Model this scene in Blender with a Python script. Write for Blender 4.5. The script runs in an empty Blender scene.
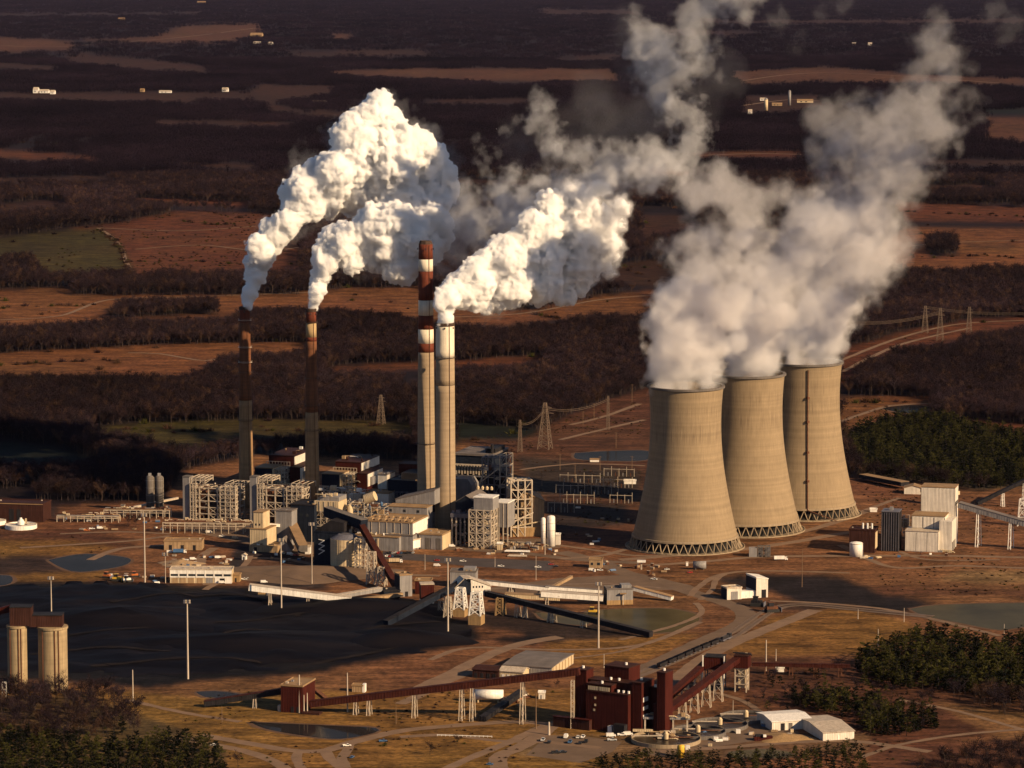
import bpy, math, random
import numpy as np
from mathutils import Vector, noise as mnoise
R = math.radians
SC = bpy.context.scene
COL = SC.collection
random.seed(7)
RNG = np.random.default_rng(11)

# ---------------------------------------------------------------- camera, sky, sun, exposure
F = 3500.0            # focal length in pixels of a 1024 wide frame
CAM_H = 513.0         # the aircraft's height above the plain
PITCH = R(6.93)
cd = bpy.data.cameras.new('camera'); cam = bpy.data.objects.new('camera', cd); COL.objects.link(cam)
cam.location = (0, 0, CAM_H); cam.rotation_euler = (math.pi/2 - PITCH, 0, 0)
cd.sensor_width = 36; cd.lens = 36*F/1024; cd.clip_start = 5; cd.clip_end = 200000
SC.camera = cam
SUN_EL, SUN_AZ = R(26), R(55)      # sun: 55 degrees to the right of straight behind the camera
sdir = Vector((math.sin(SUN_AZ)*math.cos(SUN_EL), -math.cos(SUN_AZ)*math.cos(SUN_EL), math.sin(SUN_EL)))
w = bpy.data.worlds.new('World'); SC.world = w; w.use_nodes = True
nt = w.node_tree; bg = nt.nodes['Background']
sky = nt.nodes.new('ShaderNodeTexSky'); sky.sky_type = 'NISHITA'; sky.sun_disc = False
sky.sun_elevation = SUN_EL; sky.sun_rotation = math.atan2(sdir.x, sdir.y)
sky.air_density = 0.7; sky.dust_density = 0.4; sky.ozone_density = 1.6
nt.links.new(sky.outputs[0], bg.inputs[0]); bg.inputs[1].default_value = 0.05
sl = bpy.data.lights.new('sun', 'SUN'); so = bpy.data.objects.new('sun', sl); COL.objects.link(so)
sl.energy = 5.0; sl.angle = R(0.5); sl.color = (1.0, 0.73, 0.44)
so.rotation_euler = sdir.to_track_quat('Z', 'Y').to_euler(); so.location = sdir*3000
SC.view_settings.view_transform = 'Standard'; SC.view_settings.look = 'None'
SC.view_settings.exposure = 0.72; SC.view_settings.gamma = 1
cy = SC.cycles
cy.max_bounces = 24; cy.diffuse_bounces = 2; cy.glossy_bounces = 2; cy.volume_bounces = 20; cy.transparent_max_bounces = 12
cy.use_denoising = True; cy.caustics_reflective = False; cy.caustics_refractive = False

# ---------------------------------------------------------------- survey: photo pixel -> place on the plain
CP, SP = math.cos(PITCH), math.sin(PITCH)
def ray(px, py):
    u = (px-512)/F; v = (384-py)/F
    return u, CP + v*SP, -SP + v*CP
def G(px, py, z=0.0):
    x, y, d = ray(px, py); t = (z-CAM_H)/d
    return Vector((x*t, y*t, z))
def W(px, py, Y):                       # point seen at px,py at ground distance Y
    x, y, d = ray(px, py); t = Y/y
    return Vector((x*t, Y, CAM_H+d*t))
def S(p):                               # pixels per metre at a place
    return F/(p.y*CP + (CAM_H-p.z)*SP)
def COSA(p):
    return p.y/math.hypot(p.y, CAM_H)

# ---------------------------------------------------------------- materials
MATS = {}
def ramp_noise(nt, scale, detail=4, vec=None, rough=0.6):
    n = nt.nodes.new('ShaderNodeTexNoise'); n.inputs['Scale'].default_value = scale
    n.inputs['Detail'].default_value = detail; n.inputs['Roughness'].default_value = rough
    if vec is not None: nt.links.new(vec, n.inputs['Vector'])
    return n
def mapr(nt, sock, a, b, c, d):
    m = nt.nodes.new('ShaderNodeMapRange'); m.inputs[1].default_value = a; m.inputs[2].default_value = b
    m.inputs[3].default_value = c; m.inputs[4].default_value = d; nt.links.new(sock, m.inputs[0]); return m.outputs[0]
def mul(nt, col, fac):
    m = nt.nodes.new('ShaderNodeVectorMath'); m.operation = 'SCALE'
    nt.links.new(col, m.inputs[0]); nt.links.new(fac, m.inputs['Scale']); return m.outputs[0]
def math2(nt, op, a, b):
    m = nt.nodes.new('ShaderNodeMath'); m.operation = op
    for i, s in enumerate((a, b)):
        if isinstance(s, (int, float)): m.inputs[i].default_value = s
        else: nt.links.new(s, m.inputs[i])
    return m.outputs[0]
def mix(nt, fac, a, b):
    m = nt.nodes.new('ShaderNodeMix'); m.data_type = 'RGBA'
    if isinstance(fac, (int, float)): m.inputs[0].default_value = fac
    else: nt.links.new(fac, m.inputs[0])
    for i, s in ((6, a), (7, b)):
        if isinstance(s, tuple): m.inputs[i].default_value = (*s, 1)
        else: nt.links.new(s, m.inputs[i])
    return m.outputs[2]
def newmat(name, rough=0.7):
    m = bpy.data.materials.new(name); m.use_nodes = True
    b = m.node_tree.nodes['Principled BSDF']; b.inputs['Roughness'].default_value = rough
    b.inputs['Specular IOR Level'].default_value = 0.25
    MATS[name] = m
    return m, m.node_tree, b
def surf(name, col, var=0.3, scale=0.25, rough=0.7, streak=0.35, ribs=0.0, rust=0.0, metal=0.0, lifts=0.0, rand=0.0, patch=0.0):
    """weathered paint / cladding / concrete: mottling, rain streaks, profiled-sheet relief, rust blooms"""
    m, nt, b = newmat(name, rough)
    tc = nt.nodes.new('ShaderNodeTexCoord'); vec = tc.outputs['Object']
    rgb = nt.nodes.new('ShaderNodeRGB'); rgb.outputs[0].default_value = (*col, 1)
    n = ramp_noise(nt, scale, 5, vec)
    f = mapr(nt, n.outputs[0], 0.25, 0.75, 1-var, 1+var)
    if streak:
        mp = nt.nodes.new('ShaderNodeMapping'); mp.inputs['Scale'].default_value = (0.9, 0.9, 0.05); nt.links.new(vec, mp.inputs[0])
        n2 = ramp_noise(nt, 1.0, 4, mp.outputs[0]); f = math2(nt, 'MULTIPLY', f, mapr(nt, n2.outputs[0], 0.3, 0.7, 1-streak, 1+streak*0.6))
    if lifts:
        sx = nt.nodes.new('ShaderNodeSeparateXYZ'); nt.links.new(vec, sx.inputs[0])
        n3 = nt.nodes.new('ShaderNodeTexNoise'); n3.noise_dimensions = '1D'; n3.inputs['Scale'].default_value = 0.35; n3.inputs['Detail'].default_value = 3
        nt.links.new(sx.outputs[2], n3.inputs['W']); f = math2(nt, 'MULTIPLY', f, mapr(nt, n3.outputs[0], 0.3, 0.7, 1-lifts, 1+lifts))
    if rand:
        oi = nt.nodes.new('ShaderNodeObjectInfo'); f = math2(nt, 'MULTIPLY', f, mapr(nt, oi.outputs['Random'], 0, 1, 1-rand, 1+rand))
    if patch:
        ge = nt.nodes.new('ShaderNodeNewGeometry'); mp2 = nt.nodes.new('ShaderNodeMapping'); mp2.inputs['Scale'].default_value = (0.0016,0.0011,0.0); nt.links.new(ge.outputs['Position'], mp2.inputs[0])
        n5 = ramp_noise(nt, 1.0, 4, mp2.outputs[0], 0.6); f = math2(nt, 'MULTIPLY', f, mapr(nt, n5.outputs[0], 0.32, 0.68, 1-patch, 1+patch))
    c = mul(nt, rgb.outputs[0], f)
    if rust:
        n4 = ramp_noise(nt, scale*2.2, 6, vec, 0.7); c = mix(nt, mapr(nt, n4.outputs[0], 0.52, 0.68, 0, rust), c, (0.16, 0.06, 0.025))
    nt.links.new(c, b.inputs['Base Color'])
    if ribs:
        sx = nt.nodes.new('ShaderNodeSeparateXYZ'); nt.links.new(vec, sx.inputs[0])
        s = math2(nt, 'SINE', math2(nt, 'MULTIPLY', math2(nt, 'ADD', sx.outputs[0], sx.outputs[1]), 2*math.pi/ribs), 0)
        bp = nt.nodes.new('ShaderNodeBump'); bp.inputs['Strength'].default_value = 0.5; bp.inputs['Distance'].default_value = 0.12
        nt.links.new(s, bp.inputs['Height']); nt.links.new(bp.outputs[0], b.inputs['Normal'])
    b.inputs['Metallic'].default_value = metal
    return m
surf('white_clad', (0.6, 0.54, 0.46), 0.12, 0.15, 0.5, 0.2, ribs=1.2, rust=0.12)
surf('white_paint', (0.70, 0.66, 0.60), 0.12, 0.3, 0.45, 0.2, rust=0.15)
surf('steel_white', (0.42, 0.35, 0.27), 0.25, 0.3, 0.5, 0.2, rust=0.5)
surf('steel_dark', (0.10, 0.10, 0.12), 0.3, 0.3, 0.55, 0.2, rust=0.3)
surf('grey_clad', (0.21, 0.195, 0.19), 0.15, 0.15, 0.55, 0.25, ribs=1.2)
surf('grey_roof', (0.12, 0.1, 0.09), 0.3, 0.1, 0.8, 0.0)
surf('tan_roof', (0.23, 0.145, 0.075), 0.25, 0.1, 0.8, 0.0)
surf('tan_clad', (0.3, 0.2, 0.11), 0.18, 0.15, 0.6, 0.3, ribs=1.2)
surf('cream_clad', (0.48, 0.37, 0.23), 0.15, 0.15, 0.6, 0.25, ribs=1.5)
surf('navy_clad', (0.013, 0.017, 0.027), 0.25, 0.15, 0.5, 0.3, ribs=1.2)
surf('dark_clad', (0.022, 0.02, 0.022), 0.25, 0.15, 0.6, 0.3, ribs=1.2)
surf('red_clad', (0.047, 0.0112, 0.0085), 0.22, 0.12, 0.55, 0.3, ribs=1.2)
surf('brown_clad', (0.042, 0.018, 0.014), 0.25, 0.15, 0.6, 0.3, ribs=1.2)
surf('rust', (0.1, 0.04, 0.02), 0.45, 0.5, 0.85, 0.3)
surf('rust_gallery', (0.05, 0.015, 0.011), 0.3, 0.12, 0.7, 0.3, ribs=1.5)
surf('concrete', (0.25, 0.19, 0.125), 0.15, 0.08, 0.85, 0.25, lifts=0.12)
surf('silo_concrete', (0.27, 0.20, 0.115), 0.15, 0.12, 0.85, 0.28, lifts=0.07)
surf('concrete_dark', (0.11, 0.095, 0.085), 0.25, 0.1, 0.85, 0.3)
surf('plinth_concrete', (0.28, 0.175, 0.08), 0.2, 0.15, 0.85, 0.3)
surf('chimney_concrete', (0.27, 0.2, 0.13), 0.12, 0.06, 0.85, 0.12, lifts=0.08)
surf('chimney_tan', (0.25, 0.15, 0.075), 0.18, 0.10, 0.85, 0.25, lifts=0.07)
surf('chimney_brown', (0.13, 0.05, 0.022), 0.25, 0.12, 0.85, 0.35, lifts=0.15)
surf('chimney_red', (0.115, 0.026, 0.012), 0.25, 0.12, 0.8, 0.35)
surf('chimney_white', (0.62, 0.54, 0.42), 0.12, 0.12, 0.75, 0.2)
surf('chimney_tan_band', (0.36,0.25,0.13), 0.15, 0.12, 0.8, 0.3)
surf('chimney_cap', (0.05, 0.03, 0.022), 0.3, 0.3, 0.9, 0.2)
surf('tower_inside', (0.012, 0.011, 0.01), 0.2, 0.1, 0.9, 0)
surf('glass', (0.02, 0.024, 0.03), 0.2, 0.3, 0.12, 0)
surf('yellow_paint', (0.60, 0.36, 0.04), 0.15, 0.3, 0.45, 0.2, rust=0.2)
surf('orange_paint', (0.45, 0.13, 0.03), 0.15, 0.3, 0.45, 0.2, rust=0.3)
surf('blue_paint', (0.05, 0.11, 0.22), 0.15, 0.3, 0.4, 0.15)
surf('red_paint', (0.35, 0.03, 0.02), 0.15, 0.3, 0.4, 0.1)
surf('black_paint', (0.02, 0.02, 0.024), 0.2, 0.3, 0.35, 0.1)
surf('silver_paint', (0.42, 0.42, 0.42), 0.1, 0.3, 0.3, 0.1)
surf('rubber', (0.02, 0.02, 0.02), 0.2, 1, 0.8, 0)
surf('pole_metal', (0.42, 0.35, 0.28), 0.15, 0.2, 0.5, 0.2)
surf('wood_pole', (0.16, 0.10, 0.06), 0.25, 0.6, 0.85, 0.2)
surf('pylon_steel', (0.17, 0.12, 0.085), 0.2, 0.3, 0.6, 0.1)
surf('bark', (0.03, 0.02, 0.018), 0.35, 0.8, 0.9, 0.2, rand=0.35)
surf('pale_bark', (0.052, 0.035, 0.028), 0.3, 0.8, 0.9, 0.2, rand=0.3)
surf('twigs', (0.0215, 0.012, 0.0135), 0.35, 0.12, 0.95, 0, rand=0.35, patch=0.6)
surf('twigs_grey', (0.017, 0.011, 0.0145), 0.35, 0.12, 0.95, 0, rand=0.35, patch=0.6)
surf('twigs_tan', (0.046, 0.025, 0.017), 0.35, 0.12, 0.95, 0, rand=0.35, patch=0.6)
surf('far_twigs', (0.0095,0.0058,0.0090), 0.35, 0.12, 0.95, 0, rand=0.35, patch=0.6)
surf('coal_track', (0.013, 0.0105, 0.011), 0.3, 0.08, 0.95, 0)
surf('mud', (0.085,0.045,0.024), 0.3, 0.1, 0.95, 0)
surf('needles', (0.0064, 0.008, 0.0042), 0.4, 0.15, 0.9, 0, rand=0.35)
surf('needles_olive', (0.036, 0.034, 0.009), 0.4, 0.15, 0.9, 0, rand=0.4)
surf('coal', (0.006, 0.0055, 0.0065), 0.4, 0.05, 0.7, 0)
surf('gravel', (0.15, 0.1, 0.07), 0.25, 0.2, 0.9, 0)
surf('dirt_road', (0.16, 0.1, 0.063), 0.25, 0.08, 0.95, 0)
surf('asphalt', (0.05, 0.039, 0.038), 0.25, 0.08, 0.9, 0)
surf('lot_gravel', (0.115, 0.074, 0.048), 0.25, 0.06, 0.95, 0)
surf('rail_steel', (0.07, 0.05, 0.04), 0.3, 0.3, 0.5, 0)
surf('sludge', (0.022, 0.016, 0.012), 0.3, 0.1, 0.3, 0)
def M(n): return MATS[n]

# ---------------------------------------------------------------- mesh builder
class MB:
    def __init__(s, k=(1, 1, 1)): s.v = []; s.f = []; s.k = k; s.mi = []; s.m = 0
    def _add(s, vs, fs):
        o = len(s.v); kx, ky, kz = s.k
        s.v += [(a*kx, b*ky, c*kz) for a, b, c in vs]; s.f += [tuple(i+o for i in f) for f in fs]; s.mi += [s.m]*len(fs); return s
    def box(s, x0, x1, y0, y1, z0, z1):
        return s._add([(x0,y0,z0),(x1,y0,z0),(x1,y1,z0),(x0,y1,z0),(x0,y0,z1),(x1,y0,z1),(x1,y1,z1),(x0,y1,z1)],
                      [(0,3,2,1),(4,5,6,7),(0,1,5,4),(1,2,6,5),(2,3,7,6),(3,0,4,7)])
    def prism(s, poly, z0, z1):
        n = len(poly)
        return s._add([(x,y,z0) for x,y in poly]+[(x,y,z1) for x,y in poly],
                      [tuple(range(n-1,-1,-1)), tuple(range(n,2*n))]+[(i,(i+1)%n,n+(i+1)%n,n+i) for i in range(n)])
    def xprism(s, poly, x0, x1):      # poly in (y,z), extruded along x
        n = len(poly)
        return s._add([(x0,y,z) for y,z in poly]+[(x1,y,z) for y,z in poly],
                      [tuple(range(n-1,-1,-1)), tuple(range(n,2*n))]+[(i,(i+1)%n,n+(i+1)%n,n+i) for i in range(n)])
    def yprism(s, poly, y0, y1):      # poly in (x,z), extruded along y
        n = len(poly)
        return s._add([(x,y0,z) for x,z in poly]+[(x,y1,z) for x,z in poly],
                      [tuple(range(n)), tuple(range(2*n-1,n-1,-1))]+[(i,n+i,n+(i+1)%n,(i+1)%n) for i in range(n)])
    def bar(s, p, q, w, h=None):
        kx, ky, kz = s.k
        p = Vector((p[0]*kx,p[1]*ky,p[2]*kz)); q = Vector((q[0]*kx,q[1]*ky,q[2]*kz)); d = q-p
        if d.length < 1e-6: return s
        up = Vector((0,0,1)) if abs(d.normalized().z) < 0.95 else Vector((1,0,0))
        a = d.cross(up).normalized()*w/2; b = d.cross(a).normalized()*(h or w)/2
        o = len(s.v); s.v += [tuple(e+sa*a+sb*b) for e in (p,q) for sa,sb in ((-1,-1),(1,-1),(1,1),(-1,1))]
        fs = [(0,1,2,3),(7,6,5,4),(0,4,5,1),(1,5,6,2),(2,6,7,3),(3,7,4,0)]
        s.f += [tuple(i+o for i in f) for f in fs]; s.mi += [s.m]*6; return s
    def tube(s, pts, r, n=8, r2=None):
        kx, ky, kz = s.k; pts = [Vector((p[0]*kx,p[1]*ky,p[2]*kz)) for p in pts]; m = len(pts); o = len(s.v)
        for i, p in enumerate(pts):
            d = (pts[min(i+1,m-1)]-pts[max(i-1,0)]).normalized(); up = Vector((0,0,1)) if abs(d.z) < 0.9 else Vector((1,0,0))
            a = d.cross(up).normalized(); b = d.cross(a); rr = r if r2 is None else r+(r2-r)*i/(m-1)
            s.v += [tuple(p+a*math.cos(t)*rr+b*math.sin(t)*rr) for t in [2*math.pi*j/n for j in range(n)]]
        fs = [(i*n+j, i*n+(j+1)%n, (i+1)*n+(j+1)%n, (i+1)*n+j) for i in range(m-1) for j in range(n)]
        fs += [tuple(range(n-1,-1,-1)), tuple(range((m-1)*n, m*n))]
        s.f += [tuple(i+o for i in f) for f in fs]; s.mi += [s.m]*len(fs); return s
    def lathe(s, prof, n=24, x=0, y=0, closed=False, caps=True):
        m = len(prof); o = len(s.v)
        s.v += [(x+r*math.cos(2*math.pi*j/n), y+r*math.sin(2*math.pi*j/n), z) for r, z in prof for j in range(n)]
        mm = m if closed else m-1
        fs = [(i*n+j, i*n+(j+1)%n, ((i+1)%m)*n+(j+1)%n, ((i+1)%m)*n+j) for i in range(mm) for j in range(n)]
        if caps and not closed: fs += [tuple(range(n-1,-1,-1)), tuple(range((m-1)*n, m*n))]
        s.f += [tuple(i+o for i in f) for f in fs]; s.mi += [s.m]*len(fs); return s
    def cyl(s, x, y, z0, z1, r, n=20, r2=None):
        return s.lathe([(r,z0),(r if r2 is None else r2,z1)], n, x, y)
    def mesh(s, name, mats, smooth=False):
        me = bpy.data.meshes.new(name); me.from_pydata(s.v, [], s.f)
        if not isinstance(mats, (list, tuple)): mats = [mats]
        for m in mats: me.materials.append(M(m) if isinstance(m, str) else m)
        if len(mats) > 1: me.polygons.foreach_set('material_index', s.mi)
        if smooth:
            me.polygons.foreach_set('use_smooth', [len(f) == 4 for f in s.f])
        return me
    def build(s, name, mats, parent=None, smooth=False):
        o = bpy.data.objects.new(name, s.mesh(name, mats, smooth)); COL.objects.link(o); o.parent = parent; return o
def tag(o, label=None, cat=None, group=None, kind=None):
    if label: o['label'] = label
    if cat: o['category'] = cat
    if group: o['group'] = group
    if kind: o['kind'] = kind
    return o
def empty(name, loc, rz=0.0):
    o = bpy.data.objects.new(name, None); COL.objects.link(o); o.location = loc; o.rotation_euler = (0,0,rz); o.empty_display_size = 1; return o
def copy_tree(o, parent=None):
    c = o.copy(); COL.objects.link(c); c.parent = parent
    for ch in o.children: copy_tree(ch, c)
    return c
YAW = 17.0
class Thing:
    """a thing standing at photo pixel px,py; local x runs along its front, local y away behind it; sizes given in pixels of that distance become metres"""
    def __init__(s, name, px, py, label, cat, yaw=YAW, group=None):
        s.p = G(px, py); s.s = S(s.p); s.yaw = yaw
        s.o = tag(empty(name, s.p, R(-yaw)), label, cat, group)
        s.kx = 1/(s.s*max(0.5, math.cos(R(yaw)))); s.kz = 1/(s.s*COSA(s.p)); s.k1 = 1/s.s
    def mb(s): return MB((s.kx, 1, s.kz))
    def box(s, name, x0, x1, y0, y1, z0, z1, mat, parent=None):
        return s.mb().box(x0,x1,y0,y1,z0,z1).build(name, mat, parent or s.o)
    def house(s, x0, x1, dep, h, wall, roof='grey_roof', z0=0, y0=0, ov=0.4, rt=0.5, par=True):
        """a flat-roofed block: wall part plus roof slab part with a parapet edge"""
        wl = s.mb().box(x0, x1, y0, y0+dep, z0, h).build('wall', wall, s.o)
        m = MB(); X0, X1, Z = x0*s.kx-ov, x1*s.kx+ov, h*s.kz
        m.box(X0, X1, y0-ov, y0+dep+ov, Z+0.003, Z+rt)
        if par:
            e = 0.35
            for b in ((X0,X1,y0-ov,y0-ov+e),(X0,X1,y0+dep+ov-e,y0+dep+ov),(X0,X0+e,y0-ov+e,y0+dep+ov-e),(X1-e,X1,y0-ov+e,y0+dep+ov-e)):
                m.box(*b, Z+rt+0.003, Z+rt+0.7)
        m.build('roof', roof, s.o)
        rg = random.Random(int(s.p.x*7+s.p.y)); W_ = X1-X0
        for _ in range(min(4, int(W_*dep/110))):
            a, b_, q = rg.uniform(X0+1, X1-2.5), rg.uniform(y0+1, y0+dep-2.5), rg.uniform(0.8, 1.6)
            MB().box(a, a+q*1.3, b_, b_+q, Z+rt+0.004, Z+rt+q*0.9).build('roof_unit', rg.choice(['steel_white','grey_clad','tan_clad']), s.o)
        return wl
    def gable(s, x0, x1, dep, h, rise, wall, roof, y0=0, along='x', z0=0):
        X0, X1, H, T = x0*s.kx, x1*s.kx, h*s.kz, (h+rise)*s.kz
        m = MB(); r = MB(); t = 0.35; ov = 0.6
        if along == 'x':
            ym = y0+dep/2
            m.xprism([(y0,z0*s.kz),(y0+dep,z0*s.kz),(y0+dep,H),(ym,T),(y0,H)], X0, X1)
            r.xprism([(y0-ov,H-0.15),(ym,T+0.02),(y0+dep+ov,H-0.15),(y0+dep+ov,H+t),(ym,T+t+0.1),(y0-ov,H+t)][::-1], X0-ov, X1+ov)
        else:
            xm = (X0+X1)/2
            m.yprism([(X0,z0*s.kz),(X1,z0*s.kz),(X1,H),(xm,T),(X0,H)], y0, y0+dep)
            r.yprism([(X0-ov,H-0.15),(xm,T+0.02),(X1+ov,H-0.15),(X1+ov,H+t),(xm,T+t+0.1),(X0-ov,H+t)][::-1], y0-ov, y0+dep+ov)
        m.build('wall', wall, s.o); r.build('roof', roof, s.o)
    def panes(s, name, xs, y, z0, z1, mat='glass', d=0.15, frame=None):
        for a, b in xs:
            w = s.mb().box(a, b, y-d, y+0.05, z0, z1).build(name, mat, s.o)
            if frame:
                m = MB(); A, B, C, D = a*s.kx, b*s.kx, z0*s.kz, z1*s.kz; e = 0.18
                m.box(A-e,B+e,y-d-0.08,y-d+0.04,D,D+e); m.box(A-e,B+e,y-d-0.08,y-d+0.04,C-e,C); m.box(A-e,A,y-d-0.08,y-d+0.04,C,D); m.box(B,B+e,y-d-0.08,y-d+0.04,C,D)
                m.build('frame', frame, w)
    def sidepanes(s, name, x, ys, z0, z1, mat='glass', d=0.15):
        X = x*s.kx
        for a, b in ys: MB().box(X-0.05, X+d, a, b, z0*s.kz, z1*s.kz).build(name, mat, s.o)
    def frame(s, x0, x1, y0, y1, z0, z1, nx, ny, nz, mat='steel_white', w=0.7, brace=0.35, rng=random):
        """open steel frame: each column a part, each floor's beams a part, braces one part"""
        X = [x0+(x1-x0)*i/nx for i in range(nx+1)]; Y = [y0+(y1-y0)*j/ny for j in range(ny+1)]; Z = [z0+(z1-z0)*k/nz for k in range(nz+1)]
        for i, a in enumerate(X):
            for j, b in enumerate(Y):
                if 0 < i < nx and 0 < j < ny: continue
                s.mb().bar((a,b,z0),(a,b,z1), w).build('column', mat, s.o)
        for z in Z[1:]:
            m = s.mb()
            for b in Y: m.bar((x0,b,z),(x1,b,z), w*0.8)
            for a in X: m.bar((a,y0,z-0.02),(a,y1,z-0.02), w*0.8)
            m.build('floor_beams', mat, s.o)
        m = s.mb(); n = 0
        for k in range(nz):
            for i in range(nx):
                if rng.random() < brace: m.bar((X[i],y0,Z[k]),(X[i+1],y0,Z[k+1]), w*0.45); n += 1
                if rng.random() < brace: m.bar((X[i+1],y0-0.05,Z[k]),(X[i],y0-0.05,Z[k+1]), w*0.45); n += 1
            for j in range(ny):
                if rng.random() < brace: m.bar((x1,Y[j],Z[k]),(x1,Y[j+1],Z[k+1]), w*0.45); n += 1
        if n: m.build('braces', mat, s.o)
    def clutter(s, n, x0, x1, y0, y1, zs, mats, smin=1.0, smax=4.0, seed=1, names=('duct','vessel','pipe')):
        """plant equipment standing on given levels: ducts, vessels and pipes, each a part"""
        rg = random.Random(seed)
        for i in range(n):
            x = rg.uniform(x0, x1)*s.kx; y = rg.uniform(y0, y1); z = rg.choice(zs)*s.kz; k = rg.random(); a = rg.uniform(smin, smax); mt = rg.choice(mats)
            if k < 0.45: MB().box(x-a, x+a, y-a*0.7, y+a*0.7, z+0.05, z+a*rg.uniform(0.8,1.8)).build('duct', mt, s.o)
            elif k < 0.7: MB().lathe([(a*0.6,z+0.05),(a*0.6,z+a*1.6),(a*0.3,z+a*2.0)], 10, x, y).build('vessel', mt, s.o, True)
            else:
                q = rg.uniform(2,6); MB().tube([(x-q,y,z+a),(x+q*0.6,y,z+a),(x+q,y,z+a-1),(x+q,y,z+0.1)], 0.45, 6).build('pipe', mt, s.o)
CH = {'a': (246.5,507), 'b': (312.5,519.5), 'c': (426.5,529.3), 'd': (445.5,535)}
TW = [(685,546), (747,529), (805,513)]

for _n in ('far_twigs','coal_track','coal','twigs','twigs_grey','twigs_tan','needles','needles_olive','navy_clad','dark_clad','red_clad','rust_gallery','brown_clad'):
    MATS[_n].node_tree.nodes['Principled BSDF'].inputs['Specular IOR Level'].default_value = 0.04
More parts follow.
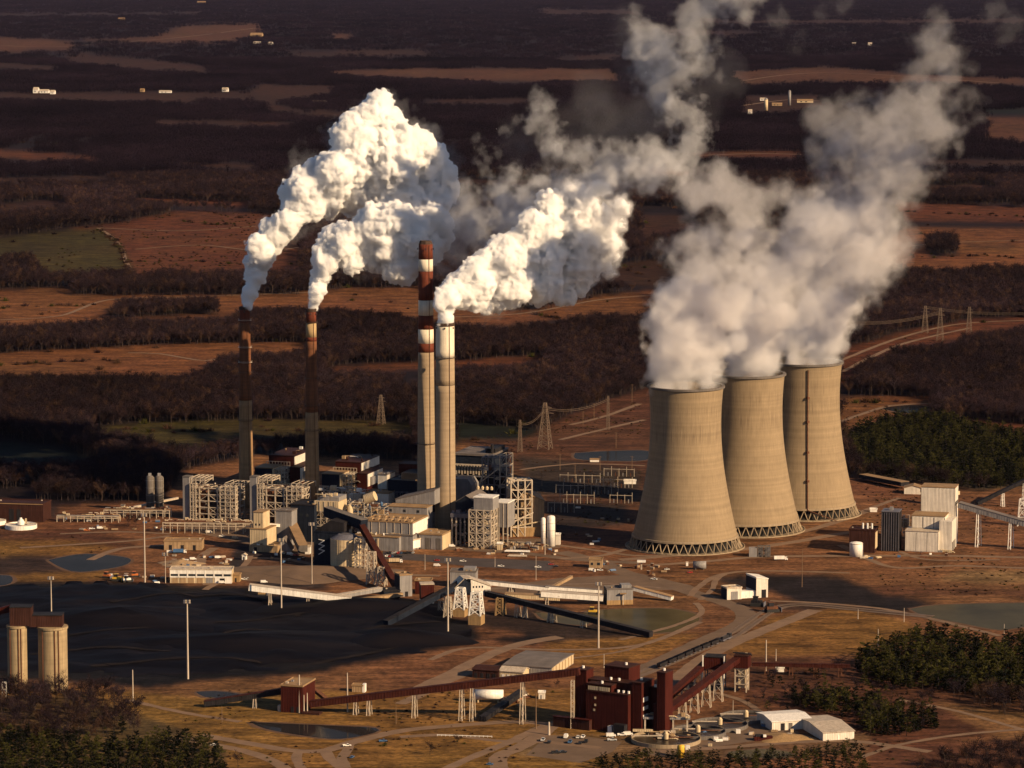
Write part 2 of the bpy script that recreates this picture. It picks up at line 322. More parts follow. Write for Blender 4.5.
# ---------------------------------------------------------------- land cover surveyed from the photograph (outlines on the plain)
def inpoly(px, py, poly):
    n = len(poly); c = np.zeros(px.shape, bool); j = n-1
    for i in range(n):
        xi, yi = poly[i]; xj, yj = poly[j]
        if yi != yj:
            c ^= ((yi > py) != (yj > py)) & (px < (xj-xi)*(py-yi)/(yj-yi)+xi)
        j = i
    return c
PLANT = [(-400,503),(0,500),(60,507),(165,500),(185,470),(260,455),(420,462),(455,445),(520,440),(560,420),(612,400),(648,388),(840,388),(840,430),(845,478),(930,484),(985,492),(1024,480),(1500,480),(1500,900),(-400,900)]
OCH, RED, OLI, DGR, DIM = (0.108,0.043,0.0165), (0.074,0.025,0.0110), (0.036,0.026,0.007), (0.007,0.009,0.006), (0.032,0.014,0.0085)
FAR = (0.066,0.029,0.0155)
FIELDS = [
 (FAR,[(-200,34),(0,37),(70,41),(150,36),(190,25),(260,24),(262,32),(225,43),(75,42),(70,50),(0,52),(-200,50)]),
 (DIM,[(75,52),(200,64),(215,72),(150,70),(60,60)]), (DIM,[(-200,90),(0,92),(140,92),(250,92),(262,84),(335,86),(335,93),(270,103),(330,117),(200,103),(0,98),(-200,98)]),
 (RED,[(-200,149),(0,150),(100,157),(95,162),(0,158),(-200,157)]), (DIM,[(165,162),(260,166),(262,171),(190,167)]),
 (OLI,[(-200,238),(0,239),(75,230),(100,229),(120,245),(133,268),(130,272),(60,275),(0,262),(-200,262)]),
 (RED,[(72,229),(110,226),(180,212),(250,215),(300,220),(300,275),(250,274),(135,276),(124,250),(102,229)]),
 (OCH,[(-200,292),(0,290),(70,288),(73,295),(240,296),(307,291),(420,287),(420,300),(330,311),(262,308),(215,318),(103,321),(33,325),(0,327),(-200,330)]),
 (OCH,[(-200,356),(0,353),(133,346),(230,342),(310,342),(310,351),(235,355),(205,366),(192,376),(100,375),(0,374),(-200,376)]),
 (OLI,[(93,427),(180,420),(240,419),(380,421),(415,424),(415,436),(340,434),(240,438),(205,448),(165,447),(143,436),(100,432)]),
 (DGR,[(-200,442),(0,441),(50,446),(85,456),(125,459),(60,463),(0,460),(-200,460)]),
 (OCH,[(330,290),(420,288),(470,300),(520,312),(560,304),(600,296),(660,290),(660,313),(580,316),(500,326),(430,322),(390,314),(330,310)]),
 (DIM,[(600,277),(625,262),(680,260),(680,285),(640,286)]), (RED,[(330,368),(400,363),(540,356),(546,360),(510,365),(455,367),(330,373)]),
 (DGR,[(455,421),(535,429),(530,443),(455,443)]),
 (OCH,[(905,227),(1300,227),(1300,269),(1024,268),(905,270),(860,262)]), (RED,[(890,201),(1024,207),(1300,209),(1300,222),(1024,222),(900,222)]),
 (RED,[(838,350),(920,328),(985,318),(1300,316),(1300,326),(1024,327),(980,333),(950,342),(900,347),(860,365),(840,392)]),
 (OCH,[(838,396),(935,398),(935,415),(890,417),(842,432)]), (RED,[(955,418),(1024,424),(1300,430),(1300,440),(1024,436),(985,434)]),
 (FAR,[(727,72),(830,67),(910,75),(1024,80),(1300,82),(1300,87),(1024,86),(910,83),(830,82),(740,85)]),
 (DIM,[(742,97),(820,95),(830,108),(790,112),(738,112)]), (FAR,[(985,119),(1300,118),(1300,141),(1024,142),(985,139)]),
 (RED,[(690,153),(800,151),(805,157),(690,158)]), (FAR,[(330,70),(470,67),(610,68),(622,80),(510,82),(330,74)]),
 (DIM,[(540,9),(640,10),(640,15),(540,14)]), (DIM,[(555,56),(620,55),(618,60),(555,60)]), (FAR,[(330,32),(352,33),(350,38),(330,38)]),
 (DIM,[(310,110),(362,112),(355,117),(315,116)]), (DIM,[(-200,12),(120,13),(200,11),(200,15),(-200,16)]), (DIM,[(700,20),(1300,19),(1300,23),(700,24)]),
 (DIM,[(-200,60),(0,62),(60,66),(55,69),(-200,68)]), (DIM,[(150,120),(300,122),(280,127),(160,125)]), (DIM,[(0,178),(90,176),(120,180),(0,183)]), (DIM,[(420,100),(520,98),(540,102),(430,104)]), (RED,[(130,198),(250,204),(250,208),(140,203)]), (DIM,[(900,160),(1300,158),(1300,163),(920,165)]), (DIM,[(870,185),(980,183),(1000,188),(880,190)]), (DIM,[(0,205),(60,200),(70,206),(0,212)]), (DIM,[(650,30),(760,32),(740,36),(660,35)]), (DIM,[(280,52),(420,50),(440,55),(300,57)]),
 (DIM,[(640,218),(690,216),(700,232),(640,240)]), (DGR,[(985,110),(1300,108),(1300,114),(985,115)]), (RED,[(640,168),(700,172),(690,180),(640,178)]),
 (DIM,[(420,180),(640,184),(640,190),(420,188)]),
]
HEDGE = [[(105,312),(125,302),(215,301),(218,314),(110,319)], [(0,262),(30,257),(43,275),(45,289),(0,291)], [(73,281),(240,274),(300,276),(300,295),(240,295),(75,293)],
         [(965,244),(1013,245),(1012,248),(966,247)], [(925,240),(955,238),(960,256),(928,258)], [(190,100),(262,102),(268,111),(205,112)]]
EARTH = (0.120,0.055,0.0255); GRASS = (0.140,0.071,0.0205); COALC = (0.006,0.0053,0.0066); SCRUB = (0.066,0.028,0.015)
NEAR = [
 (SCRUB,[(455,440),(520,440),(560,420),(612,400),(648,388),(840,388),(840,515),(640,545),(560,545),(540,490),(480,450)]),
 ((0.0325,0.0208,0.0156),[(520,455),(640,470),(640,500),(530,495)]), ((0.0228,0.0156,0.0130),[(545,500),(625,505),(625,525),(548,530)]),  # second patch: nearest tower's cast shadow, put into the ground colour
 ((0.0325,0.0195,0.0143),[(-300,499),(60,507),(60,520),(-300,515)]), (SCRUB,[(-300,530),(80,530),(140,545),(100,552),(-300,556)]),
 (GRASS,[(-300,540),(70,540),(120,549),(60,558),(-300,558)]), ((0.0325,0.0195,0.0163),[(-300,556),(50,556),(130,568),(60,575),(-300,574)]),
 (GRASS,[(10,573),(110,570),(112,578),(40,582),(8,582)]),
 (COALC,[(-300,579),(60,580),(245,585),(270,594),(370,597),(425,604),(472,622),(484,640),(446,654),(330,672),(200,682),(150,689),(60,680),(-300,680)]),
 ((0.0195,0.0156,0.0156),[(235,545),(300,550),(330,590),(260,588),(225,570)]), ((0.0650,0.0338,0.0195),[(250,556),(330,566),(350,585),(280,580),(240,570)]),
 (GRASS,[(90,688),(200,698),(330,690),(420,688),(575,690),(640,672),(640,768),(230,900),(-300,900),(-300,690),(0,690)]),
 (EARTH,[(330,668),(440,650),(480,640),(640,640),(600,668),(520,690),(330,692)]),
 (GRASS,[(560,632),(700,635),(650,660),(590,668),(540,650)]), (COALC,[(480,640),(550,634),(585,631),(575,640),(520,645)]),
 (EARTH,[(430,600),(600,598),(640,606),(560,625),(470,622)]), ((0.0228,0.0143,0.0117),[(460,610),(560,606),(600,622),(650,637),(560,640),(470,626)]),
 ((0.0117,0.0091,0.0104),[(715,577),(765,574),(840,577),(860,585),(900,592),(935,605),(900,613),(850,610),(800,605),(770,592),(745,590),(722,583)]),
 ((0.0390,0.0228,0.0163),[(700,597),(790,604),(860,612),(900,618),(880,622),(800,612),(720,605)]),
 (GRASS,[(770,618),(850,606),(905,622),(930,640),(860,655),(760,655),(720,650)]), (EARTH,[(840,540),(1200,545),(1200,600),(940,602),(870,590)]),
 (SCRUB,[(870,585),(1200,595),(1200,602),(880,594)]), ((0.1300,0.0748,0.0358),[(960,570),(1200,572),(1200,582),(940,582)]),
 (SCRUB,[(680,655),(840,660),(1100,690),(1100,720),(940,740),(860,745),(820,720),(750,700)]),
 ((0.1235,0.0650,0.0273),[(930,700),(1010,712),(1100,716),(1100,738),(990,738),(880,748),(870,768),(860,900),(950,900),(930,768),(1000,740)]),
 (SCRUB,[(870,745),(1100,735),(1100,900),(870,900)]), ((0.1105,0.0650,0.0325),[(520,735),(870,735),(870,752),(700,760),(520,756)]),
 ((0.0650,0.0390,0.0195),[(-300,700),(90,694),(140,715),(225,745),(240,900),(-300,900)]),
]
WOODS_NEAR_BARE = [(-60,696),(30,690),(110,694),(135,712),(150,735),(100,745),(-60,740)]
WOODS_BL_PINE = [(-60,742),(40,736),(120,745),(200,738),(222,752),(230,790),(-60,790)]
WOODS_B_PINE = [(596,764),(640,757),(700,757),(780,756),(830,750),(860,748),(872,768),(870,795),(600,795)]
WOODS_R_PINE = [(850,672),(868,656),(903,640),(930,634),(1000,646),(1024,636),(1070,640),(1070,694),(1010,702),(940,692),(900,690),(870,684)]
WOODS_R2 = [(748,694),(778,674),(820,668),(850,672),(880,684),(930,700),(940,728),(900,738),(866,736),(858,722),(815,712),(770,712),(735,705)]
WOODS_R2L = [(790,694),(835,697),(872,702),(930,716),(942,728),(900,738),(866,736),(858,722),(816,712),(795,708)]
WOODS_R_BARE = [(950,697),(1070,697),(1070,722),(1024,719),(985,712)]
WOODS_BR = [(925,768),(1000,752),(1070,745),(1070,795),(915,795)]
CONIFER = [(843,438),(890,420),(935,418),(1000,432),(1100,440),(1100,480),(985,490),(930,483),(862,476)]

def fbm2(x, y, seed, octs=4):
    """cheap fractal value noise on arrays"""
    r = np.random.default_rng(seed); tot = np.zeros_like(x); amp = 1.0; sm = 0
    for o in range(octs):
        T = r.random((256, 256)).astype(np.float64)
        xi = np.floor(x).astype(np.int64); yi = np.floor(y).astype(np.int64); fx = x-xi; fy = y-yi
        fx = fx*fx*(3-2*fx); fy = fy*fy*(3-2*fy)
        a = T[xi & 255, yi & 255]; b = T[(xi+1) & 255, yi & 255]; c = T[xi & 255, (yi+1) & 255]; d = T[(xi+1) & 255, (yi+1) & 255]
        tot += amp*((a*(1-fx)+b*fx)*(1-fy)+(c*(1-fx)+d*fx)*fy); sm += amp; amp *= 0.5; x = x*2.03+17.1; y = y*2.03+9.7
    return tot/sm
def height(x, y):
    x = np.asarray(x, float); y = np.asarray(y, float)
    k = np.clip((y-4300)/3000, 0, 1); k = k*k*(3-2*k)
    return k*(16*(fbm2(x/1500+40, y/2600+40, 3, 2)-0.5) + np.clip((y-12000)/30000, 0, 1)*14*(fbm2(x/4000+90, y/9000+90, 4, 2)-0.5))
def project(x, y, z=0.0):
    dp = y*CP+(CAM_H-z)*SP; v = y*SP-(CAM_H-z)*CP
    return 512+F*x/dp, 384-F*v/dp
def woods_mask(x, y, px, py, jitter=3.4):
    j = jitter*(fbm2(x/60+7, y/90+3, 21, 3)-0.5)*2
    th = 13.0*F/y                       # a tree rooted here hides this many pixel rows of the ground behind it
    w = ~inpoly(px, py, PLANT)
    for c, p in FIELDS:
        for k in (0, 0.35, 0.7, 1.0): w &= ~inpoly(px+j*2, py+j-th*k, p)
    for p in HEDGE: w |= inpoly(px+j, py+j, p) & inpoly(px+j, py+j-th*0.6, p)
    return w & ~inpoly(px, py, CONIFER)

# ---------------------------------------------------------------- the ground, one sheet out to the horizon
NR, NC = 560, 560
inv = np.linspace(1/1450.0, 1/120000.0, NR); Y = 1/inv
T = np.concatenate([[-1.2,-0.7,-0.4], np.linspace(-0.25, 0.25, NC-6), [0.4,0.7,1.2]])
XX = (T[None,:]*Y[:,None]); YY = np.repeat(Y[:,None], NC, 1)
ZZ = height(XX, YY)
PX, PY = project(XX, YY)
j1 = (fbm2(XX/35, YY/60, 31, 4)-0.5)*7; j2 = (fbm2(XX/45+50, YY/60+9, 32, 4)-0.5)*4
near = np.clip((PY-250)/250, 0.15, 1)
colr = np.zeros((NR, NC, 3)); colr[:] = (0.0095,0.0056,0.0072)
pl = inpoly(PX+j1*near, PY+j2*near, PLANT); colr[pl] = EARTH
for c, p in FIELDS:
    colr[inpoly(PX+j1*near*0.8, PY+j2*near*0.5, p)] = c
for p in HEDGE: colr[inpoly(PX, PY, p)] = (0.012,0.0068,0.0072)
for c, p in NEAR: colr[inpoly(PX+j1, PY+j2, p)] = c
colr[inpoly(PX, PY, CONIFER)] = (0.03,0.024,0.014)
# soften the outlines a little (soil and grass intergrade)
for _ in range(2):
    colr[1:-1,1:-1] = (colr[1:-1,1:-1]*2+colr[:-2,1:-1]+colr[2:,1:-1]+colr[1:-1,:-2]+colr[1:-1,2:])/6
big = 0.72+0.56*fbm2(XX/220, YY/420, 41, 4); colr *= big[...,None]
colr *= np.stack([0.96+0.08*fbm2(XX/90,YY/140,42,3), 0.88+0.24*fbm2(XX/120,YY/200,43,3), np.ones_like(XX)], -1)
gm = bpy.data.meshes.new('ground')
idx = np.arange(NR*NC).reshape(NR, NC)
quads = np.stack([idx[:-1,:-1], idx[:-1,1:], idx[1:,1:], idx[1:,:-1]], -1).reshape(-1, 4)
co = np.stack([XX, YY, ZZ], -1).reshape(-1, 3)
def fast_mesh(me, co, faces):
    n = faces.shape[1]
    me.vertices.add(len(co)); me.vertices.foreach_set('co', np.ascontiguousarray(co, np.float32).ravel())
    me.loops.add(faces.size); me.loops.foreach_set('vertex_index', np.ascontiguousarray(faces, np.int32).ravel())
    me.polygons.add(len(faces)); me.polygons.foreach_set('loop_start', np.arange(0, faces.size, n, dtype=np.int32))
    me.update(calc_edges=True)
fast_mesh(gm, co, quads)
at = gm.color_attributes.new('cover', 'FLOAT_COLOR', 'POINT')
at.data.foreach_set('color', np.concatenate([colr.reshape(-1,3), np.ones((NR*NC,1))], 1).astype(np.float32).ravel())
gm.polygons.foreach_set('use_smooth', np.ones(len(quads), bool))
m, nt, b = newmat('ground_cover', 0.95)
b.inputs['Specular IOR Level'].default_value = 0.08
ca = nt.nodes.new('ShaderNodeAttribute'); ca.attribute_name = 'cover'
tc = nt.nodes.new('ShaderNodeTexCoord')
n1 = ramp_noise(nt, 0.22, 6, tc.outputs['Object'], 0.65); n2 = ramp_noise(nt, 0.035, 5, tc.outputs['Object'], 0.6)
mp = nt.nodes.new('ShaderNodeMapping'); mp.inputs['Rotation'].default_value = (0,0,R(24)); mp.inputs['Scale'].default_value = (0.012,0.10,1); nt.links.new(tc.outputs['Object'], mp.inputs[0])
n3 = ramp_noise(nt, 1.0, 4, mp.outputs[0])
f = math2(nt, 'MULTIPLY', mapr(nt, n1.outputs[0], 0.3, 0.7, 0.42, 1.58), mapr(nt, n2.outputs[0], 0.3, 0.7, 0.5, 1.5))
f = math2(nt, 'MULTIPLY', f, mapr(nt, n3.outputs[0], 0.3, 0.7, 0.55, 1.45))
nt.links.new(mul(nt, ca.outputs['Color'], f), b.inputs['Base Color'])
bp = nt.nodes.new('ShaderNodeBump'); bp.inputs['Strength'].default_value = 0.6; bp.inputs['Distance'].default_value = 0.8
nt.links.new(n1.outputs[0], bp.inputs['Height']); nt.links.new(bp.outputs[0], b.inputs['Normal'])
gm.materials.append(m)
ground = bpy.data.objects.new('ground', gm); COL.objects.link(ground); tag(ground, kind='structure')

# ---------------------------------------------------------------- roads, yards, rails, ponds, coal
def smooth_line(pts, step=6.0):
    P = [G(*p) for p in pts]; out = []
    for i in range(len(P)-1):
        p0 = P[max(i-1,0)]; p1 = P[i]; p2 = P[i+1]; p3 = P[min(i+2,len(P)-1)]; n = max(2, int((p2-p1).length/step))
        for k in range(n):
            t = k/n; out.append(0.5*((2*p1)+(-p0+p2)*t+(2*p0-5*p1+4*p2-p3)*t*t+(-p0+3*p1-3*p2+p3)*t*t*t))
    out.append(P[-1]); return out
def ribbon(mb, line, wd, z, off=0.0, wob=0.0, seed=0):
    rg = random.Random(seed); o = len(mb.v)
    for i, p in enumerate(line):
        d = (line[min(i+1,len(line)-1)]-line[max(i-1,0)]).normalized(); s = Vector((-d.y, d.x, 0)); w1 = wd/2+rg.uniform(-wob,wob); w2 = wd/2+rg.uniform(-wob,wob)
        a = p+s*(off+w1); c = p+s*(off-w2); mb.v += [(a.x,a.y,z),(c.x,c.y,z)]
    for i in range(len(line)-1): mb.f.append((o+2*i, o+2*i+1, o+2*i+3, o+2*i+2)); mb.mi.append(mb.m)
ZL = [0.03]
def lane(pts, wd, mat='dirt_road', name='farm_lane'):
    L = smooth_line(pts, 25); mb = MB(); ribbon(mb, L, wd, 0.0, wob=0.6, seed=3); mb.v = [(x, y, float(height(x, y))+0.35) for x, y, z in mb.v]; return tag(mb.build(name, mat), kind='structure')
def road(pts, wd, mat='dirt_road', name='road', wob=0.5):
    ZL[0] += 0.006; mb = MB(); ribbon(mb, smooth_line(pts), wd, ZL[0], wob=wob, seed=int(pts[0][0])); return tag(mb.build(name, mat), kind='structure')
road([(200,735),(253,744),(288,750),(322,751),(353,742),(400,731),(449,726),(520,722),(580,728)], 10)
road([(180,738),(215,745),(248,752),(275,762),(295,775)], 9)
road([(300,751),(296,757),(299,764),(306,775)], 7); road([(326,751),(328,757),(337,764),(350,775)], 8); road([(350,743),(346,752),(342,758),(346,768)], 7)
road([(440,772),(470,758),(507,743),(537,729),(556,722)], 8); road([(400,737),(449,735),(498,741),(545,742),(600,748)], 7)
road([(504,780),(499,766),(500,756),(518,748),(540,735),(552,724)], 12)
road([(420,688),(450,674),(494,653),(525,643),(560,637)], 12); road([(400,704),(420,695),(446,682),(480,668)], 9)
road([(560,552),(600,562),(625,573),(660,581),(690,592),(720,601),(742,610),(746,620),(730,630),(700,643),(660,662),(630,676)], 17, 'lot_gravel')
road([(815,610),(780,624),(745,638),(715,652),(690,668),(665,690),(640,705)], 13)
road([(620,560),(680,555),(745,549),(800,541),(845,533),(880,530)], 11); road([(640,566),(700,562),(760,557),(850,556),(960,556),(1100,560)], 9)
road([(745,537),(790,534),(830,524),(870,510)], 9); road([(380,543),(440,548),(520,553),(580,560),(640,563)], 12, 'lot_gravel')
road([(690,596),(700,586),(720,575),(760,571),(850,573)], 6); road([(90,560),(120,549),(165,545),(200,540)], 8)
road([(208,585),(200,570),(203,556),(215,548)], 9); road([(128,700),(180,712),(240,722)], 6); road([(660,752),(720,748),(800,742),(860,742),(930,752)], 8)
road([(900,700),(960,712),(1024,730),(1090,745)], 5); road([(430,660),(470,648),(560,650),(640,645),(700,622)], 6)
road([(556,545),(600,551),(640,556),(690,554),(740,552)], 6); road([(640,545),(620,551),(600,556),(560,559)], 7); road([(700,600),(712,590),(716,580),(725,574)], 5); road([(840,545),(870,560),(900,568),(960,566),(1060,570)], 7); road([(900,552),(930,560),(1000,560)], 5)
road([(770,601),(830,604),(900,612),(1000,636)], 6); road([(620,640),(660,630),(690,620),(702,612),(696,603)], 5); road([(480,590),(540,586),(600,584),(660,588)], 6, 'gravel'); road([(20,548),(70,545),(130,541),(170,536)], 7); road([(60,534),(120,532),(170,534)], 6)
road([(250,558),(290,560),(330,568),(380,574),(440,576)], 8); road([(205,590),(230,575),(245,565),(250,556)], 6); road([(860,758),(900,745),(960,735),(1040,728)], 5); road([(660,690),(700,690),(740,700),(760,712)], 5); road([(560,660),(620,652),(650,642)], 4); road([(840,520),(880,505),(900,498)], 6)
for l in ([(98,229),(112,238),(122,250),(126,262),(134,275)], [(128,353),(160,354),(205,361),(230,356)], [(0,320),(60,316),(110,300),(200,297),(310,293)], [(100,229),(180,232),(250,228),(300,224)], [(135,250),(200,246),(262,252),(300,248)], [(430,318),(520,314),(600,300),(660,295)], [(905,247),(950,243),(1024,240)],
          [(842,360),(900,338),(960,324),(1040,320)], [(842,372),(900,345),(970,328)], [(840,422),(890,406),(935,404)], [(570,425),(600,418),(640,404)], [(560,440),(610,428),(645,420)], [(520,470),(575,464),(645,466)], [(700,156),(760,154),(805,155)], [(0,46),(60,47),(150,40),(255,28)], [(735,82),(830,74),(1000,84)], [(740,106),(790,100),(830,102)]): lane(l, 7 if l[0][1] > 200 else 14)
def yard(name, poly, mat, z=0.022):
    mb = MB(); P = [G(*p) for p in poly]; mb.v = [(p.x,p.y,z) for p in P]; mb.f = [tuple(range(len(P)))]; mb.mi = [0]
    o = mb.build(name, mat)
    if o.data.polygons[0].normal.z < 0: o.data.flip_normals()
    return tag(o, kind='structure')
yard('car_park', [(383,551),(414,554),(470,558),(549,561),(555,566),(549,571),(465,566),(422,561),(383,559)], 'asphalt', 0.1)
yard('parking_area', [(526,755),(548,735),(590,737),(622,742),(612,752),(580,763)], 'lot_gravel', 0.012)
yard('yard', [(640,752),(668,726),(752,714),(790,722),(800,734),(720,746),(660,757)], 'lot_gravel', 0.014)
yard('plant_apron', [(185,520),(250,520),(320,536),(440,540),(560,538),(560,548),(470,550),(380,545),(300,556),(185,530)], 'lot_gravel', 0.016)
yard('bare_slope', [(480,589),(560,578),(640,574),(690,585),(700,590),(640,590),(600,598),(540,600)], 'lot_gravel', 0.018)
# railway: ballast, sleepers, rails
RAIL = smooth_line([(610,688),(640,677),(668,665.5),(700,651.5),(735,637),(755,624),(775,611),(800,606),(850,610),(930,618)], 3.0)
for off, nm in ((0, 'railway'), (7.5, 'railway')):
    rt = empty(nm, RAIL[0]); tag(rt, kind='structure'); rt.location = (0,0,0)
    mb = MB(); ribbon(mb, RAIL, 5.2, 0.35, off, 0.3, 4); ob = mb.build('ballast', 'gravel', rt)
    mb = MB(); ribbon(mb, RAIL, 0.5, 0.62, off-0.75); ribbon(mb, RAIL, 0.5, 0.62, off+0.75); mb.build('rail', 'rail_steel', rt)
def water(name, poly, col, rough=0.06, z=0.045, mat=None):
    if name+str(col) not in MATS:
        m, nt, b = newmat(name+str(col), 0.9); b.inputs['Base Color'].default_value = (*col, 1); b.inputs['Specular IOR Level'].default_value = 0.0
        gl = nt.nodes.new('ShaderNodeBsdfGlossy'); gl.inputs['Roughness'].default_value = rough; gl.inputs['Color'].default_value = (0.8,0.7,0.6,1)
        ms = nt.nodes.new('ShaderNodeMixShader'); ms.inputs[0].default_value = 0.09 if col[0] > 0.05 else 0.09
        nt.links.new(b.outputs[0], ms.inputs[1]); nt.links.new(gl.outputs[0], ms.inputs[2]); nt.links.new(ms.outputs[0], nt.nodes['Material Output'].inputs[0])
        n = ramp_noise(nt, 0.35, 3, nt.nodes.new('ShaderNodeTexCoord').outputs['Object']); bp = nt.nodes.new('ShaderNodeBump'); bp.inputs['Strength'].default_value = 0.04; bp.inputs['Distance'].default_value = 0.2
        nt.links.new(n.outputs[0], bp.inputs['Height']); nt.links.new(bp.outputs[0], gl.inputs['Normal'])
        n2 = ramp_noise(nt, 0.02, 4, nt.nodes.new('ShaderNodeTexCoord').outputs['Object']); rgb = nt.nodes.new('ShaderNodeRGB'); rgb.outputs[0].default_value = (*col,1)
        nt.links.new(mul(nt, rgb.outputs[0], mapr(nt, n2.outputs[0], 0.3, 0.7, 0.7, 1.3)), b.inputs['Base Color'])
    P = smooth_line(poly+[poly[0]], 8)[:-1]; mb = MB(); mb.v = [(p.x,p.y,z) for p in P]; mb.f = [tuple(range(len(P)))]; mb.mi = [0]
    o = mb.build(name, name+str(col))
    if o.data.polygons[0].normal.z < 0: o.data.flip_normals()
    tag(o, kind='structure')
    rm = MB(); ribbon(rm, P+[P[0]], 6.0, 0.05, 0, 1.4, 2)
    tag(rm.build('pond_bank', 'mud'), kind='structure'); o.location.z = 0.012; return o
OLW, BLW = (0.058,0.049,0.027), (0.019,0.0175,0.0185)
water('pond', [(599,610),(635,608.5),(672,609),(697,615),(697,623),(684,630),(650,633),(622,627),(582,614)], OLW, 0.15)
water('pond', [(535,612),(560,615),(590,623),(575,625),(545,620)], OLW, 0.15); water('pond', [(910,609),(940,605),(1024,603),(1110,604),(1110,622),(1024,627),(1000,630),(960,623),(925,616)], OLW, 0.15)
water('pond', [(250,722),(294,724),(340,726),(376,728),(374,733),(340,739),(305,736),(266,729)], BLW)
water('pond', [(196,692),(215,691),(240,694),(232,698),(205,697)], BLW); water('pond', [(48,560),(85,554),(128,558),(122,566),(80,572),(60,567)], BLW)
water('pond', [(-40,577),(0,575),(12,577),(6,585),(-40,587)], BLW); water('pond', [(575,453),(610,451),(648,451),(646,460),(610,461),(577,459)], BLW)
water('pond', [(728,752),(760,749),(790,752),(788,757),(760,758),(732,757)], OLW, 0.12); water('pond', [(880,408),(915,405),(930,409),(905,413)], BLW)
# coal stockyard: a black sheet heaved into low piles by the machines
cp = [(-120,588),(60,586),(240,590),(262,600),(370,602),(415,610),(460,627),(468,639),(436,648),(325,664),(200,674),(140,680),(60,672),(-120,672)]
PP = [G(*p) for p in cp]; poly = [(p.x, p.y) for p in PP]
gx = np.arange(min(p[0] for p in poly)-4, max(p[0] for p in poly)+4, 3.0); gy = np.arange(min(p[1] for p in poly)-4, max(p[1] for p in poly)+4, 3.0)
X, Y2 = np.meshgrid(gx, gy)
ins = inpoly(X+(fbm2(X/20,Y2/20,51,3)-0.5)*30, Y2+(fbm2(X/20+9,Y2/20,52,3)-0.5)*60, poly)
soft = ins.astype(float)
for _ in range(26):
    soft[1:-1,1:-1] = (soft[1:-1,1:-1]+soft[:-2,1:-1]+soft[2:,1:-1]+soft[1:-1,:-2]+soft[1:-1,2:])/5*ins[1:-1,1:-1]
hgt = soft*(0.15+10*np.clip(fbm2(X/55+5,Y2/75+2,53,3)-0.38,0,1)+1.1*np.abs(fbm2(X/16,Y2/16,54,3)-0.5)*2)
ii = np.arange(X.size).reshape(X.shape); q = np.stack([ii[:-1,:-1],ii[:-1,1:],ii[1:,1:],ii[1:,:-1]],-1).reshape(-1,4)
keep = ins.ravel()[q].any(1); q = q[keep]; used, qi = np.unique(q, return_inverse=True); q = qi.reshape(-1,4)
cm = bpy.data.meshes.new('coal_yard'); fast_mesh(cm, np.stack([X.ravel()[used],Y2.ravel()[used],np.where(ins.ravel()[used], 0.06+hgt.ravel()[used], -0.4)],-1), q); cm.materials.append(M('coal'))
tag_o = bpy.data.objects.new('coal_yard', cm); COL.objects.link(tag_o); tag(tag_o, kind='structure')
hg = np.where(ins, 0.06+hgt, 0.0)
def coal_z(x, y):
    i = min(max(int(round((y-gy[0])/3)),1),hg.shape[0]-2); j = min(max(int(round((x-gx[0])/3)),1),hg.shape[1]-2); return float(hg[i-1:i+2,j-1:j+2].max())+0.12
for l in ([(60,640),(150,632),(260,620),(330,612)], [(290,668),(360,656),(430,640)], [(90,668),(180,662),(262,664)], [(330,640),(380,628),(440,622)], [(110,605),(180,598),(260,604),(300,618)], [(200,640),(250,632),(320,634)], [(30,655),(100,650),(170,655)]):
    L = smooth_line(l, 4); mb = MB(); ribbon(mb, L, 5, 0.0, wob=0.8, seed=5); mb.v = [(x, y, coal_z(x, y)) for x, y, z in mb.v]; tag(mb.build('track', 'coal_track'), kind='structure')
m = M('coal'); nt = m.node_tree; b = nt.nodes['Principled BSDF']
tc = nt.nodes.new('ShaderNodeTexCoord'); mp = nt.nodes.new('ShaderNodeMapping'); mp.inputs['Rotation'].default_value = (0,0,R(12)); mp.inputs['Scale'].default_value = (0.008,0.035,0.05); nt.links.new(tc.outputs['Object'], mp.inputs[0])
n1 = ramp_noise(nt, 1.0, 6, mp.outputs[0], 0.6)
nt.links.new(mix(nt, mapr(nt, n1.outputs[0], 0.46, 0.74, 0, 0.8), (0.0034,0.0032,0.0052), (0.013,0.0098,0.0105)), b.inputs['Base Color'])
def mound(name, px, py, r, h, mat, label, cat, sx=1.0, seed=1, group=None):
    p = G(px, py); rg = np.random.default_rng(seed); n = 30; v = []; f = []
    rad = np.linspace(1, 0, 10)
    for i, q in enumerate(rad):
        for jx in range(n):
            a = 2*math.pi*jx/n; w = 1+0.18*math.sin(a*3+seed)+0.08*math.sin(a*7+2*seed)
            hh = h*(1-q)**0.9*(1+0.12*rg.standard_normal()*q) if i else -0.3
            v.append((math.cos(a)*r*q*w*sx, math.sin(a)*r*q*w, hh))
    for i in range(9):
        for jx in range(n): f.append((i*n+jx, i*n+(jx+1)%n, (i+1)*n+(jx+1)%n, (i+1)*n+jx))
    me = bpy.data.meshes.new(name); me.from_pydata(v, [], f); me.materials.append(M(mat)); me.polygons.foreach_set('use_smooth', [True]*len(f))
    o = bpy.data.objects.new(name, me); COL.objects.link(o); o.location = p; return tag(o, label, cat, group)
mound('coal_pile', 400, 640, 40, 9, 'coal', 'black coal heap under the end of the dark feed conveyor', 'coal pile', 1.3, 2)
mound('coal_pile', 355, 608, 45, 8, 'coal', 'long black coal heap in front of the low white gallery', 'coal pile', 2.0, 3)
mound('coal_pile', 120, 622, 60, 12, 'coal', 'broad black coal heap between the floodlight mast and the twin concrete silos', 'coal pile', 1.6, 4)
mound('coal_pile', 250, 645, 55, 9, 'coal', 'flat black coal heap right of the tall floodlight mast in the coal yard', 'coal pile', 2.2, 5)
mound('earth_bank', 297, 574, 42, 7, 'lot_gravel', 'brown earth bank below the blue clad building and coal silo', 'earth bank', 2.0, 6)
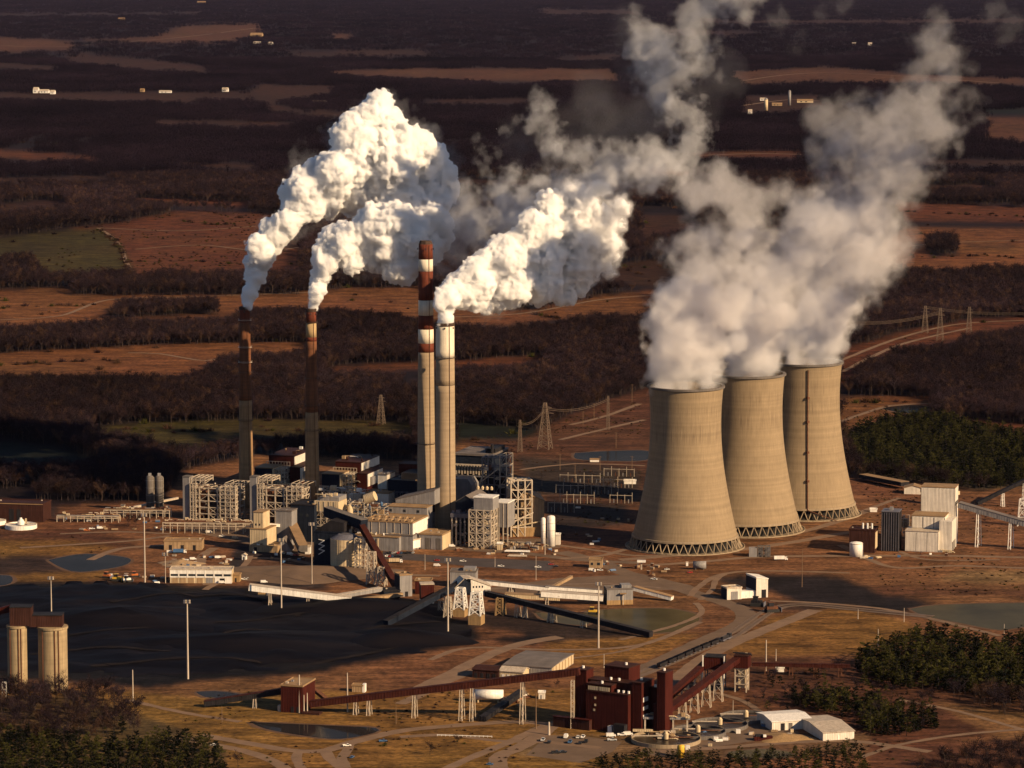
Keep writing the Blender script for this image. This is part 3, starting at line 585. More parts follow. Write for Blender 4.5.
mound('rubble_heap', 180, 564, 14, 4, 'tan_clad', 'heap of tan scrap behind the long white workshop', 'rubble heap', 1.4, 7)
mound('rubble_heap', 783, 738, 15, 3.0, 'plinth_concrete', 'pale rubble heap beside the rusty skip near the grey sheds', 'rubble heap', 1.3, 8)
# ---------------------------------------------------------------- cooling towers and chimneys
H_T = 142.0
def tower_profile(rb=48.7, rt=31.0, zt=110.0):
    b_ = zt/math.sqrt((rb/rt)**2-1); return lambda z: rt*math.sqrt(1+((z-zt)/b_)**2)
prof = tower_profile()
def tower_meshes():
    zs = [9.5+(H_T-9.5)*i/58 for i in range(59)]; m = MB(); outer = []
    for i, z in enumerate(zs):             
        outer.append((prof(z), z))
    inner = [(prof(z)-0.9, z) for z in zs[::3][::-1]]; m.lathe(outer+[(prof(H_T)+0.0,H_T),(prof(H_T)-0.9,H_T)]+inner, 96, closed=True)
    shell = m.mesh('shell', 'tower_concrete', True)
    r_ = MB(); r0 = prof(H_T); r_.lathe([(r0+0.1,H_T-1.6),(r0+1.3,H_T-1.2),(r0+1.3,H_T+0.5),(r0-1.4,H_T+0.5),(r0-1.4,H_T+0.05)], 96, caps=False)
    l_ = MB(); l_.lathe([(prof(9.5)+0.12,9.2),(prof(9.5)+0.9,9.3),(prof(11)+0.9,11.0),(prof(11)+0.1,11.2)], 96, caps=False)
    c = MB(); rb = prof(0)+1.0; n = 40; a = 2*math.pi/n/2; c.bar((rb,0,0),(prof(9.5)*math.cos(a)-0.2,prof(9.5)*math.sin(a),9.6),0.68); c.bar((rb,0.02,0),(prof(9.5)*math.cos(a)-0.2,-prof(9.5)*math.sin(a),9.6),0.68); c.box(rb-1.2,rb+1.2,-1.2,1.2,-0.2,0.7)
    b_ = MB(); b_.lathe([(rb+3,0.05),(rb+3,1.0),(rb+2.3,1.0),(rb+2.3,0.3),(0.1,0.3)], 72, caps=False)
    f = MB(); f.lathe([(rb-7,0.35),(rb-8,8.6),(0.1,8.7)], 48, caps=False)
    return shell, r_.mesh('rim', 'concrete_dark'), l_.mesh('ring_beam', 'concrete'), c.mesh('column', 'concrete'), b_.mesh('basin', 'concrete'), f.mesh('fill_pack', 'tower_inside'), n
m, nt, b = newmat('tower_concrete', 0.88)     # lifts, vertical shutter marks, weather streaks below the rim
tc = nt.nodes.new('ShaderNodeTexCoord'); sx = nt.nodes.new('ShaderNodeSeparateXYZ'); nt.links.new(tc.outputs['Object'], sx.inputs[0])
ang = math2(nt, 'ARCTAN2', sx.outputs[1], sx.outputs[0]); cb = nt.nodes.new('ShaderNodeCombineXYZ')
oi = nt.nodes.new('ShaderNodeObjectInfo')
nt.links.new(math2(nt, 'ADD', math2(nt, 'MULTIPLY', ang, 34.0), math2(nt, 'MULTIPLY', oi.outputs['Random'], 500)), cb.inputs[0]); nt.links.new(math2(nt, 'MULTIPLY', sx.outputs[2], 0.07), cb.inputs[1])
st = ramp_noise(nt, 1.0, 5, cb.outputs[0], 0.65)
lf = nt.nodes.new('ShaderNodeTexNoise'); lf.noise_dimensions = '1D'; lf.inputs['Scale'].default_value = 0.3; lf.inputs['Detail'].default_value = 4; nt.links.new(math2(nt, 'ADD', sx.outputs[2], math2(nt, 'MULTIPLY', oi.outputs['Random'], 900)), lf.inputs['W'])
bn = ramp_noise(nt, 0.06, 4, tc.outputs['Object'])
f = math2(nt, 'MULTIPLY', mapr(nt, lf.outputs[0], 0.3, 0.7, 0.90, 1.08), mapr(nt, st.outputs[0], 0.3, 0.7, 0.84, 1.10)); f = math2(nt, 'MULTIPLY', f, mapr(nt, bn.outputs[0], 0.3, 0.7, 0.93, 1.07))
saw = math2(nt, 'FRACT', math2(nt, 'MULTIPLY', sx.outputs[2], 1/4.43), 0); f = math2(nt, 'MULTIPLY', f, mapr(nt, saw, 0.0, 0.10, 0.93, 1.0))
sa = math2(nt, 'FRACT', math2(nt, 'MULTIPLY', ang, 96/6.2832), 0); f = math2(nt, 'MULTIPLY', f, mapr(nt, sa, 0.0, 0.16, 0.93, 1.0))
rgb = nt.nodes.new('ShaderNodeRGB'); rgb.outputs[0].default_value = (0.228,0.168,0.103,1); col = mul(nt, rgb.outputs[0], f)
cb2 = nt.nodes.new('ShaderNodeCombineXYZ'); nt.links.new(math2(nt, 'ADD', math2(nt, 'MULTIPLY', ang, 60.0), math2(nt, 'MULTIPLY', oi.outputs['Random'], 300)), cb2.inputs[0]); nt.links.new(math2(nt, 'MULTIPLY', sx.outputs[2], 0.035), cb2.inputs[1])
s2 = ramp_noise(nt, 1.0, 3, cb2.outputs[0])
up = mapr(nt, sx.outputs[2], 92, 100, 0, 1); up2 = mapr(nt, sx.outputs[2], 122, 130, 1, 0.25)
k = math2(nt, 'MULTIPLY', math2(nt, 'MULTIPLY', up, up2), mapr(nt, s2.outputs[0], 0.53, 0.66, 0, 0.75))
col = mix(nt, k, col, (0.075,0.05,0.034)); nt.links.new(col, b.inputs['Base Color'])
TM = tower_meshes()
TL = ['nearest and leftmost of the three big concrete cooling towers, dark drip stains near its rim', 'middle one of the three big concrete cooling towers', 'farthest and rightmost cooling tower, with a rusty ladder pipe up its side']
for i, (px, py) in enumerate(TW):
    t = tag(empty('cooling_tower', G(px, py), 0.3*i), TL[i], 'cooling tower', 'hyperbolic cooling towers in a row')
    for nm, me in zip(('shell','rim','ring_beam'), TM[:3]): o = bpy.data.objects.new(nm, me); COL.objects.link(o); o.parent = t
    for nm, me in zip(('basin','fill_pack'), TM[4:6]): o = bpy.data.objects.new(nm, me); COL.objects.link(o); o.parent = t
    for k in range(TM[6]):
        o = bpy.data.objects.new('column', TM[3]); COL.objects.link(o); o.parent = t; o.rotation_euler = (0,0,2*math.pi*k/TM[6])
    if i == 2:
        a = R(-92)-0.6; ln = MB(); ca, sa_ = math.cos(a), math.sin(a); pts = [((prof(z)+0.9)*ca,(prof(z)+0.9)*sa_,z) for z in np.linspace(10,H_T-4,24)]
        ln.tube(pts, 0.5, 6); pp = ln.build('riser_pipe', 'rust', t)
        for z in (36,62,90,112): MB().box((prof(z)+1)*ca-1.2,(prof(z)+1)*ca+1.2,(prof(z)+1)*sa_-1.2,(prof(z)+1)*sa_+1.2,z-1,z+1).build('landing', 'rust', t)
        st_ = MB(); st_.bar((pts[0][0],pts[0][1],10),(56*math.cos(a+0.5),56*math.sin(a+0.5),0.5),1.2,0.6); st_.build('stair', 'rust', t)
def chimney(name, key, top_py, r0, r1, segs, label, platforms=(), group='tall chimneys of the power station', cone=False):
    p = G(*CH[key]); s = S(p); H = W(CH[key][0], top_py, p.y).z; t = tag(empty(name, p), label, 'chimney', group)
    rad = lambda z: r0+(r1-r0)*max(0, min(1, z/H))**0.8
    for i, (fa, fb, mt, nm) in enumerate(segs):
        za = W(0, fa, p.y).z if fa else -0.5; zb = W(0, fb, p.y).z if fb else H
        n = max(2, int((zb-za)/6)); m = MB(); m.lathe([(rad(za+(zb-za)*j/n), za+(zb-za)*j/n) for j in range(n+1)], 40); m.build(nm, mt, t, True)
    cp = MB(); rr = rad(H)
    if cone: cp.lathe([(rr,H+0.003),(rr*0.80,H+3.0),(rr*0.55,H+3.0),(rr*0.5,H+0.5)], 8, caps=False)
    else: cp.lathe([(rr+0.35,H-2.5),(rr+0.4,H+0.4),(rr-0.7,H+0.4),(rr-0.8,H-6)], 40, caps=False)
    cp.build('cap', 'chimney_cap', t)
    for pz in platforms:
        z = W(0, pz, p.y).z; m = MB(); rr = rad(z); m.lathe([(rr+0.02,z-0.4),(rr+1.3,z-0.3),(rr+1.3,z),(rr+0.02,z)], 32, caps=False); m.lathe([(rr+1.28,z+1.1),(rr+1.36,z+1.1),(rr+1.36,z+1.25),(rr+1.28,z+1.25)], 32, closed=True); m.build('platform', 'steel_white' if pz < 365 and key == 'a' else 'chimney_cap', t)
    ld = MB(); a = R(-62); ld.bar(((rad(0)+0.4)*math.cos(a),(rad(0)+0.4)*math.sin(a),2),((rad(H)+0.4)*math.cos(a),(rad(H)+0.4)*math.sin(a),H-1),0.35); ld.build('ladder', 'rust', t)
    for z in (H-4,):
        for q in range(3): aa = R(-90+60*(q-1)); MB().box((rr+0.2)*math.cos(aa)-.5,(rr+0.2)*math.cos(aa)+.5,(rr+0.2)*math.sin(aa)-.5,(rr+0.2)*math.sin(aa)+.5,z-.7,z+.7).build('aircraft_lamp', 'black_paint', t)
    return t, H, rad
chimney('chimney', 'a', 307, 7.4, 4.9, [(0,400,'chimney_tan','shaft'),(400,322,'chimney_brown','shaft'),(322,307,'chimney_red','top_band')], 'leftmost brown chimney, rusty at the top and dark in its middle', (320,347,362,372,420))
chimney('chimney', 'b', 309, 7.4, 4.6, [(0,412,'chimney_tan','shaft'),(412,341,'chimney_brown','shaft'),(341,337,'chimney_red','lower_band'),(337,323,'chimney_tan_band','pale_band'),(323,309,'chimney_red','top_band')], 'second chimney from the left, with one pale band under its red top', (322,378,405,430))
chimney('chimney', 'c', 244, 8.8, 6.3, [(0,352,'chimney_concrete','shaft'),(352,343,'chimney_red','lower_band'),(343,329,'chimney_white','white_band'),(329,315,'chimney_red','red_band'),(315,300,'chimney_white','white_band'),(300,271,'chimney_red','red_band'),(271,259,'chimney_white','white_band'),(259,244,'chimney_red','top_band')], 'tallest chimney, banded red and white and giving off no steam', (443,), cone=True)
chimney('chimney', 'd', 323, 9.6, 8.2, [(0,385,'chimney_concrete','shaft'),(385,358,'chimney_concrete','shaft'),(358,323,'chimney_white','white_band')], 'pale concrete chimney with a white top, right of the tallest one', (357,))

# ---------------------------------------------------------------- small repeated things
def mast(px, py, h, label, r=0.55, head=True, mat='pole_metal', group='tall masts and poles'):
    t = Thing('light_mast' if head else 'pole', px, py, label, 'light mast' if head else 'pole', 0, group)
    H = h*t.kz; MB().tube([(0,0,-0.2),(0,0,H*0.5),(0,0,H)], r, 8, r*0.6).build('pole', mat, t.o)
    if head:
        m = MB(); m.box(-2.6,2.6,-0.3,0.3,H,H+0.35); m.box(-2.4,2.4,-0.3,0.3,H+1.7,H+2.0); m.box(-0.15,0.15,-0.15,0.15,H+0.3,H+1.9); m.build('head_frame', 'steel_dark', t.o)
        for k in range(4):
            for z in (H+0.35, H+1.7): MB().box(-2.5+k*1.3,-1.5+k*1.3,-1.0,-0.32,z,z+1.1).build('floodlight', 'steel_white' if k % 2 else 'steel_dark', t.o)
    return t
for a in [(188,679,75,'tallest floodlight mast, standing in the middle of the coal yard',0.75),(145,585,68,'floodlight mast left of the long white workshop',0.7),(281.5,612,70,'mast crossing the low white gallery near its left end',0.6),(448,632,70,'mast before the peaked transfer house with a dark floodlight head',0.7),
    (598.5,648,62,'floodlight mast beside the olive pond',0.7),(51.5,616,36,'mast behind the right one of the twin concrete silos',0.5),(312,584,58,'slim mast in front of the blue clad building',0.4),(165.5,583,27,'dark mast at the left end of the white workshop',0.35)]: mast(*a)
DARK = ('dark', 'wooden', 'thin brown')
for a in [(133,701,31,'plain pale pole on the bank left of the coal yard',0.5),(299.5,713,38,'tallest pale pole before the small red transfer house',0.65),(347.5,712,39,'pale pole beside the long rusty conveyor',0.55),(304,713,18,'short stub pole touching the red transfer house',0.45),(307.3,713,20,'second short stub pole right of the red transfer house',0.45),
    (766,671,31,'tall white pole behind the dark pipe bridge',0.55),(776,661,12,'short pole just right of the tall white pole',0.35),(604,668,14,'short post with a white box below the olive pond',0.3),(545,555,22,'slim pole left of the white storage tanks',0.35),(858,619,10,'short pole on the grass above the olive pines',0.3),(802,587,37,'thin brown pole in the black ash patch',0.3),
    (878,647,18,'white pole at the left edge of the pine hillock',0.35),(904,622,14,'slim post by the right hand pond',0.3),(1004,640,16,'thin pole with a white box at the right edge',0.3),(222,722,16,'slim wooden pole on the ochre bank',0.25),(396,724,20,'wooden pole beside the bottom road bend',0.25),
    (536,729,36,'dark pole in the shadow left of the dark red plant',0.4),(549,735,13,'fat white post left of the car park',0.9),(425,570,16,'thin pole behind the red transfer box',0.25),(495,567,10,'thin pole on the far side of the asphalt lot',0.25),(536,580,24,'slim pole beside the long white conveyor',0.25),(774,726,10,'slim pole beside the nearer grey shed',0.25),(733,712,12,'thin post among the settling tanks',0.25)]: mast(*a, head=False, mat='wood_pole' if any(k in a[3] for k in DARK) and 'before the small red' not in a[3] and 'behind the dark' not in a[3] else 'pole_metal')
def lattice_tower(name, px, py, h, wb, wt, label, cat, mat, nseg=6, arms=(), w=0.5, group=None, yaw=YAW, plinth=None):
    t = Thing(name, px, py, label, cat, yaw, group); H = h*t.kz; a, b_ = wb*t.k1/2, wt*t.k1/2; c = [(-1,-1),(1,-1),(1,1),(-1,1)]; z0 = 0
    if plinth:
        z0 = plinth*t.kz; MB().box(-a*1.1,a*1.1,-a*1.1,a*1.1,-0.5,z0).build('plinth', 'plinth_concrete', t.o)
    for sx_, sy_ in c: MB().bar((sx_*a,sy_*a,z0),(sx_*b_,sy_*b_,H), w).build('leg', mat, t.o)
    m = MB()
    for k in range(nseg):
        z1, z2 = z0+(H-z0)*k/nseg, z0+(H-z0)*(k+1)/nseg; r1, r2 = a+(b_-a)*k/nseg, a+(b_-a)*(k+1)/nseg
        for q in range(4):
            p1, p2 = c[q], c[(q+1)%4]
            m.bar((p1[0]*r1,p1[1]*r1,z1),(p2[0]*r2,p2[1]*r2,z2), w*0.5); m.bar((p2[0]*r1,p2[1]*r1,z1),(p1[0]*r2,p1[1]*r2,z2), w*0.5); m.bar((p1[0]*r2,p1[1]*r2,z2),(p2[0]*r2,p2[1]*r2,z2), w*0.6)
    m.build('bracing', mat, t.o)
    for fz, l in arms:
        m = MB(); z = H*fz; l *= t.k1; m.bar((-l,0,z),(l,0,z), w*0.9); m.bar((-l,0,z),(0,0,z+H*0.05), w*0.6); m.bar((l,0,z),(0,0,z+H*0.05), w*0.6); m.build('cross_arm', mat, t.o)
    return t
for a in [(545,449,46,12,2.5,'large lattice pylon on the scrub behind the power house',0.9),(381,424,29,7,1.8,'small lattice pylon before the green field left of the tallest chimney',0.6),(925,333,27,6,1.6,'leftmost lattice pylon on the rise right of the towers',0.6),(940,341,33,6.5,1.6,'middle lattice pylon on the rise right of the towers',0.6),(969,333,26,5,1.6,'rightmost lattice pylon on the rise right of the towers',0.6),(520,452,32,4,1.4,'thin mast-like pylon left of the large lattice pylon',0.5),(608,430,34,3,1.2,'narrow line tower above the blue pond',0.4)]:
    lattice_tower('lattice_pylon', *a[:5], a[5], 'pylon', 'pylon_steel', 7, ((0.78,a[3]*0.75),(0.90,a[3]*0.6)), a[6]*0.62, 'power line pylons', 20)
def wires(a, b_, label, n=3, sag=6):
    pa, pb = G(a[0],a[1]), G(b_[0],b_[1]); pa.z = a[2]/(S(pa)*COSA(pa)); pb.z = b_[2]/(S(pb)*COSA(pb)); t = tag(empty('power_line', (pa.x,pa.y,0)), label, 'power line', 'overhead lines')
    for k in range(n):
        o = (k-(n-1)/2)*5; pts = [pa.lerp(pb,q/10)+Vector((0,o,k*1.0-sag*4*(q/10)*(1-q/10)))-Vector((pa.x,pa.y,0)) for q in range(11)]; MB().tube([tuple(p) for p in pts], 0.13, 4).build('wire', 'pylon_steel', t)
wires((925,333,25), (1060,336,24), 'faint wires running right from the leftmost pylon on the rise', 3); wires((940,341,28), (846,345,22), 'faint wires running left from the middle pylon on the rise', 3); wires((545,449,40), (608,430,30), 'faint wires between the large lattice pylon and the line tower', 2); wires((520,452,28), (545,449,40), 'faint wires between the mast-like pylon and the large one', 2)
for i, (x, y, h) in enumerate([(583,425,14),(594,418,15),(632,402,18),(616,448,16),(600,470,14),(575,478,14),(560,470,16),(632,470,14),(618,482,12),(588,492,12),(542,486,12)]):
    t = Thing('utility_pole', x, y, ['slim wooden power pole on the cleared line below the far woods','slim wooden power pole on the scrub left of the nearest cooling tower'][y > 440], 'utility pole', 20, ['power poles below the far woods','power poles on the scrub by the towers'][y > 440])
    H = h*t.kz; MB().tube([(0,0,-0.3),(0,0,H)], 0.28, 6, 0.2).build('pole', 'wood_pole', t.o); MB().bar((-1.8,0,H-1),(1.8,0,H-1),0.3).build('cross_arm', 'wood_pole', t.o)
def conveyor(name, a, b_, w, h, label, mat='rust_gallery', roof=None, cat='conveyor', legs=(), legmat='steel_white', roofmat=None):
    """enclosed gallery between two ends, each (pixel foot x, y, height in pixels); legs = fractions with a trestle"""
    pa, pb = G(a[0],a[1]), G(b_[0],b_[1]); pa.z = a[2]/(S(pa)*COSA(pa)); pb.z = b_[2]/(S(pb)*COSA(pb)); t = tag(empty(name, (pa.x,pa.y,0)), label, cat)
    d = pb-pa; L = d.length; ln = d.normalized(); sd = Vector((-ln.y, ln.x, 0)).normalized(); o = Vector((pa.x,pa.y,0)); up = ln.cross(sd)*(-1 if ln.cross(sd).z < 0 else 1)
    m = MB(); m.bar(tuple(pa-o+up*h/2), tuple(pb-o+up*h/2), w, h); m.build('gallery', mat, t)
    r_ = MB(); r_.bar(tuple(pa-o+up*(h+0.16)), tuple(pb-o+up*(h+0.16)), w+0.5, 0.3); r_.build('roof', roofmat or mat, t)
    k = max(2, int(L/9)); rb = MB()
    for i in range(1, k): q = pa-o+d*i/k; rb.bar(tuple(q-sd*(w/2+0.06)), tuple(q-sd*(w/2+0.06)+up*h), 0.18); rb.bar(tuple(q+sd*(w/2+0.06)), tuple(q+sd*(w/2+0.06)+up*h), 0.18)
    rb.build('frame_ribs', mat, t)
    for fr in legs:
        q = pa-o+d*fr; 
        if q.z < 2: continue
        e = w*0.42; m = MB()
        for sgn in (-1, 1):
            for l2 in (-1, 1): MB().bar(tuple(Vector((q.x,q.y,0))+sd*sgn*(e+q.z*0.07)+Vector((ln.x,ln.y,0)).normalized()*l2*1.2), tuple(q+sd*sgn*e+Vector((ln.x,ln.y,0))*l2*0.8-Vector((0,0,0.1))), 0.55).build('leg', legmat, t)
        n = max(1, int(q.z/6))
        for i in range(n):
            z1, z2 = q.z*i/n, q.z*(i+1)/n-0.3; e1, e2 = e+(q.z-z1)*0.07, e+(q.z-z2)*0.07; c0 = Vector((q.x,q.y,0))
            m.bar(tuple(c0+sd*e1+Vector((0,0,z1))), tuple(c0-sd*e2+Vector((0,0,z2))), 0.3); m.bar(tuple(c0-sd*e1+Vector((0,0,z1))), tuple(c0+sd*e2+Vector((0,0,z2))), 0.3)
        m.build('trestle_bracing', legmat, t)
    return t

# vehicles: one mesh of body, cabin and windows with wheels as parts
def vehicle_meshes(kind, paint):
    m = MB()
    if kind == 'car':
        m.m = 0; m.xprism([(-0.9,0.35),(0.9,0.35),(0.9,0.95),(-0.9,0.95)], -2.2, 2.2); m.m = 1; m.yprism([(-1.5,0.95),(1.1,0.95),(0.6,1.45),(-1.1,1.45)], -0.8, 0.8); m.m = 0; m.box(-1.05,0.55,-0.78,0.78,1.453,1.5); ax = (-1.4,1.4); r = 0.34; wd = 0.85
    elif kind == 'pickup':
        m.m = 0; m.box(-2.7,2.7,-0.95,0.95,0.5,1.05); m.box(-2.65,-0.3,-0.95,-0.83,1.05,1.4); m.box(-2.65,-0.3,0.83,0.95,1.05,1.4); m.m = 1; m.yprism([(-0.3,1.053),(1.5,1.053),(1.0,1.75),(-0.2,1.75)], -0.85, 0.85); m.m = 0; m.box(-0.2,1.0,-0.85,0.85,1.753,1.85); ax = (-1.7,1.7); r = 0.42; wd = 0.9
    elif kind == 'van':
        m.m = 0; m.yprism([(-2.8,0.45),(2.8,0.45),(2.8,1.2),(2.0,1.4),(1.4,2.3),(-2.8,2.3)], -1.0, 1.0); m.m = 1; m.yprism([(1.45,1.45),(1.95,1.42),(1.45,2.15)], -1.02, 1.02); ax = (-1.8,1.8); r = 0.4; wd = 0.95
    else:
        m.m = 0; m.box(-6.0,3.0,-1.25,1.25,1.2,3.9); m.m = 2; m.box(-6.2,5.6,-0.5,0.5,0.7,1.1); m.m = 3; m.yprism([(3.3,0.6),(5.7,0.6),(5.7,1.9),(5.3,3.1),(3.3,3.1)], -1.2, 1.2); m.m = 1; m.box(4.6,5.52,-1.22,1.22,2.0,2.8); ax = (-5.0,-3.8,4.6); r = 0.52; wd = 1.15
    me = m.mesh('body', [paint, 'glass', 'steel_dark', 'white_paint']); wm = MB(); wm.lathe([(r,-0.12),(r,0.12)], 10); whm = wm.mesh('wheel', 'rubber')
    return me, whm, ax, r, wd
VC = {}
def vehicle(kind, paint, px, py, rz, label, cat=None, group=None, sc=1.0):
    if (kind, paint) not in VC: VC[(kind, paint)] = vehicle_meshes(kind, paint)
    me, whm, ax, r, wd = VC[(kind, paint)]; nm = {'car':'parked_car','pickup':'pickup_truck','van':'van','truck':'lorry'}[kind]
    p = G(px, py); p.z = 0.12; t = tag(empty(nm, p, R(rz)), label, cat or {'car':'car','pickup':'pickup','van':'van','truck':'lorry'}[kind], group); t.scale = (sc,sc,sc)
    b_ = bpy.data.objects.new('body', me); COL.objects.link(b_); b_.parent = t
    for x in ax:
        for y in (-wd, wd): o = bpy.data.objects.new('wheel', whm); COL.objects.link(o); o.parent = t; o.location = (x,y,r); o.rotation_euler = (math.pi/2,0,0)
    return t
# ---------------------------------------------------------------- left edge
t = Thing('storage_shed', -25, 520, 'long dark brown shed at the left edge behind the white settling tank', 'shed', 10); t.house(0,70,24,17,'brown_clad','brown_clad'); t.box('door',35,40,-0.2,0.1,0,12,'dark_clad'); t.box('door',43,47,-0.2,0.1,0,12,'dark_clad'); t.box('eaves_trim',0,70,-0.6,-0.42,17,17.8,'tan_roof')
for px, py, r, lab in ((21,528,16,'round white settling tank near the dark brown shed, with a bridge on top'),(-6,524,12,'white round tank cut by the left edge')):
    t = Thing('settling_tank', px, py, lab, 'tank', 0); rr = r*t.k1; m = MB(); m.lathe([(rr,0),(rr,3.6),(rr-0.5,3.6),(rr-0.5,2.6),(0.1,2.4)], 40, caps=False); m.build('tank_wall', 'white_paint', t.o)
    MB().box(-rr,rr,-0.7,0.7,3.7,4.5).build('bridge', 'steel_white', t.o); MB().lathe([(3.2,3.2),(3.2,6.0),(1.5,8.0),(1.0,9.5)], 14).build('drive_house', 'white_paint', t.o)
    for k in range(3): MB().box(rr*0.2+k*2.4-4,rr*0.2+k*2.4-2.6,1.2,2.8,2.7,6.5+k).build('pump', 'cream_clad', t.o)
for px, lab in ((150.3,'left one of the two slim dark silos before the wood'),(159.6,'right one of the two slim dark silos before the wood')):
    t = Thing('dark_silo', px, 513, lab, 'silo', 0, 'slim dark silos'); r = 3.9*t.k1; H = 36*t.kz; MB().lathe([(r,0),(r,H),(r*0.7,H+1.2)], 24).build('body', 'concrete_dark', t.o, True)
    for k in range(5): MB().lathe([(r+0.02,H*(k+0.5)/5),(r+0.2,H*(k+0.5)/5),(r+0.2,H*(k+0.5)/5+0.4),(r+0.02,H*(k+0.5)/5+0.4)], 24, caps=False).build('hoop', 'grey_clad', t.o)
    MB().box(-1.4,1.4,-1.4,1.4,H+1.2,H+3.6).build('filter', 'grey_clad', t.o); MB().bar((r+0.3,-1.5,0),(r+0.3,-1.5,H),0.4).build('ladder', 'steel_white', t.o)
conveyor('pipe_bridge', (121,517,6), (178,508,9), 2.0, 1.6, 'thin pale pipe bridge slanting past the slim dark silos', 'steel_white', legs=(0.05,0.35,0.7)); t = Thing('pump_house', 122.5, 516, 'small pale tower at the left end of the slanting pipe bridge', 'pump house', 10); t.house(-1.5,1.5,4,10,'cream_clad')
def pipe_rack(px, py, w, h, n, dep, label, seed, extra=12, yaw=4):
    t = Thing('pipe_rack', px, py, label, 'pipe rack', yaw); 
    for i in range(n+1):
        for y in (0, dep): t.mb().bar((w*i/n,y,0),(w*i/n,y,h), 0.6).build('post', 'steel_white', t.o)
    for z in (h, h*0.7):
        for y in (0, dep): t.mb().bar((-0.5,y,z),(w+0.5,y,z), 0.55).build('beam', 'steel_white', t.o)
    rg = random.Random(seed)
    for k in range(6): y = dep*(0.1+0.16*k); z = h*t.kz+0.55+rg.uniform(0,.6); MB().tube([(0,y,z),(w*t.kx,y,z)], rg.uniform(0.25,0.5), 6).build('pipe', rg.choice(['rust','steel_white','grey_clad','tan_clad','rust']), t.o)
    t.clutter(extra, 2, w-2, 0.2, dep, [h+0.8], ['rust','steel_white','brown_clad','cream_clad'], 0.5, 1.5, seed); return t
pipe_rack(57,522,62,6,9,8,'long low pipe rack left of the open boiler frames',3,18); pipe_rack(104,518,66,8,10,10,'raised pipe rack behind the dark bush, by the slim silos',4,26); pipe_rack(163,533,88,10.5,12,12,'long pipe rack on pale posts below the open boiler frames',5,40)
t = Thing('tank_group', 90, 521, 'low row of small tan tanks beside the left pipe rack', 'tank', 0)
for k in range(5): MB().tube([(k*9-14,3,2.2),(k*9-8,3,2.2)], 2.0, 12).build('tank', ['cream_clad','tan_clad','white_paint','rust','tan_clad'][k], t.o); MB().box(k*9-13,k*9-9,2,4,0,0.6).build('saddle', 'concrete_dark', t.o)
t = Thing('store_building', 164, 550, 'long low tan building with bluish trailers parked before it', 'building', 2); t.house(0,38,16,8.5,'tan_clad','tan_roof')
for k in range(3): t.box('door',5+k*12,8+k*12,-0.15,0.1,0,5,'dark_clad')
# white workshop
t = Thing('workshop', 170, 583, 'long white workshop with a strip of dark windows and open bays', 'workshop', 2); t.house(0,62,14,13,'cream_clad','steel_white')
t.box('upper_wall',0,62,-0.25,-0.02,9.2,13,'white_paint'); t.box('lower_wall',0,44,-0.25,-0.02,5.6,7.0,'white_paint'); t.box('end_wall',45,62,-0.3,-0.02,0,6.9,'white_paint')
for k in range(7): t.box('pilaster',k*62/7-0.6 if k else 0,k*62/7+0.6,-0.42,-0.27,5.6,13,'white_paint')
for k in range(7): t.panes('window',[(k*62/7+1.0,(k+1)*62/7-1.0)],-0.02,7.0,9.1)
for a, c_ in ((2,8),(10,16),(18,24),(27,33)): t.box('bay_door',a,c_,-0.2,0.05,0,5.2,'tan_clad')
t.box('bay_door',36,43,-0.2,0.05,0,5.4,'grey_clad'); t.box('bay_door',50,55,-0.45,-0.31,0,5.0,'dark_clad')
t.box('canopy',-6,28,14.6,16,12.6,13.2,'grey_roof')
t = Thing('brick_annex', 233, 582, 'small tan brick annex at the right end of the white workshop', 'annex', 6); t.house(0,6.5,8,6.5,'plinth_concrete','tan_roof'); t.box('door',2,3.6,-0.15,0.1,0,4,'dark_clad')
t = Thing('hut', 242, 560, 'tiny white hut on the bare slope right of the workshop', 'hut', 10); t.gable(0,4,4,4.5,1.6,'white_paint','steel_white',along='y'); t.box('door',1.3,2.7,-0.15,0.05,0,3.2,'dark_clad')

# ---------------------------------------------------------------- boiler house blocks behind the first two chimneys
def red_block(px, py, label, seed, hp=1.0):
    t = Thing('boiler_house', px, py, label, 'boiler house'); d = 52
    t.mb().box(0,26,30,30+d,0,38*hp).build('red_block', 'red_clad', t.o); t.mb().box(26.05,26.8,30,30+d,27*hp,38*hp).build('end_panel', 'white_clad', t.o); t.mb().box(-0.4,27.2,29.5,31+d,38*hp+0.05,39*hp).build('roof', 'brown_clad', t.o)
    t.clutter(9,1,25,32,30+d-4,[39*hp],['white_paint','tan_clad','brown_clad'],0.8,1.8,seed)
    t.mb().box(27.5,38,14,14+44,0,27*hp).build('red_block', 'red_clad', t.o); t.mb().box(38.05,38.7,14,14+44,8,27*hp).build('end_panel', 'white_clad', t.o); t.mb().box(27.2,39,13.6,58.4,27*hp+0.05,27.8*hp).build('roof', 'brown_clad', t.o)
    t.mb().box(39,41,20,34,9,22*hp).build('duct', 'grey_clad', t.o)
    t.mb().box(-4,14,2,28,0,27*hp).build('tan_block', 'navy_clad', t.o); t.mb().box(14.05,14.7,2,28,9,27*hp).build('end_panel', 'cream_clad', t.o); t.mb().box(-4.4,15,1.6,28.4,27*hp+0.05,28*hp).build('roof', 'tan_roof', t.o)  # the block is tan; shade on its front is coloured in as navy
    for k in range(9): t.mb().bar((-2+k*3,29,23*hp),(-2+k*3,29,31*hp),0.4).build('gantry_post', 'steel_white', t.o)
    for z in (26.5,31): t.mb().bar((-2,29,z*hp),(22,29,z*hp),0.45).build('gantry_rail', 'steel_white', t.o)
    t.frame(15.5,25,6,24,0,26*hp,3,2,5,'steel_white',0.8,0.5,random.Random(seed)); t.clutter(14,15,27,6,26,[4,8,12,16],['cream_clad','tan_clad','steel_white','rust'],0.8,2.4,seed+1)
    return t
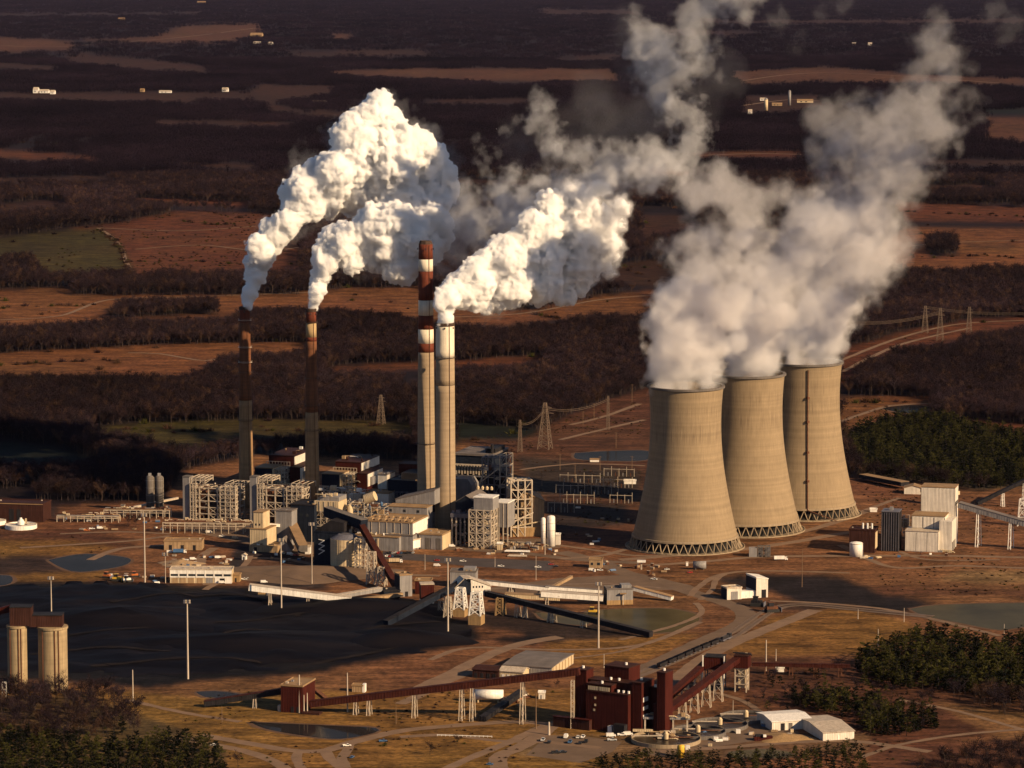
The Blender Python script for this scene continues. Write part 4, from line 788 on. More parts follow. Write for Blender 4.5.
red_block(258,490,'red clad boiler house between the first two chimneys',21,0.8); red_block(325,495,'red clad boiler house right of the second chimney',22,0.76)
def boiler_frame(px, py, w, h, label, seed):
    t = Thing('open_boiler', px, py, label, 'steel frame'); rg = random.Random(seed)
    t.box('stair_tower',0,7,0,9,0,h+2,'grey_clad'); t.box('stair_tower_cap',-0.3,7.3,-0.4,9.4,h+2.05,h+2.7,'concrete_dark')
    t.frame(8,w,0,22,0,h*0.80,5,2,5,'steel_white',1.0,0.22,rg); t.frame(w*0.72,w+0.5,-1.5,3,0,h*0.86,3,1,9,'steel_white',0.7,0.3,rg); t.frame(8.3,14,-1.5,3,0,h*0.9,2,1,8,'steel_white',0.7,0.3,rg); t.frame(8,22,2,22,h*0.905,h+1.5,3,1,2,'steel_white',0.8,0.3,rg); t.frame(w*0.78,w+5,3,24,h*0.805,h*0.93,3,1,1,'steel_white',0.55,0.3,rg)
    for k in range(3):
        a = 11+(w-14)*k/3; t.box('furnace_backing',a,a+(w-20)/3.1,3.4,20,2,h*rg.uniform(0.62,0.76),['rust','dark_clad','brown_clad'][k])  # furnace boxes coloured dark, set forward so the frame's gaps read as shade
        t.box('hopper',a+1,a+5,1.2,3.2,h*0.10,h*rg.uniform(0.2,0.34),'rust')
    for z in (0.12,0.28,0.44,0.60,0.76):
        for k in range(4):
            x = 9+(w-12)*rg.random(); y = rg.uniform(0.6,3); t.mb().tube([(x-3,y,z*h),(x+4,y,z*h),(x+4,y,z*h-3)], rg.uniform(.35,.8), 7).build('pipe', rg.choice(['steel_white','rust','cream_clad','rust']), t.o)
    t.clutter(34,9,w-2,0.5,18,[h*q*0.80 for q in (0,1/7,2/7,3/7,4/7,5/7,6/7)],['rust','steel_white','brown_clad','cream_clad','grey_clad'],0.6,2.0,seed)
    t.clutter(10,9,w,2,18,[h*0.81],['rust','brown_clad','steel_white'],0.6,1.4,seed+3); return t
boiler_frame(183,519,54,40,'left open boiler frame of pale steel with a grey stair tower at its left end',31); boiler_frame(250,522,53,43,'right open boiler frame of pale steel, in front of the second chimney',32)
t = Thing('coal_tower', 250, 551, 'sunlit cream transfer tower with a stepped top, left of the thick grey conveyor', 'transfer tower'); t.box('skirt',0,29,-2,20,0,6.5,'tan_clad'); t.box('lower_block',0,17,0,24,6.55,22,'cream_clad'); t.box('upper_block',2,12,4,20,22.05,38,'cream_clad'); t.box('roof',-0.4,17.4,-0.4,24.4,22.02,22.6,'tan_roof'); t.box('roof',1.6,12.4,3.6,20.4,38.05,38.7,'tan_roof'); t.panes('window',[(4,5.2),(8,9.2)],4,25,27); t.clutter(7,2,27,-1.5,0,[6.6],['white_paint','tan_clad'],0.6,1.4,4); t.box('door',5,8,-2.2,-1.9,0,4.5,'dark_clad')
t = Thing('drive_house', 276, 545, 'pale grey house at the top of the thick grey conveyor', 'drive house'); t.house(0,16,14,34,'grey_clad','grey_roof'); t.box('hood',-1,1.5,-3,0,6,20,'dark_clad')
conveyor('tube_conveyor', (286,536,20), (303,556,4), 8.0, 6.0, 'thick grey tubular conveyor slanting down from the grey drive house', 'concrete_dark', roofmat='tan_roof'); conveyor('conveyor', (265,548,22), (279,545,18), 3, 2.4, 'short white gallery linking the cream tower and grey house', 'white_clad')
t = Thing('hut', 305, 554, 'small bright white hut at the foot of the thick grey conveyor', 'hut', 8); t.house(0,5,5,7,'white_paint','steel_white')
t = Thing('pyramid_cover', 276, 551, 'pale grey triangular cover under the thick grey conveyor', 'cover', 12); t.gable(0,15,10,1.5,12,'grey_clad','grey_roof',along='y')
t = Thing('dark_hall', 291, 541, 'tall dark hall right of the cream tower, below the second chimney', 'hall'); t.house(0,24,30,36,'navy_clad','dark_clad'); t.panes('window',[(3,6),(9,12),(15,18)],0,25,28)
t = Thing('precipitator', 315, 541, 'pale grey hoppered precipitator on a white braced frame beside the dark hall', 'precipitator'); t.frame(0,12,0,16,0,30,2,2,4,'steel_white',0.6,0.8,random.Random(5)); t.box('casing',-1,24,0,22,30.05,40,'cream_clad'); t.box('casing',4,23,3,24,40.05,44,'grey_clad')
for k in range(4): t.mb().prism([(k*5.5+0.5,2),(k*5.5+5,2),(k*5.5+5,10),(k*5.5+0.5,10)],25,29.9).build('hopper', 'tan_clad', t.o)
for k in range(5): t.box('stiffener',k*5-0.3,k*5+0.3,-0.35,-0.05,30.2,40,'steel_white')
t.clutter(12,0,24,2,18,[40.2,44.1],['cream_clad','steel_white','tan_clad'],0.6,1.8,61)
t = Thing('plant_equipment', 345, 540, 'jumble of pale vessels, pipes and platforms before the red boiler house', 'plant equipment'); t.frame(0,40,0,24,0,34,6,2,5,'steel_white',0.45,0.3,random.Random(8)); t.clutter(60,0,40,0,22,[0,7,14,20,27,34],['cream_clad','steel_white','tan_clad','blue_paint','rust','grey_clad'],1.0,2.8,71)
t.mb().tube([(22,-3,42),(32,-3,46)],4.4,16).build('duct', 'cream_clad', t.o); t.mb().lathe([(3.0*t.k1,2),(3.0*t.k1,30),(1.0*t.k1,33)],18,6*t.kx,-2).build('vessel','cream_clad',t.o,True)
t = Thing('filter_house', 366, 527, 'white filter house with a flat top behind the sawtooth turbine hall', 'filter house'); t.house(0,23,20,34,'white_clad','tan_roof'); t.box('door',4,7,-0.2,0.1,22,28,'dark_clad')
t = Thing('filter_house', 378, 521, 'tall white block left of the long navy roofed hall', 'filter house'); t.house(0,9,24,46,'white_clad','grey_roof')
t = Thing('navy_hall', 388, 525, 'long dark navy hall left of the tallest chimney', 'hall'); t.house(0,34,40,44,'navy_clad','navy_clad'); t.box('upper_block',10,30,10,36,44.7,51,'dark_clad')
t.mb().box(-4,32,42,60,44,54).build('rear_block','red_clad',t.o); t.mb().box(-4.3,32.3,41.7,60.3,54.05,55).build('roof','brown_clad',t.o); t.frame(4,26,-6,-0.5,0,34,4,1,4,'steel_dark',0.5,0.5,random.Random(2))
t = Thing('plant_equipment', 262, 515, 'tangle of pipes and platforms between the two open boiler frames and red boiler house', 'plant equipment'); t.frame(0,46,0,14,0,30,7,1,4,'steel_white',0.6,0.4,random.Random(81)); t.clutter(60,0,46,-1,12,[0,7,15,22,30],['steel_white','rust','brown_clad','cream_clad','grey_clad','tan_clad'],1.0,2.6,82)
t = Thing('plant_equipment', 345, 528, 'dense pipework and vessels left of the sawtooth turbine hall', 'plant equipment'); t.frame(0,26,0,12,0,26,4,1,4,'steel_white',0.6,0.5,random.Random(83)); t.clutter(46,0,27,-1,11,[0,6,13,20,26],['steel_white','cream_clad','blue_paint','rust','grey_clad','white_paint'],0.9,2.6,84)
t = Thing('duct_run', 388, 510, 'row of grey ducts and pale frames before the long navy hall', 'duct'); t.frame(0,32,0,8,0,22,5,1,3,'steel_white',0.6,0.5,random.Random(85)); t.clutter(30,0,32,-1,8,[0,7,14,22],['grey_clad','steel_white','concrete_dark','cream_clad'],1.0,2.8,86)
t = Thing('plant_equipment', 425, 540, 'pipes and small tanks at the foot of the tallest chimney', 'plant equipment'); t.clutter(28,0,26,-4,4,[0],['grey_clad','steel_white','rust','cream_clad'],0.8,2.4,87)
t = Thing('plant_equipment', 498, 548, 'pipes and vessels at the foot of the pale steel frame', 'plant equipment'); t.clutter(40,0,44,-6,5,[0,4],['grey_clad','steel_white','rust','cream_clad','tan_clad'],0.8,2.4,88)
t = Thing('plant_equipment', 318, 522, 'pale frames, bins and ducts in front of the tan block of the right boiler house', 'plant equipment'); t.frame(0,48,0,16,0,32,8,1,4,'steel_white',0.6,0.4,random.Random(91)); t.clutter(70,0,48,-1,14,[0,8,16,24,32],['cream_clad','steel_white','tan_clad','rust','grey_clad','white_paint'],1.2,3.6,92)
for k in range(5): t.box('bin',3+k*9,8+k*9,2,10,6+(k%3)*5,20+(k%2)*9,['cream_clad','grey_clad','tan_clad','white_clad','cream_clad'][k])
# turbine hall
t = Thing('turbine_hall', 360, 547, 'long grey turbine hall with rows of roof ventilators and a bright end wall', 'turbine hall'); d1 = 42
t.house(4,53,d1,26,'grey_clad','tan_roof'); t.box('end_panel',53.05,53.6,0,d1,2,25.6,'white_paint')  # sunlight on the end wall is put into its white colour
for k in range(7):
    t.box('roof_ventilator',7+k*6.6,10.5+k*6.6,4,10,26.6,28.6,'tan_clad'); t.box('wall_pier',4+k*7.6,4.5+k*7.6,-0.4,-0.02,0,26,'steel_white')
for k in range(6): t.box('roof_ventilator',9+k*7,11.5+k*7,20,25,26.6,28.2,'tan_clad')
t.mb().box(12,52,d1+0.5,d1+16,0,34).build('upper_hall', 'grey_clad', t.o); t.panes('window',[(14,16.4),(28,30.4),(42,44.4)],d1+0.5,29,31.5); t.box('roof',11.6,52.4,d1+0.1,d1+16.4,34.05,34.8,'tan_roof')
m = t.mb(); m.yprism([(14,34.9),(54,34.9),(54,49),(14,38)], d1+17, d1+46); m.build('sawtooth_hall', 'grey_clad', t.o); m = t.mb(); m.yprism([(13.6,38.1),(54.4,49.1),(54.4,50),(13.6,39)], d1+16.6, d1+46.4); m.build('sawtooth_roof', 'grey_roof', t.o)
t.box('lower_roof',-2,44,-13,-0.5,13.5,14.2,'tan_roof'); t.box('lower_wall',-2,44,-12.5,-0.45,0,13.4,'grey_clad'); t.clutter(16,0,42,-11,-1.5,[14.3],['cream_clad','white_paint','tan_clad'],0.6,1.2,91); t.box('vent_stack',22,23.6,-13.2,-12.6,1,12,'cream_clad')
t = Thing('sign_building', 385, 549.5, 'grey building with a small navy sign on its wall', 'building'); t.house(0,28,12,14.5,'grey_clad','grey_roof'); t.mb().yprism([(-12,0),(-0.1,0),(-0.1,14),(-4,11)],0.2,11).build('lean_to','navy_clad',t.o); t.box('sign',2,5.6,-0.35,-0.05,10.4,13.2,'navy_clad'); t.box('sign',7.5,12.5,-0.3,-0.05,11,12.2,'dark_clad')
t = Thing('bright_annex', 400.5, 549, 'very bright white panel wall facing the sun beside the grey sign building', 'annex', 38); t.house(0,13,10,10,'white_paint','steel_white',z0=2)
t = Thing('switch_house', 419, 549, 'low grey switch house with tall doors at the foot of the pale chimney', 'switch house'); t.house(0,23,28,14.5,'grey_clad','tan_roof'); t.box('end_panel',23.05,23.5,0,28,0,14.2,'cream_clad')
for k in range(4): t.box('door',1.2+k*5.4,5.6+k*5.4,-0.25,0.05,0.4,11.5,'concrete_dark' if k % 2 else 'grey_clad')
t = Thing('site_hut', 410, 549.5, 'tiny cream hut before the grey switch house', 'hut', 6); t.house(0,3,3,5.5,'cream_clad','white_paint'); t = Thing('site_hut', 415, 549, 'second tiny cream hut, nearer the switch house doors', 'hut', 6); t.house(0,3.4,3,7,'white_paint','white_paint')
t = Thing('chimney_duct', 425, 534, 'grey flue duct rising beside the tallest chimney', 'duct'); t.box('casing',0,8.5,0,10,0,22,'grey_clad'); m = t.mb(); m.yprism([(0,22.05),(8.5,22.05),(8.5,40),(5,36)],0,10); m.build('hood','navy_clad',t.o); 
t = Thing('scaffold_tower', 422, 536, 'small open stair tower before the tallest chimney', 'stair tower'); t.frame(0,8,-3,3,0,22,2,1,6,'steel_white',0.4,0.5,random.Random(4))
# ---------------------------------------------------------------- third unit, right of the chimneys
t = Thing('boiler_house', 454, 520, 'large dark boiler house with a grey roof slab right of the pale chimney', 'boiler house'); t.box('wall',-16,22,50,100,0,57,'navy_clad'); t.box('roof',-16.5,22.6,49,101,57.05,59,'grey_roof'); t.box('roof_block',12,22,60,90,59.05,63,'dark_clad'); t.box('vent_box',19,20.5,55,60,59.05,68,'dark_clad')
for k in range(11): t.box('air_heater',-14+k*2.9,-12.6+k*2.9,46.5,48.8,38+(k%2),47,'steel_white')
t.box('deck',-15,19,44,48.9,36.5,37.4,'steel_dark')
t.mb().yprism([(-8,0),(11,0),(11,32),(7,38),(-8,38)],20,42).build('duct_hood','grey_clad',t.o); t.box('beam',-16,22,43,46,48,49,'steel_white')
t = Thing('steel_frame', 479, 522, 'dark open steel frame beside the large dark boiler house', 'steel frame'); t.frame(0,24,10,28,0,63,4,2,7,'steel_dark',0.9,0.25,random.Random(6)); t.frame(18,24.6,9,28.6,34,66,1,1,3,'steel_white',0.7,0.4,random.Random(16)); t.box('furnace_backing',3,21,13,26,0,48,'dark_clad'); t.clutter(34,0,24,10,13,[8,16,25,33,41,50],['steel_dark','grey_clad','rust','steel_white'],0.8,2.6,51); t.mb().bar((-2,9,38),(16,9,52),1.0).build('brace','steel_white',t.o); t.mb().bar((-4,9,30),(2,9,50),1.0).build('brace','steel_white',t.o)  # shaded steel coloured dark, its sunlit right edge coloured pale
t = Thing('steel_frame', 511, 537, 'sunlit pale steel frame standing against the tan hopper building', 'steel frame', -12); t.frame(0,21,0,16,0,56,3,2,6,'steel_white',1.1,0.3,random.Random(7)); t.box('core',2,19,6,15,0,50,'dark_clad'); t.clutter(26,1,20,1,6,[9,18,28,37,46],['rust','steel_white','cream_clad','brown_clad'],0.8,2.2,52); t.mb().bar((-1,-1,14),(22,-1,24),1.2).build('stair','steel_white',t.o)
t = Thing('hopper_building', 521, 537, 'tan building with a sloping sunlit roof right of the pale steel frame', 'building', -6); t.mb().yprism([(0,0),(24,0),(24,34),(6,42),(0,42)],6,46).build('wall','tan_clad',t.o); t.mb().yprism([(5.6,42.1),(24.6,34.1),(24.6,35.2),(5.6,43.3)],5,47).build('roof','tan_roof',t.o); t.box('lower_wall',-8,24,2,5.9,0,9,'plinth_concrete'); t.mb().bar((-8,1.6,10),(25,1.6,16),1.0).build('ramp','cream_clad',t.o)
for k in range(5): t.box('wall_rib',3+k*5,3.5+k*5,5.6,5.98,1,36,'tan_clad')
t = Thing('gable_hall', 452, 545, 'dark gabled hall with an open pillared front at the foot of the pale chimney', 'hall'); t.gable(0,21,40,41,7,'navy_clad','grey_roof',y0=10,along='y'); t.box('canopy',-1,19,-2,10,28,32,'steel_dark')
for k in range(5): t.mb().bar((0.5+k*4.2,-1,0),(0.5+k*4.2,-1,28),1.2).build('pillar', 'steel_white' if k < 2 else 'steel_dark', t.o)
t.clutter(22,0,20,-1,6,[0,10,19,32],['steel_white','steel_dark','rust','grey_clad'],0.8,2.0,53)
t = Thing('support_tower', 469, 548, 'bright braced steel frame carrying a pale box, right of the dark gabled hall', 'steel frame'); t.frame(0,22,0,18,0,38,3,2,5,'steel_white',1.0,0.9,random.Random(9)); t.box('penthouse',4,23,2,20,38.05,50,'grey_clad'); t.box('penthouse_roof',3.6,23.4,1.6,20.4,50.05,51,'white_paint'); t.clutter(14,1,21,3,16,[8,15,23,30],['cream_clad','steel_white','tan_clad'],0.8,2.4,54)
for k in range(4): t.mb().lathe([(0.4,51),(1.6*t.k1,51),(1.6*t.k1,53),(0.3,54.2)],12,(6+k*4.5)*t.kx,9).build('vent','cream_clad',t.o)
t = Thing('precipitator', 494, 545, 'pale grey precipitator box on white legs right of the bright braced frame', 'precipitator'); t.box('casing',0,14,0,20,18,42,'grey_clad'); t.box('casing_roof',-0.3,14.3,-0.4,20.4,42.05,43,'white_paint')
for k in range(4): t.mb().bar((0.4+k*4.4,0,0),(0.4+k*4.4,0,18),0.9).build('leg','steel_white',t.o); t.box('stiffener',0.2+k*4.4,0.7+k*4.4,-0.4,-0.02,18,42,'steel_white')
t.clutter(8,1,13,1,12,[0,8],['cream_clad','rust','steel_white'],0.8,2.0,55)
for px, r, h, lab in ((543.3,2.4,27,'slimmer white storage tank left of a fatter one'),(551,4.0,29,'fat white storage tank left of the nearest cooling tower')):
    t = Thing('storage_tank', px, 546, lab, 'tank', 0, 'white storage tanks'); rr = r*t.k1; H = h*t.kz; MB().lathe([(rr,0),(rr,H),(rr*0.8,H+0.9),(0.2,H+1.6)],24).build('shell','white_paint',t.o,True); MB().bar((rr+0.3,0,0),(rr+0.3,0,H),0.4).build('ladder','steel_dark',t.o)
    for k in range(4): MB().lathe([(rr+0.02,H*k/4+1),(rr+0.14,H*k/4+1),(rr+0.14,H*k/4+1.3),(rr+0.02,H*k/4+1.3)],24,caps=False).build('hoop','steel_white',t.o)
t = Thing('pump_house', 555, 545, 'little white pump house right of the storage tanks', 'pump house', 6); t.house(0,5,6,10,'white_clad','white_paint')
for k, (px, py, w_, h_, mt, lab) in enumerate([(497,550,5,6,'cream_clad','cream crate-like hut at the left of the white pipe racks'),(504,553,26,4,'white_paint','low white slatted rack on the apron right of the plant'),(507,557,20,2.4,'steel_white','second low white rack in front of the larger one')]):
    t = Thing(['site_hut','pipe_stack','pipe_stack'][k], px, py, lab, ['hut','pipe stack','pipe stack'][k], 8)
    if k == 0: t.house(0,w_,5,h_,mt,'white_paint')
    else:
        for q in range(6): t.mb().tube([(0.5+q*0.15,q*1.1,h_*0.45),(w_-q*0.2,q*1.1,h_*0.45)],0.5,7).build('pipe',mt,t.o)
        for q in range(6): t.box('bearer',q*w_/6,q*w_/6+0.6,-0.4,6.4,0,h_*0.28,'rust')
# switchyard: rows of thin gantries behind the third unit
for k, (px, py, w_, n, h_) in enumerate([(548,512,26,5,13),(560,503,34,6,12),(578,494,40,7,12),(596,487,36,6,11),(556,493,22,4,11),(610,503,22,4,11),(560,482,40,6,10),(604,476,30,5,10)]):
    t = Thing('switchyard_gantry', px, py, 'thin steel gantry in the switchyard left of the nearest cooling tower', 'gantry', 10, 'gantries in the switchyard')
    for i in range(n): t.mb().bar((w_*i/(n-1),0,0),(w_*i/(n-1),0,h_*(1.0 if i % 2 else 0.8)),0.42).build('post', 'steel_white', t.o)
    t.mb().bar((0,0,h_*0.72),(w_,0,h_*0.72),0.4).build('beam', 'steel_white', t.o)
    for i in range(n-1): t.mb().bar((w_*(i+0.5)/(n-1),1.5,0),(w_*(i+0.5)/(n-1),1.5,h_*0.35),0.9).build('insulator', 'rust' if i % 2 else 'grey_clad', t.o)
# ---------------------------------------------------------------- coal handling in the middle
t = Thing('blue_building', 314, 566, 'navy clad building behind the panelled coal silo', 'building'); t.house(0,28,26,34,'navy_clad','navy_clad'); t.mb().yprism([(0,34.9),(30,34.9),(30,44),(16,46)],2,24).build('upper_house','dark_clad',t.o)
for k in range(3): t.mb().bar((5,-0.4,12+k*5),(11,-0.4,16+k*5),0.7).build('stair','white_paint',t.o); t.mb().bar((11,-0.4,16+k*5),(5,-0.4,17+k*5),0.5).build('stair','white_paint',t.o)
t = Thing('coal_silo', 346, 568, 'round coal silo clad in pale panels, between the navy building and rusty conveyor', 'coal silo'); rr = 15.5*t.k1; H = 30*t.kz
for k in range(24):
    a0, a1 = 2*math.pi*k/24, 2*math.pi*(k+1)/24
    for z in range(4):
        m = MB(); p_ = [(rr*math.cos(a),rr*math.sin(a)) for a in (a0+0.006,a1-0.006)]; q_ = [((rr-0.5)*math.cos(a),(rr-0.5)*math.sin(a)) for a in (a1-0.006,a0+0.006)]; m.prism(p_+q_, 3+(H-3)*z/4+0.1, 3+(H-3)*(z+1)/4-0.1); m.build('panel','cream_clad',t.o)
MB().lathe([(rr-0.45,0),(rr-0.45,H+0.2),(rr*0.5,H+3.5)],24).build('core','steel_dark',t.o); MB().lathe([(rr-2,0.0),(rr-2,2.9)],24).build('base','rust',t.o)
t = Thing('stair_tower', 356, 571, 'pale lattice stair tower against the panelled coal silo', 'stair tower'); t.frame(0,10,-3,3,0,33,2,1,6,'steel_white',0.7,1.0,random.Random(3))
conveyor('transfer_gallery', (327,560,44), (364,567,38), 8, 8, 'heavy grey roofed gallery above the panelled coal silo', 'navy_clad', roofmat='concrete_dark')
conveyor('conveyor', (362,567,37), (396,593,4), 4.5, 5.0, 'rusty brown conveyor falling from the silo top to the transfer boxes', 'rust_gallery', legs=()); 
lattice_tower('trestle', 372, 584, 32, 9, 6, 'tall white trestle under the rusty conveyor beside the coal silo', 'trestle', 'steel_white', 3, (), 0.9); lattice_tower('trestle', 382, 586, 19, 8, 6, 'shorter trestle with a yellow post under the rusty conveyor', 'trestle', 'steel_white', 3, (), 0.8)
t = Thing('transfer_house', 400, 597, 'grey fronted transfer box at the foot of the rusty conveyor', 'transfer house', -22); t.house(0,12,12,21,'grey_clad','tan_roof'); t.box('shaded_side',-0.4,-0.02,0,12,0,20.6,'navy_clad'); t.box('door',5,8,-0.2,0.05,0,5,'dark_clad')  # navy sheet on the left wall paints in its shade
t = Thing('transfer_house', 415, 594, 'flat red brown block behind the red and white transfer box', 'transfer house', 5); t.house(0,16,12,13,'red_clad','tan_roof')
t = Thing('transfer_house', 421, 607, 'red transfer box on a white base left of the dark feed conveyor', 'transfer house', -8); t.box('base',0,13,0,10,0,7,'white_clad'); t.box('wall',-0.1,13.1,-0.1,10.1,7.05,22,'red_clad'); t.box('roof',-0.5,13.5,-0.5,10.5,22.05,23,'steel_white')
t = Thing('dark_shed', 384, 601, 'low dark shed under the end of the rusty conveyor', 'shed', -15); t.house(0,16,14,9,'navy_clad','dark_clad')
t = Thing('grey_house', 450, 587, 'stepped grey house behind the peaked transfer house', 'building', 6); t.house(0,26,14,15,'grey_clad','grey_roof'); t.box('upper_block',13,25,2,12,15.7,19,'grey_clad'); t.box('shaded_side',-0.4,-0.02,0,14,0,15,'navy_clad')  # left wall's shade is coloured on with a navy sheet
conveyor('conveyor', (386,627,1), (463,608,23), 5, 4.2, 'dark feed conveyor climbing from the coal heap to the peaked transfer house', 'navy_clad', roofmat='dark_clad', legs=(0.72,))
conveyor('conveyor', (486,612,16), (651,638,1), 4.6, 3.8, 'long black conveyor sloping down past the olive pond', 'dark_clad', roofmat='dark_clad', legs=(0.2,0.42,0.6))
t = Thing('peaked_house', 455, 611, 'peaked navy transfer house on white braced legs', 'transfer house', -12); t.mb().yprism([(0,17),(16,17),(16,27),(9,31),(0,22)],0,16).build('wall','navy_clad',t.o); t.mb().yprism([(-0.5,22.1),(9,31.1),(9,32),(-0.5,23)],-0.5,16.5).build('roof','steel_white',t.o)
m = t.mb(); m.yprism([(16.05,17),(36,13),(36,23),(16.05,30.5)],1,15); m.build('lit_wing','white_clad',t.o); m = t.mb(); m.yprism([(8.6,32),(16,31.2),(36.5,23.1),(36.5,24),(16,32.2)],0.4,15.6); m.build('wing_roof','steel_white',t.o); t.panes('window',[(18+k*3,19.4+k*3) for k in range(4)],1,22,24); t.box('end_box',30,35.5,-0.6,0.9,13.5,20,'grey_clad')
lattice_tower('trestle', 460.5, 616, 28, 11, 7, 'left white braced trestle on a tan plinth under the peaked house', 'trestle', 'white_paint', 3, (), 1.0, 'trestles on tan plinths', YAW, 7); lattice_tower('trestle', 476.5, 624, 32, 12, 8, 'right white braced trestle on a tan plinth under the peaked house', 'trestle', 'white_paint', 3, (), 1.0, 'trestles on tan plinths', YAW, 9)
lattice_tower('trestle', 448.5, 617, 20, 8, 4, 'narrow white trestle under the dark feed conveyor', 'trestle', 'steel_white', 3, (), 0.7); lattice_tower('trestle', 500.5, 615, 17, 8, 6, 'tan trestle behind the black conveyor head', 'trestle', 'plinth_concrete', 3, (), 1.2); lattice_tower('trestle', 525, 618, 13, 4, 2, 'small white trestle half way down the black conveyor', 'trestle', 'steel_white', 2, (), 0.6); lattice_tower('trestle', 551, 622, 10, 6, 4, 'low white trestle standing in the pond edge under the black conveyor', 'trestle', 'steel_white', 2, (), 0.7); lattice_tower('trestle', 511, 597, 12, 6, 5, 'short pale trestle under the long white conveyor', 'trestle', 'steel_white', 2, (), 0.8)
conveyor('conveyor', (249,607,17), (351,607,4.5), 7, 4.6, 'long low white gallery at the back edge of the coal yard', 'white_paint', roofmat='steel_white', legs=(0.21,0.58)); conveyor('conveyor', (334,606,7), (381,600,9), 5, 3, 'pale gallery joining the long white one from the right', 'grey_clad', roofmat='steel_white'); conveyor('conveyor', (352,606,3), (402,600,4), 4, 2.6, 'tan gallery running right along the ground to the transfer boxes', 'tan_clad', roofmat='tan_roof')
conveyor('conveyor', (474,597,14), (549,598,7), 5, 3.2, 'long white conveyor leading right from the grey stepped house', 'white_paint', roofmat='grey_roof', legs=(0.49,0.9)); conveyor('conveyor', (541,604,8), (603,604.5,4), 7, 4.2, 'lower white gallery running right to the grey drive block', 'white_paint', roofmat='steel_white', legs=(0.1,)); conveyor('conveyor', (545,598,9), (602,598,5), 4, 2.6, 'upper narrow white gallery beside the lower one', 'white_paint', roofmat='grey_roof'); conveyor('conveyor', (550,594,4), (572,590,12), 2.5, 2, 'short tan gallery rising over the white galleries', 'tan_clad')
conveyor('conveyor', (634,598,8), (672,601,1), 6, 3, 'low white ramp falling right from the grey drive block', 'white_paint', roofmat='tan_roof'); conveyor('conveyor', (505,603,6), (560,604,4), 8, 3.2, 'wide low pale gallery under the long white conveyor', 'cream_clad', roofmat='tan_roof')
t = Thing('drive_block', 607, 605, 'plain grey drive block between the white galleries and the ramp', 'building', -8); t.house(0,26,14,15,'grey_clad','grey_roof'); t.box('upper_block',15,25,2,12,15.7,19,'grey_clad'); t.box('base',-0.1,26.1,-0.25,-0.02,0,4.5,'plinth_concrete'); t.box('shaded_side',-0.5,-0.02,0,14,0,15,'navy_clad'); t.mb().bar((16,-1.5,0),(16,-1.5,11),0.6).build('post','steel_white',t.o); t.box('canopy',12.5,19,-3,-0.3,11,11.8,'tan_roof')  # thin navy sheet stands for shade on the left wall
t = Thing('guard_hut', 589, 568, 'small tan hut with dark windows on the gravel', 'hut', 6); t.house(0,13,9,8,'tan_clad','tan_roof'); t.panes('window',[(2,4),(8,11)],0,3,5.5)
t = Thing('canopy', 637, 570, 'white flat canopy on a single post', 'canopy', 4); t.box('roof',0,8.5,0,6,7.5,9,'white_paint'); t.box('post',3.6,5,2,3.4,0,7.4,'steel_white'); t = Thing('horizontal_tank', 693, 570, 'pale grey horizontal tank before the nearest cooling tower', 'tank', 4); m = t.mb(); m.tube([(0,3,4.6),(13,3,4.6)],3.2,16); m.build('shell','grey_clad',t.o,True); t.box('saddle',2,3,1.2,4.8,0,2.2,'concrete_dark'); t.box('saddle',10,11,1.2,4.8,0,2.2,'concrete_dark')
t = Thing('tank_wagon', 686, 566, 'white marker box before the columns of the nearest tower', 'box', 0); t.box('body',0,2.2,0,2,0,3.6,'white_paint'); t.box('lid',-0.2,2.4,-0.2,2.2,3.62,4.1,'steel_white')
t = Thing('transformer', 749, 557, 'grey transformer block beside dark framed bays right of the nearest tower', 'transformer', 3); t.box('tank',0,8,0,7,0,9,'grey_clad'); t.frame(9,21,0,8,0,10,3,1,2,'concrete_dark',0.8,0.8,random.Random(1)); t.box('bay',9.6,14,2,7,0,8.5,'steel_dark'); t.box('bay',15.6,20.4,2,7,0,8.5,'steel_dark')
# white shed with a tall end
t = Thing('white_shed', 727, 600, 'white shed of two bright blocks joined by a low link, the right one taller', 'shed', -20); t.house(0,15,11,11,'white_clad','steel_white'); t.box('door',4,11,-0.25,0.05,0,8,'grey_clad'); t.box('link',15.05,31,2,9,0,7,'white_paint'); t.box('shaded_side',-0.4,-0.02,0,11,0,10.8,'navy_clad')  # shaded left wall of the low block, painted as a navy sheet
m = t.mb(); m.yprism([(30,0),(42,0),(42,18),(30,20)],0,20); m.build('tall_block','white_clad',t.o); m = t.mb(); m.yprism([(29.6,20.1),(42.4,18.1),(42.4,19),(29.6,21)],-0.4,20.4); m.build('tall_roof','white_paint',t.o); t.box('door',35.5,40,-0.25,0.05,0,8,'dark_clad'); t.box('shaded_side',29.6,29.95,0,20,7.2,19,'navy_clad')  # navy sheet paints the shade on the tall block's left wall
def dozer(px, py, rz, label, paint='yellow_paint', s=1.0):
    t = Thing('bulldozer', px, py, label, 'bulldozer', rz); t.o.scale = (s,s,s)
    for y in (-1.5,1.5): MB().xprism([(y-.35,0.1),(y+.35,0.1),(y+.35,1.3),(y-.35,1.3)],-2.6,2.6).build('track','rubber',t.o)
    MB().box(-2.4,2.2,-1.1,1.1,0.9,2.4).build('body',paint,t.o); MB().box(-1.6,0.4,-1.0,1.0,2.45,3.9).build('cab','black_paint',t.o); MB().box(-1.8,0.6,-1.15,1.15,3.92,4.1).build('cab_roof',paint,t.o); MB().box(3.1,3.4,-2.3,2.3,0.2,1.9).build('blade','steel_dark' if paint != 'yellow_paint' else paint,t.o); MB().bar((2.2,0,1.2),(3.1,0,1.0),0.5).build('push_arm','steel_dark',t.o)
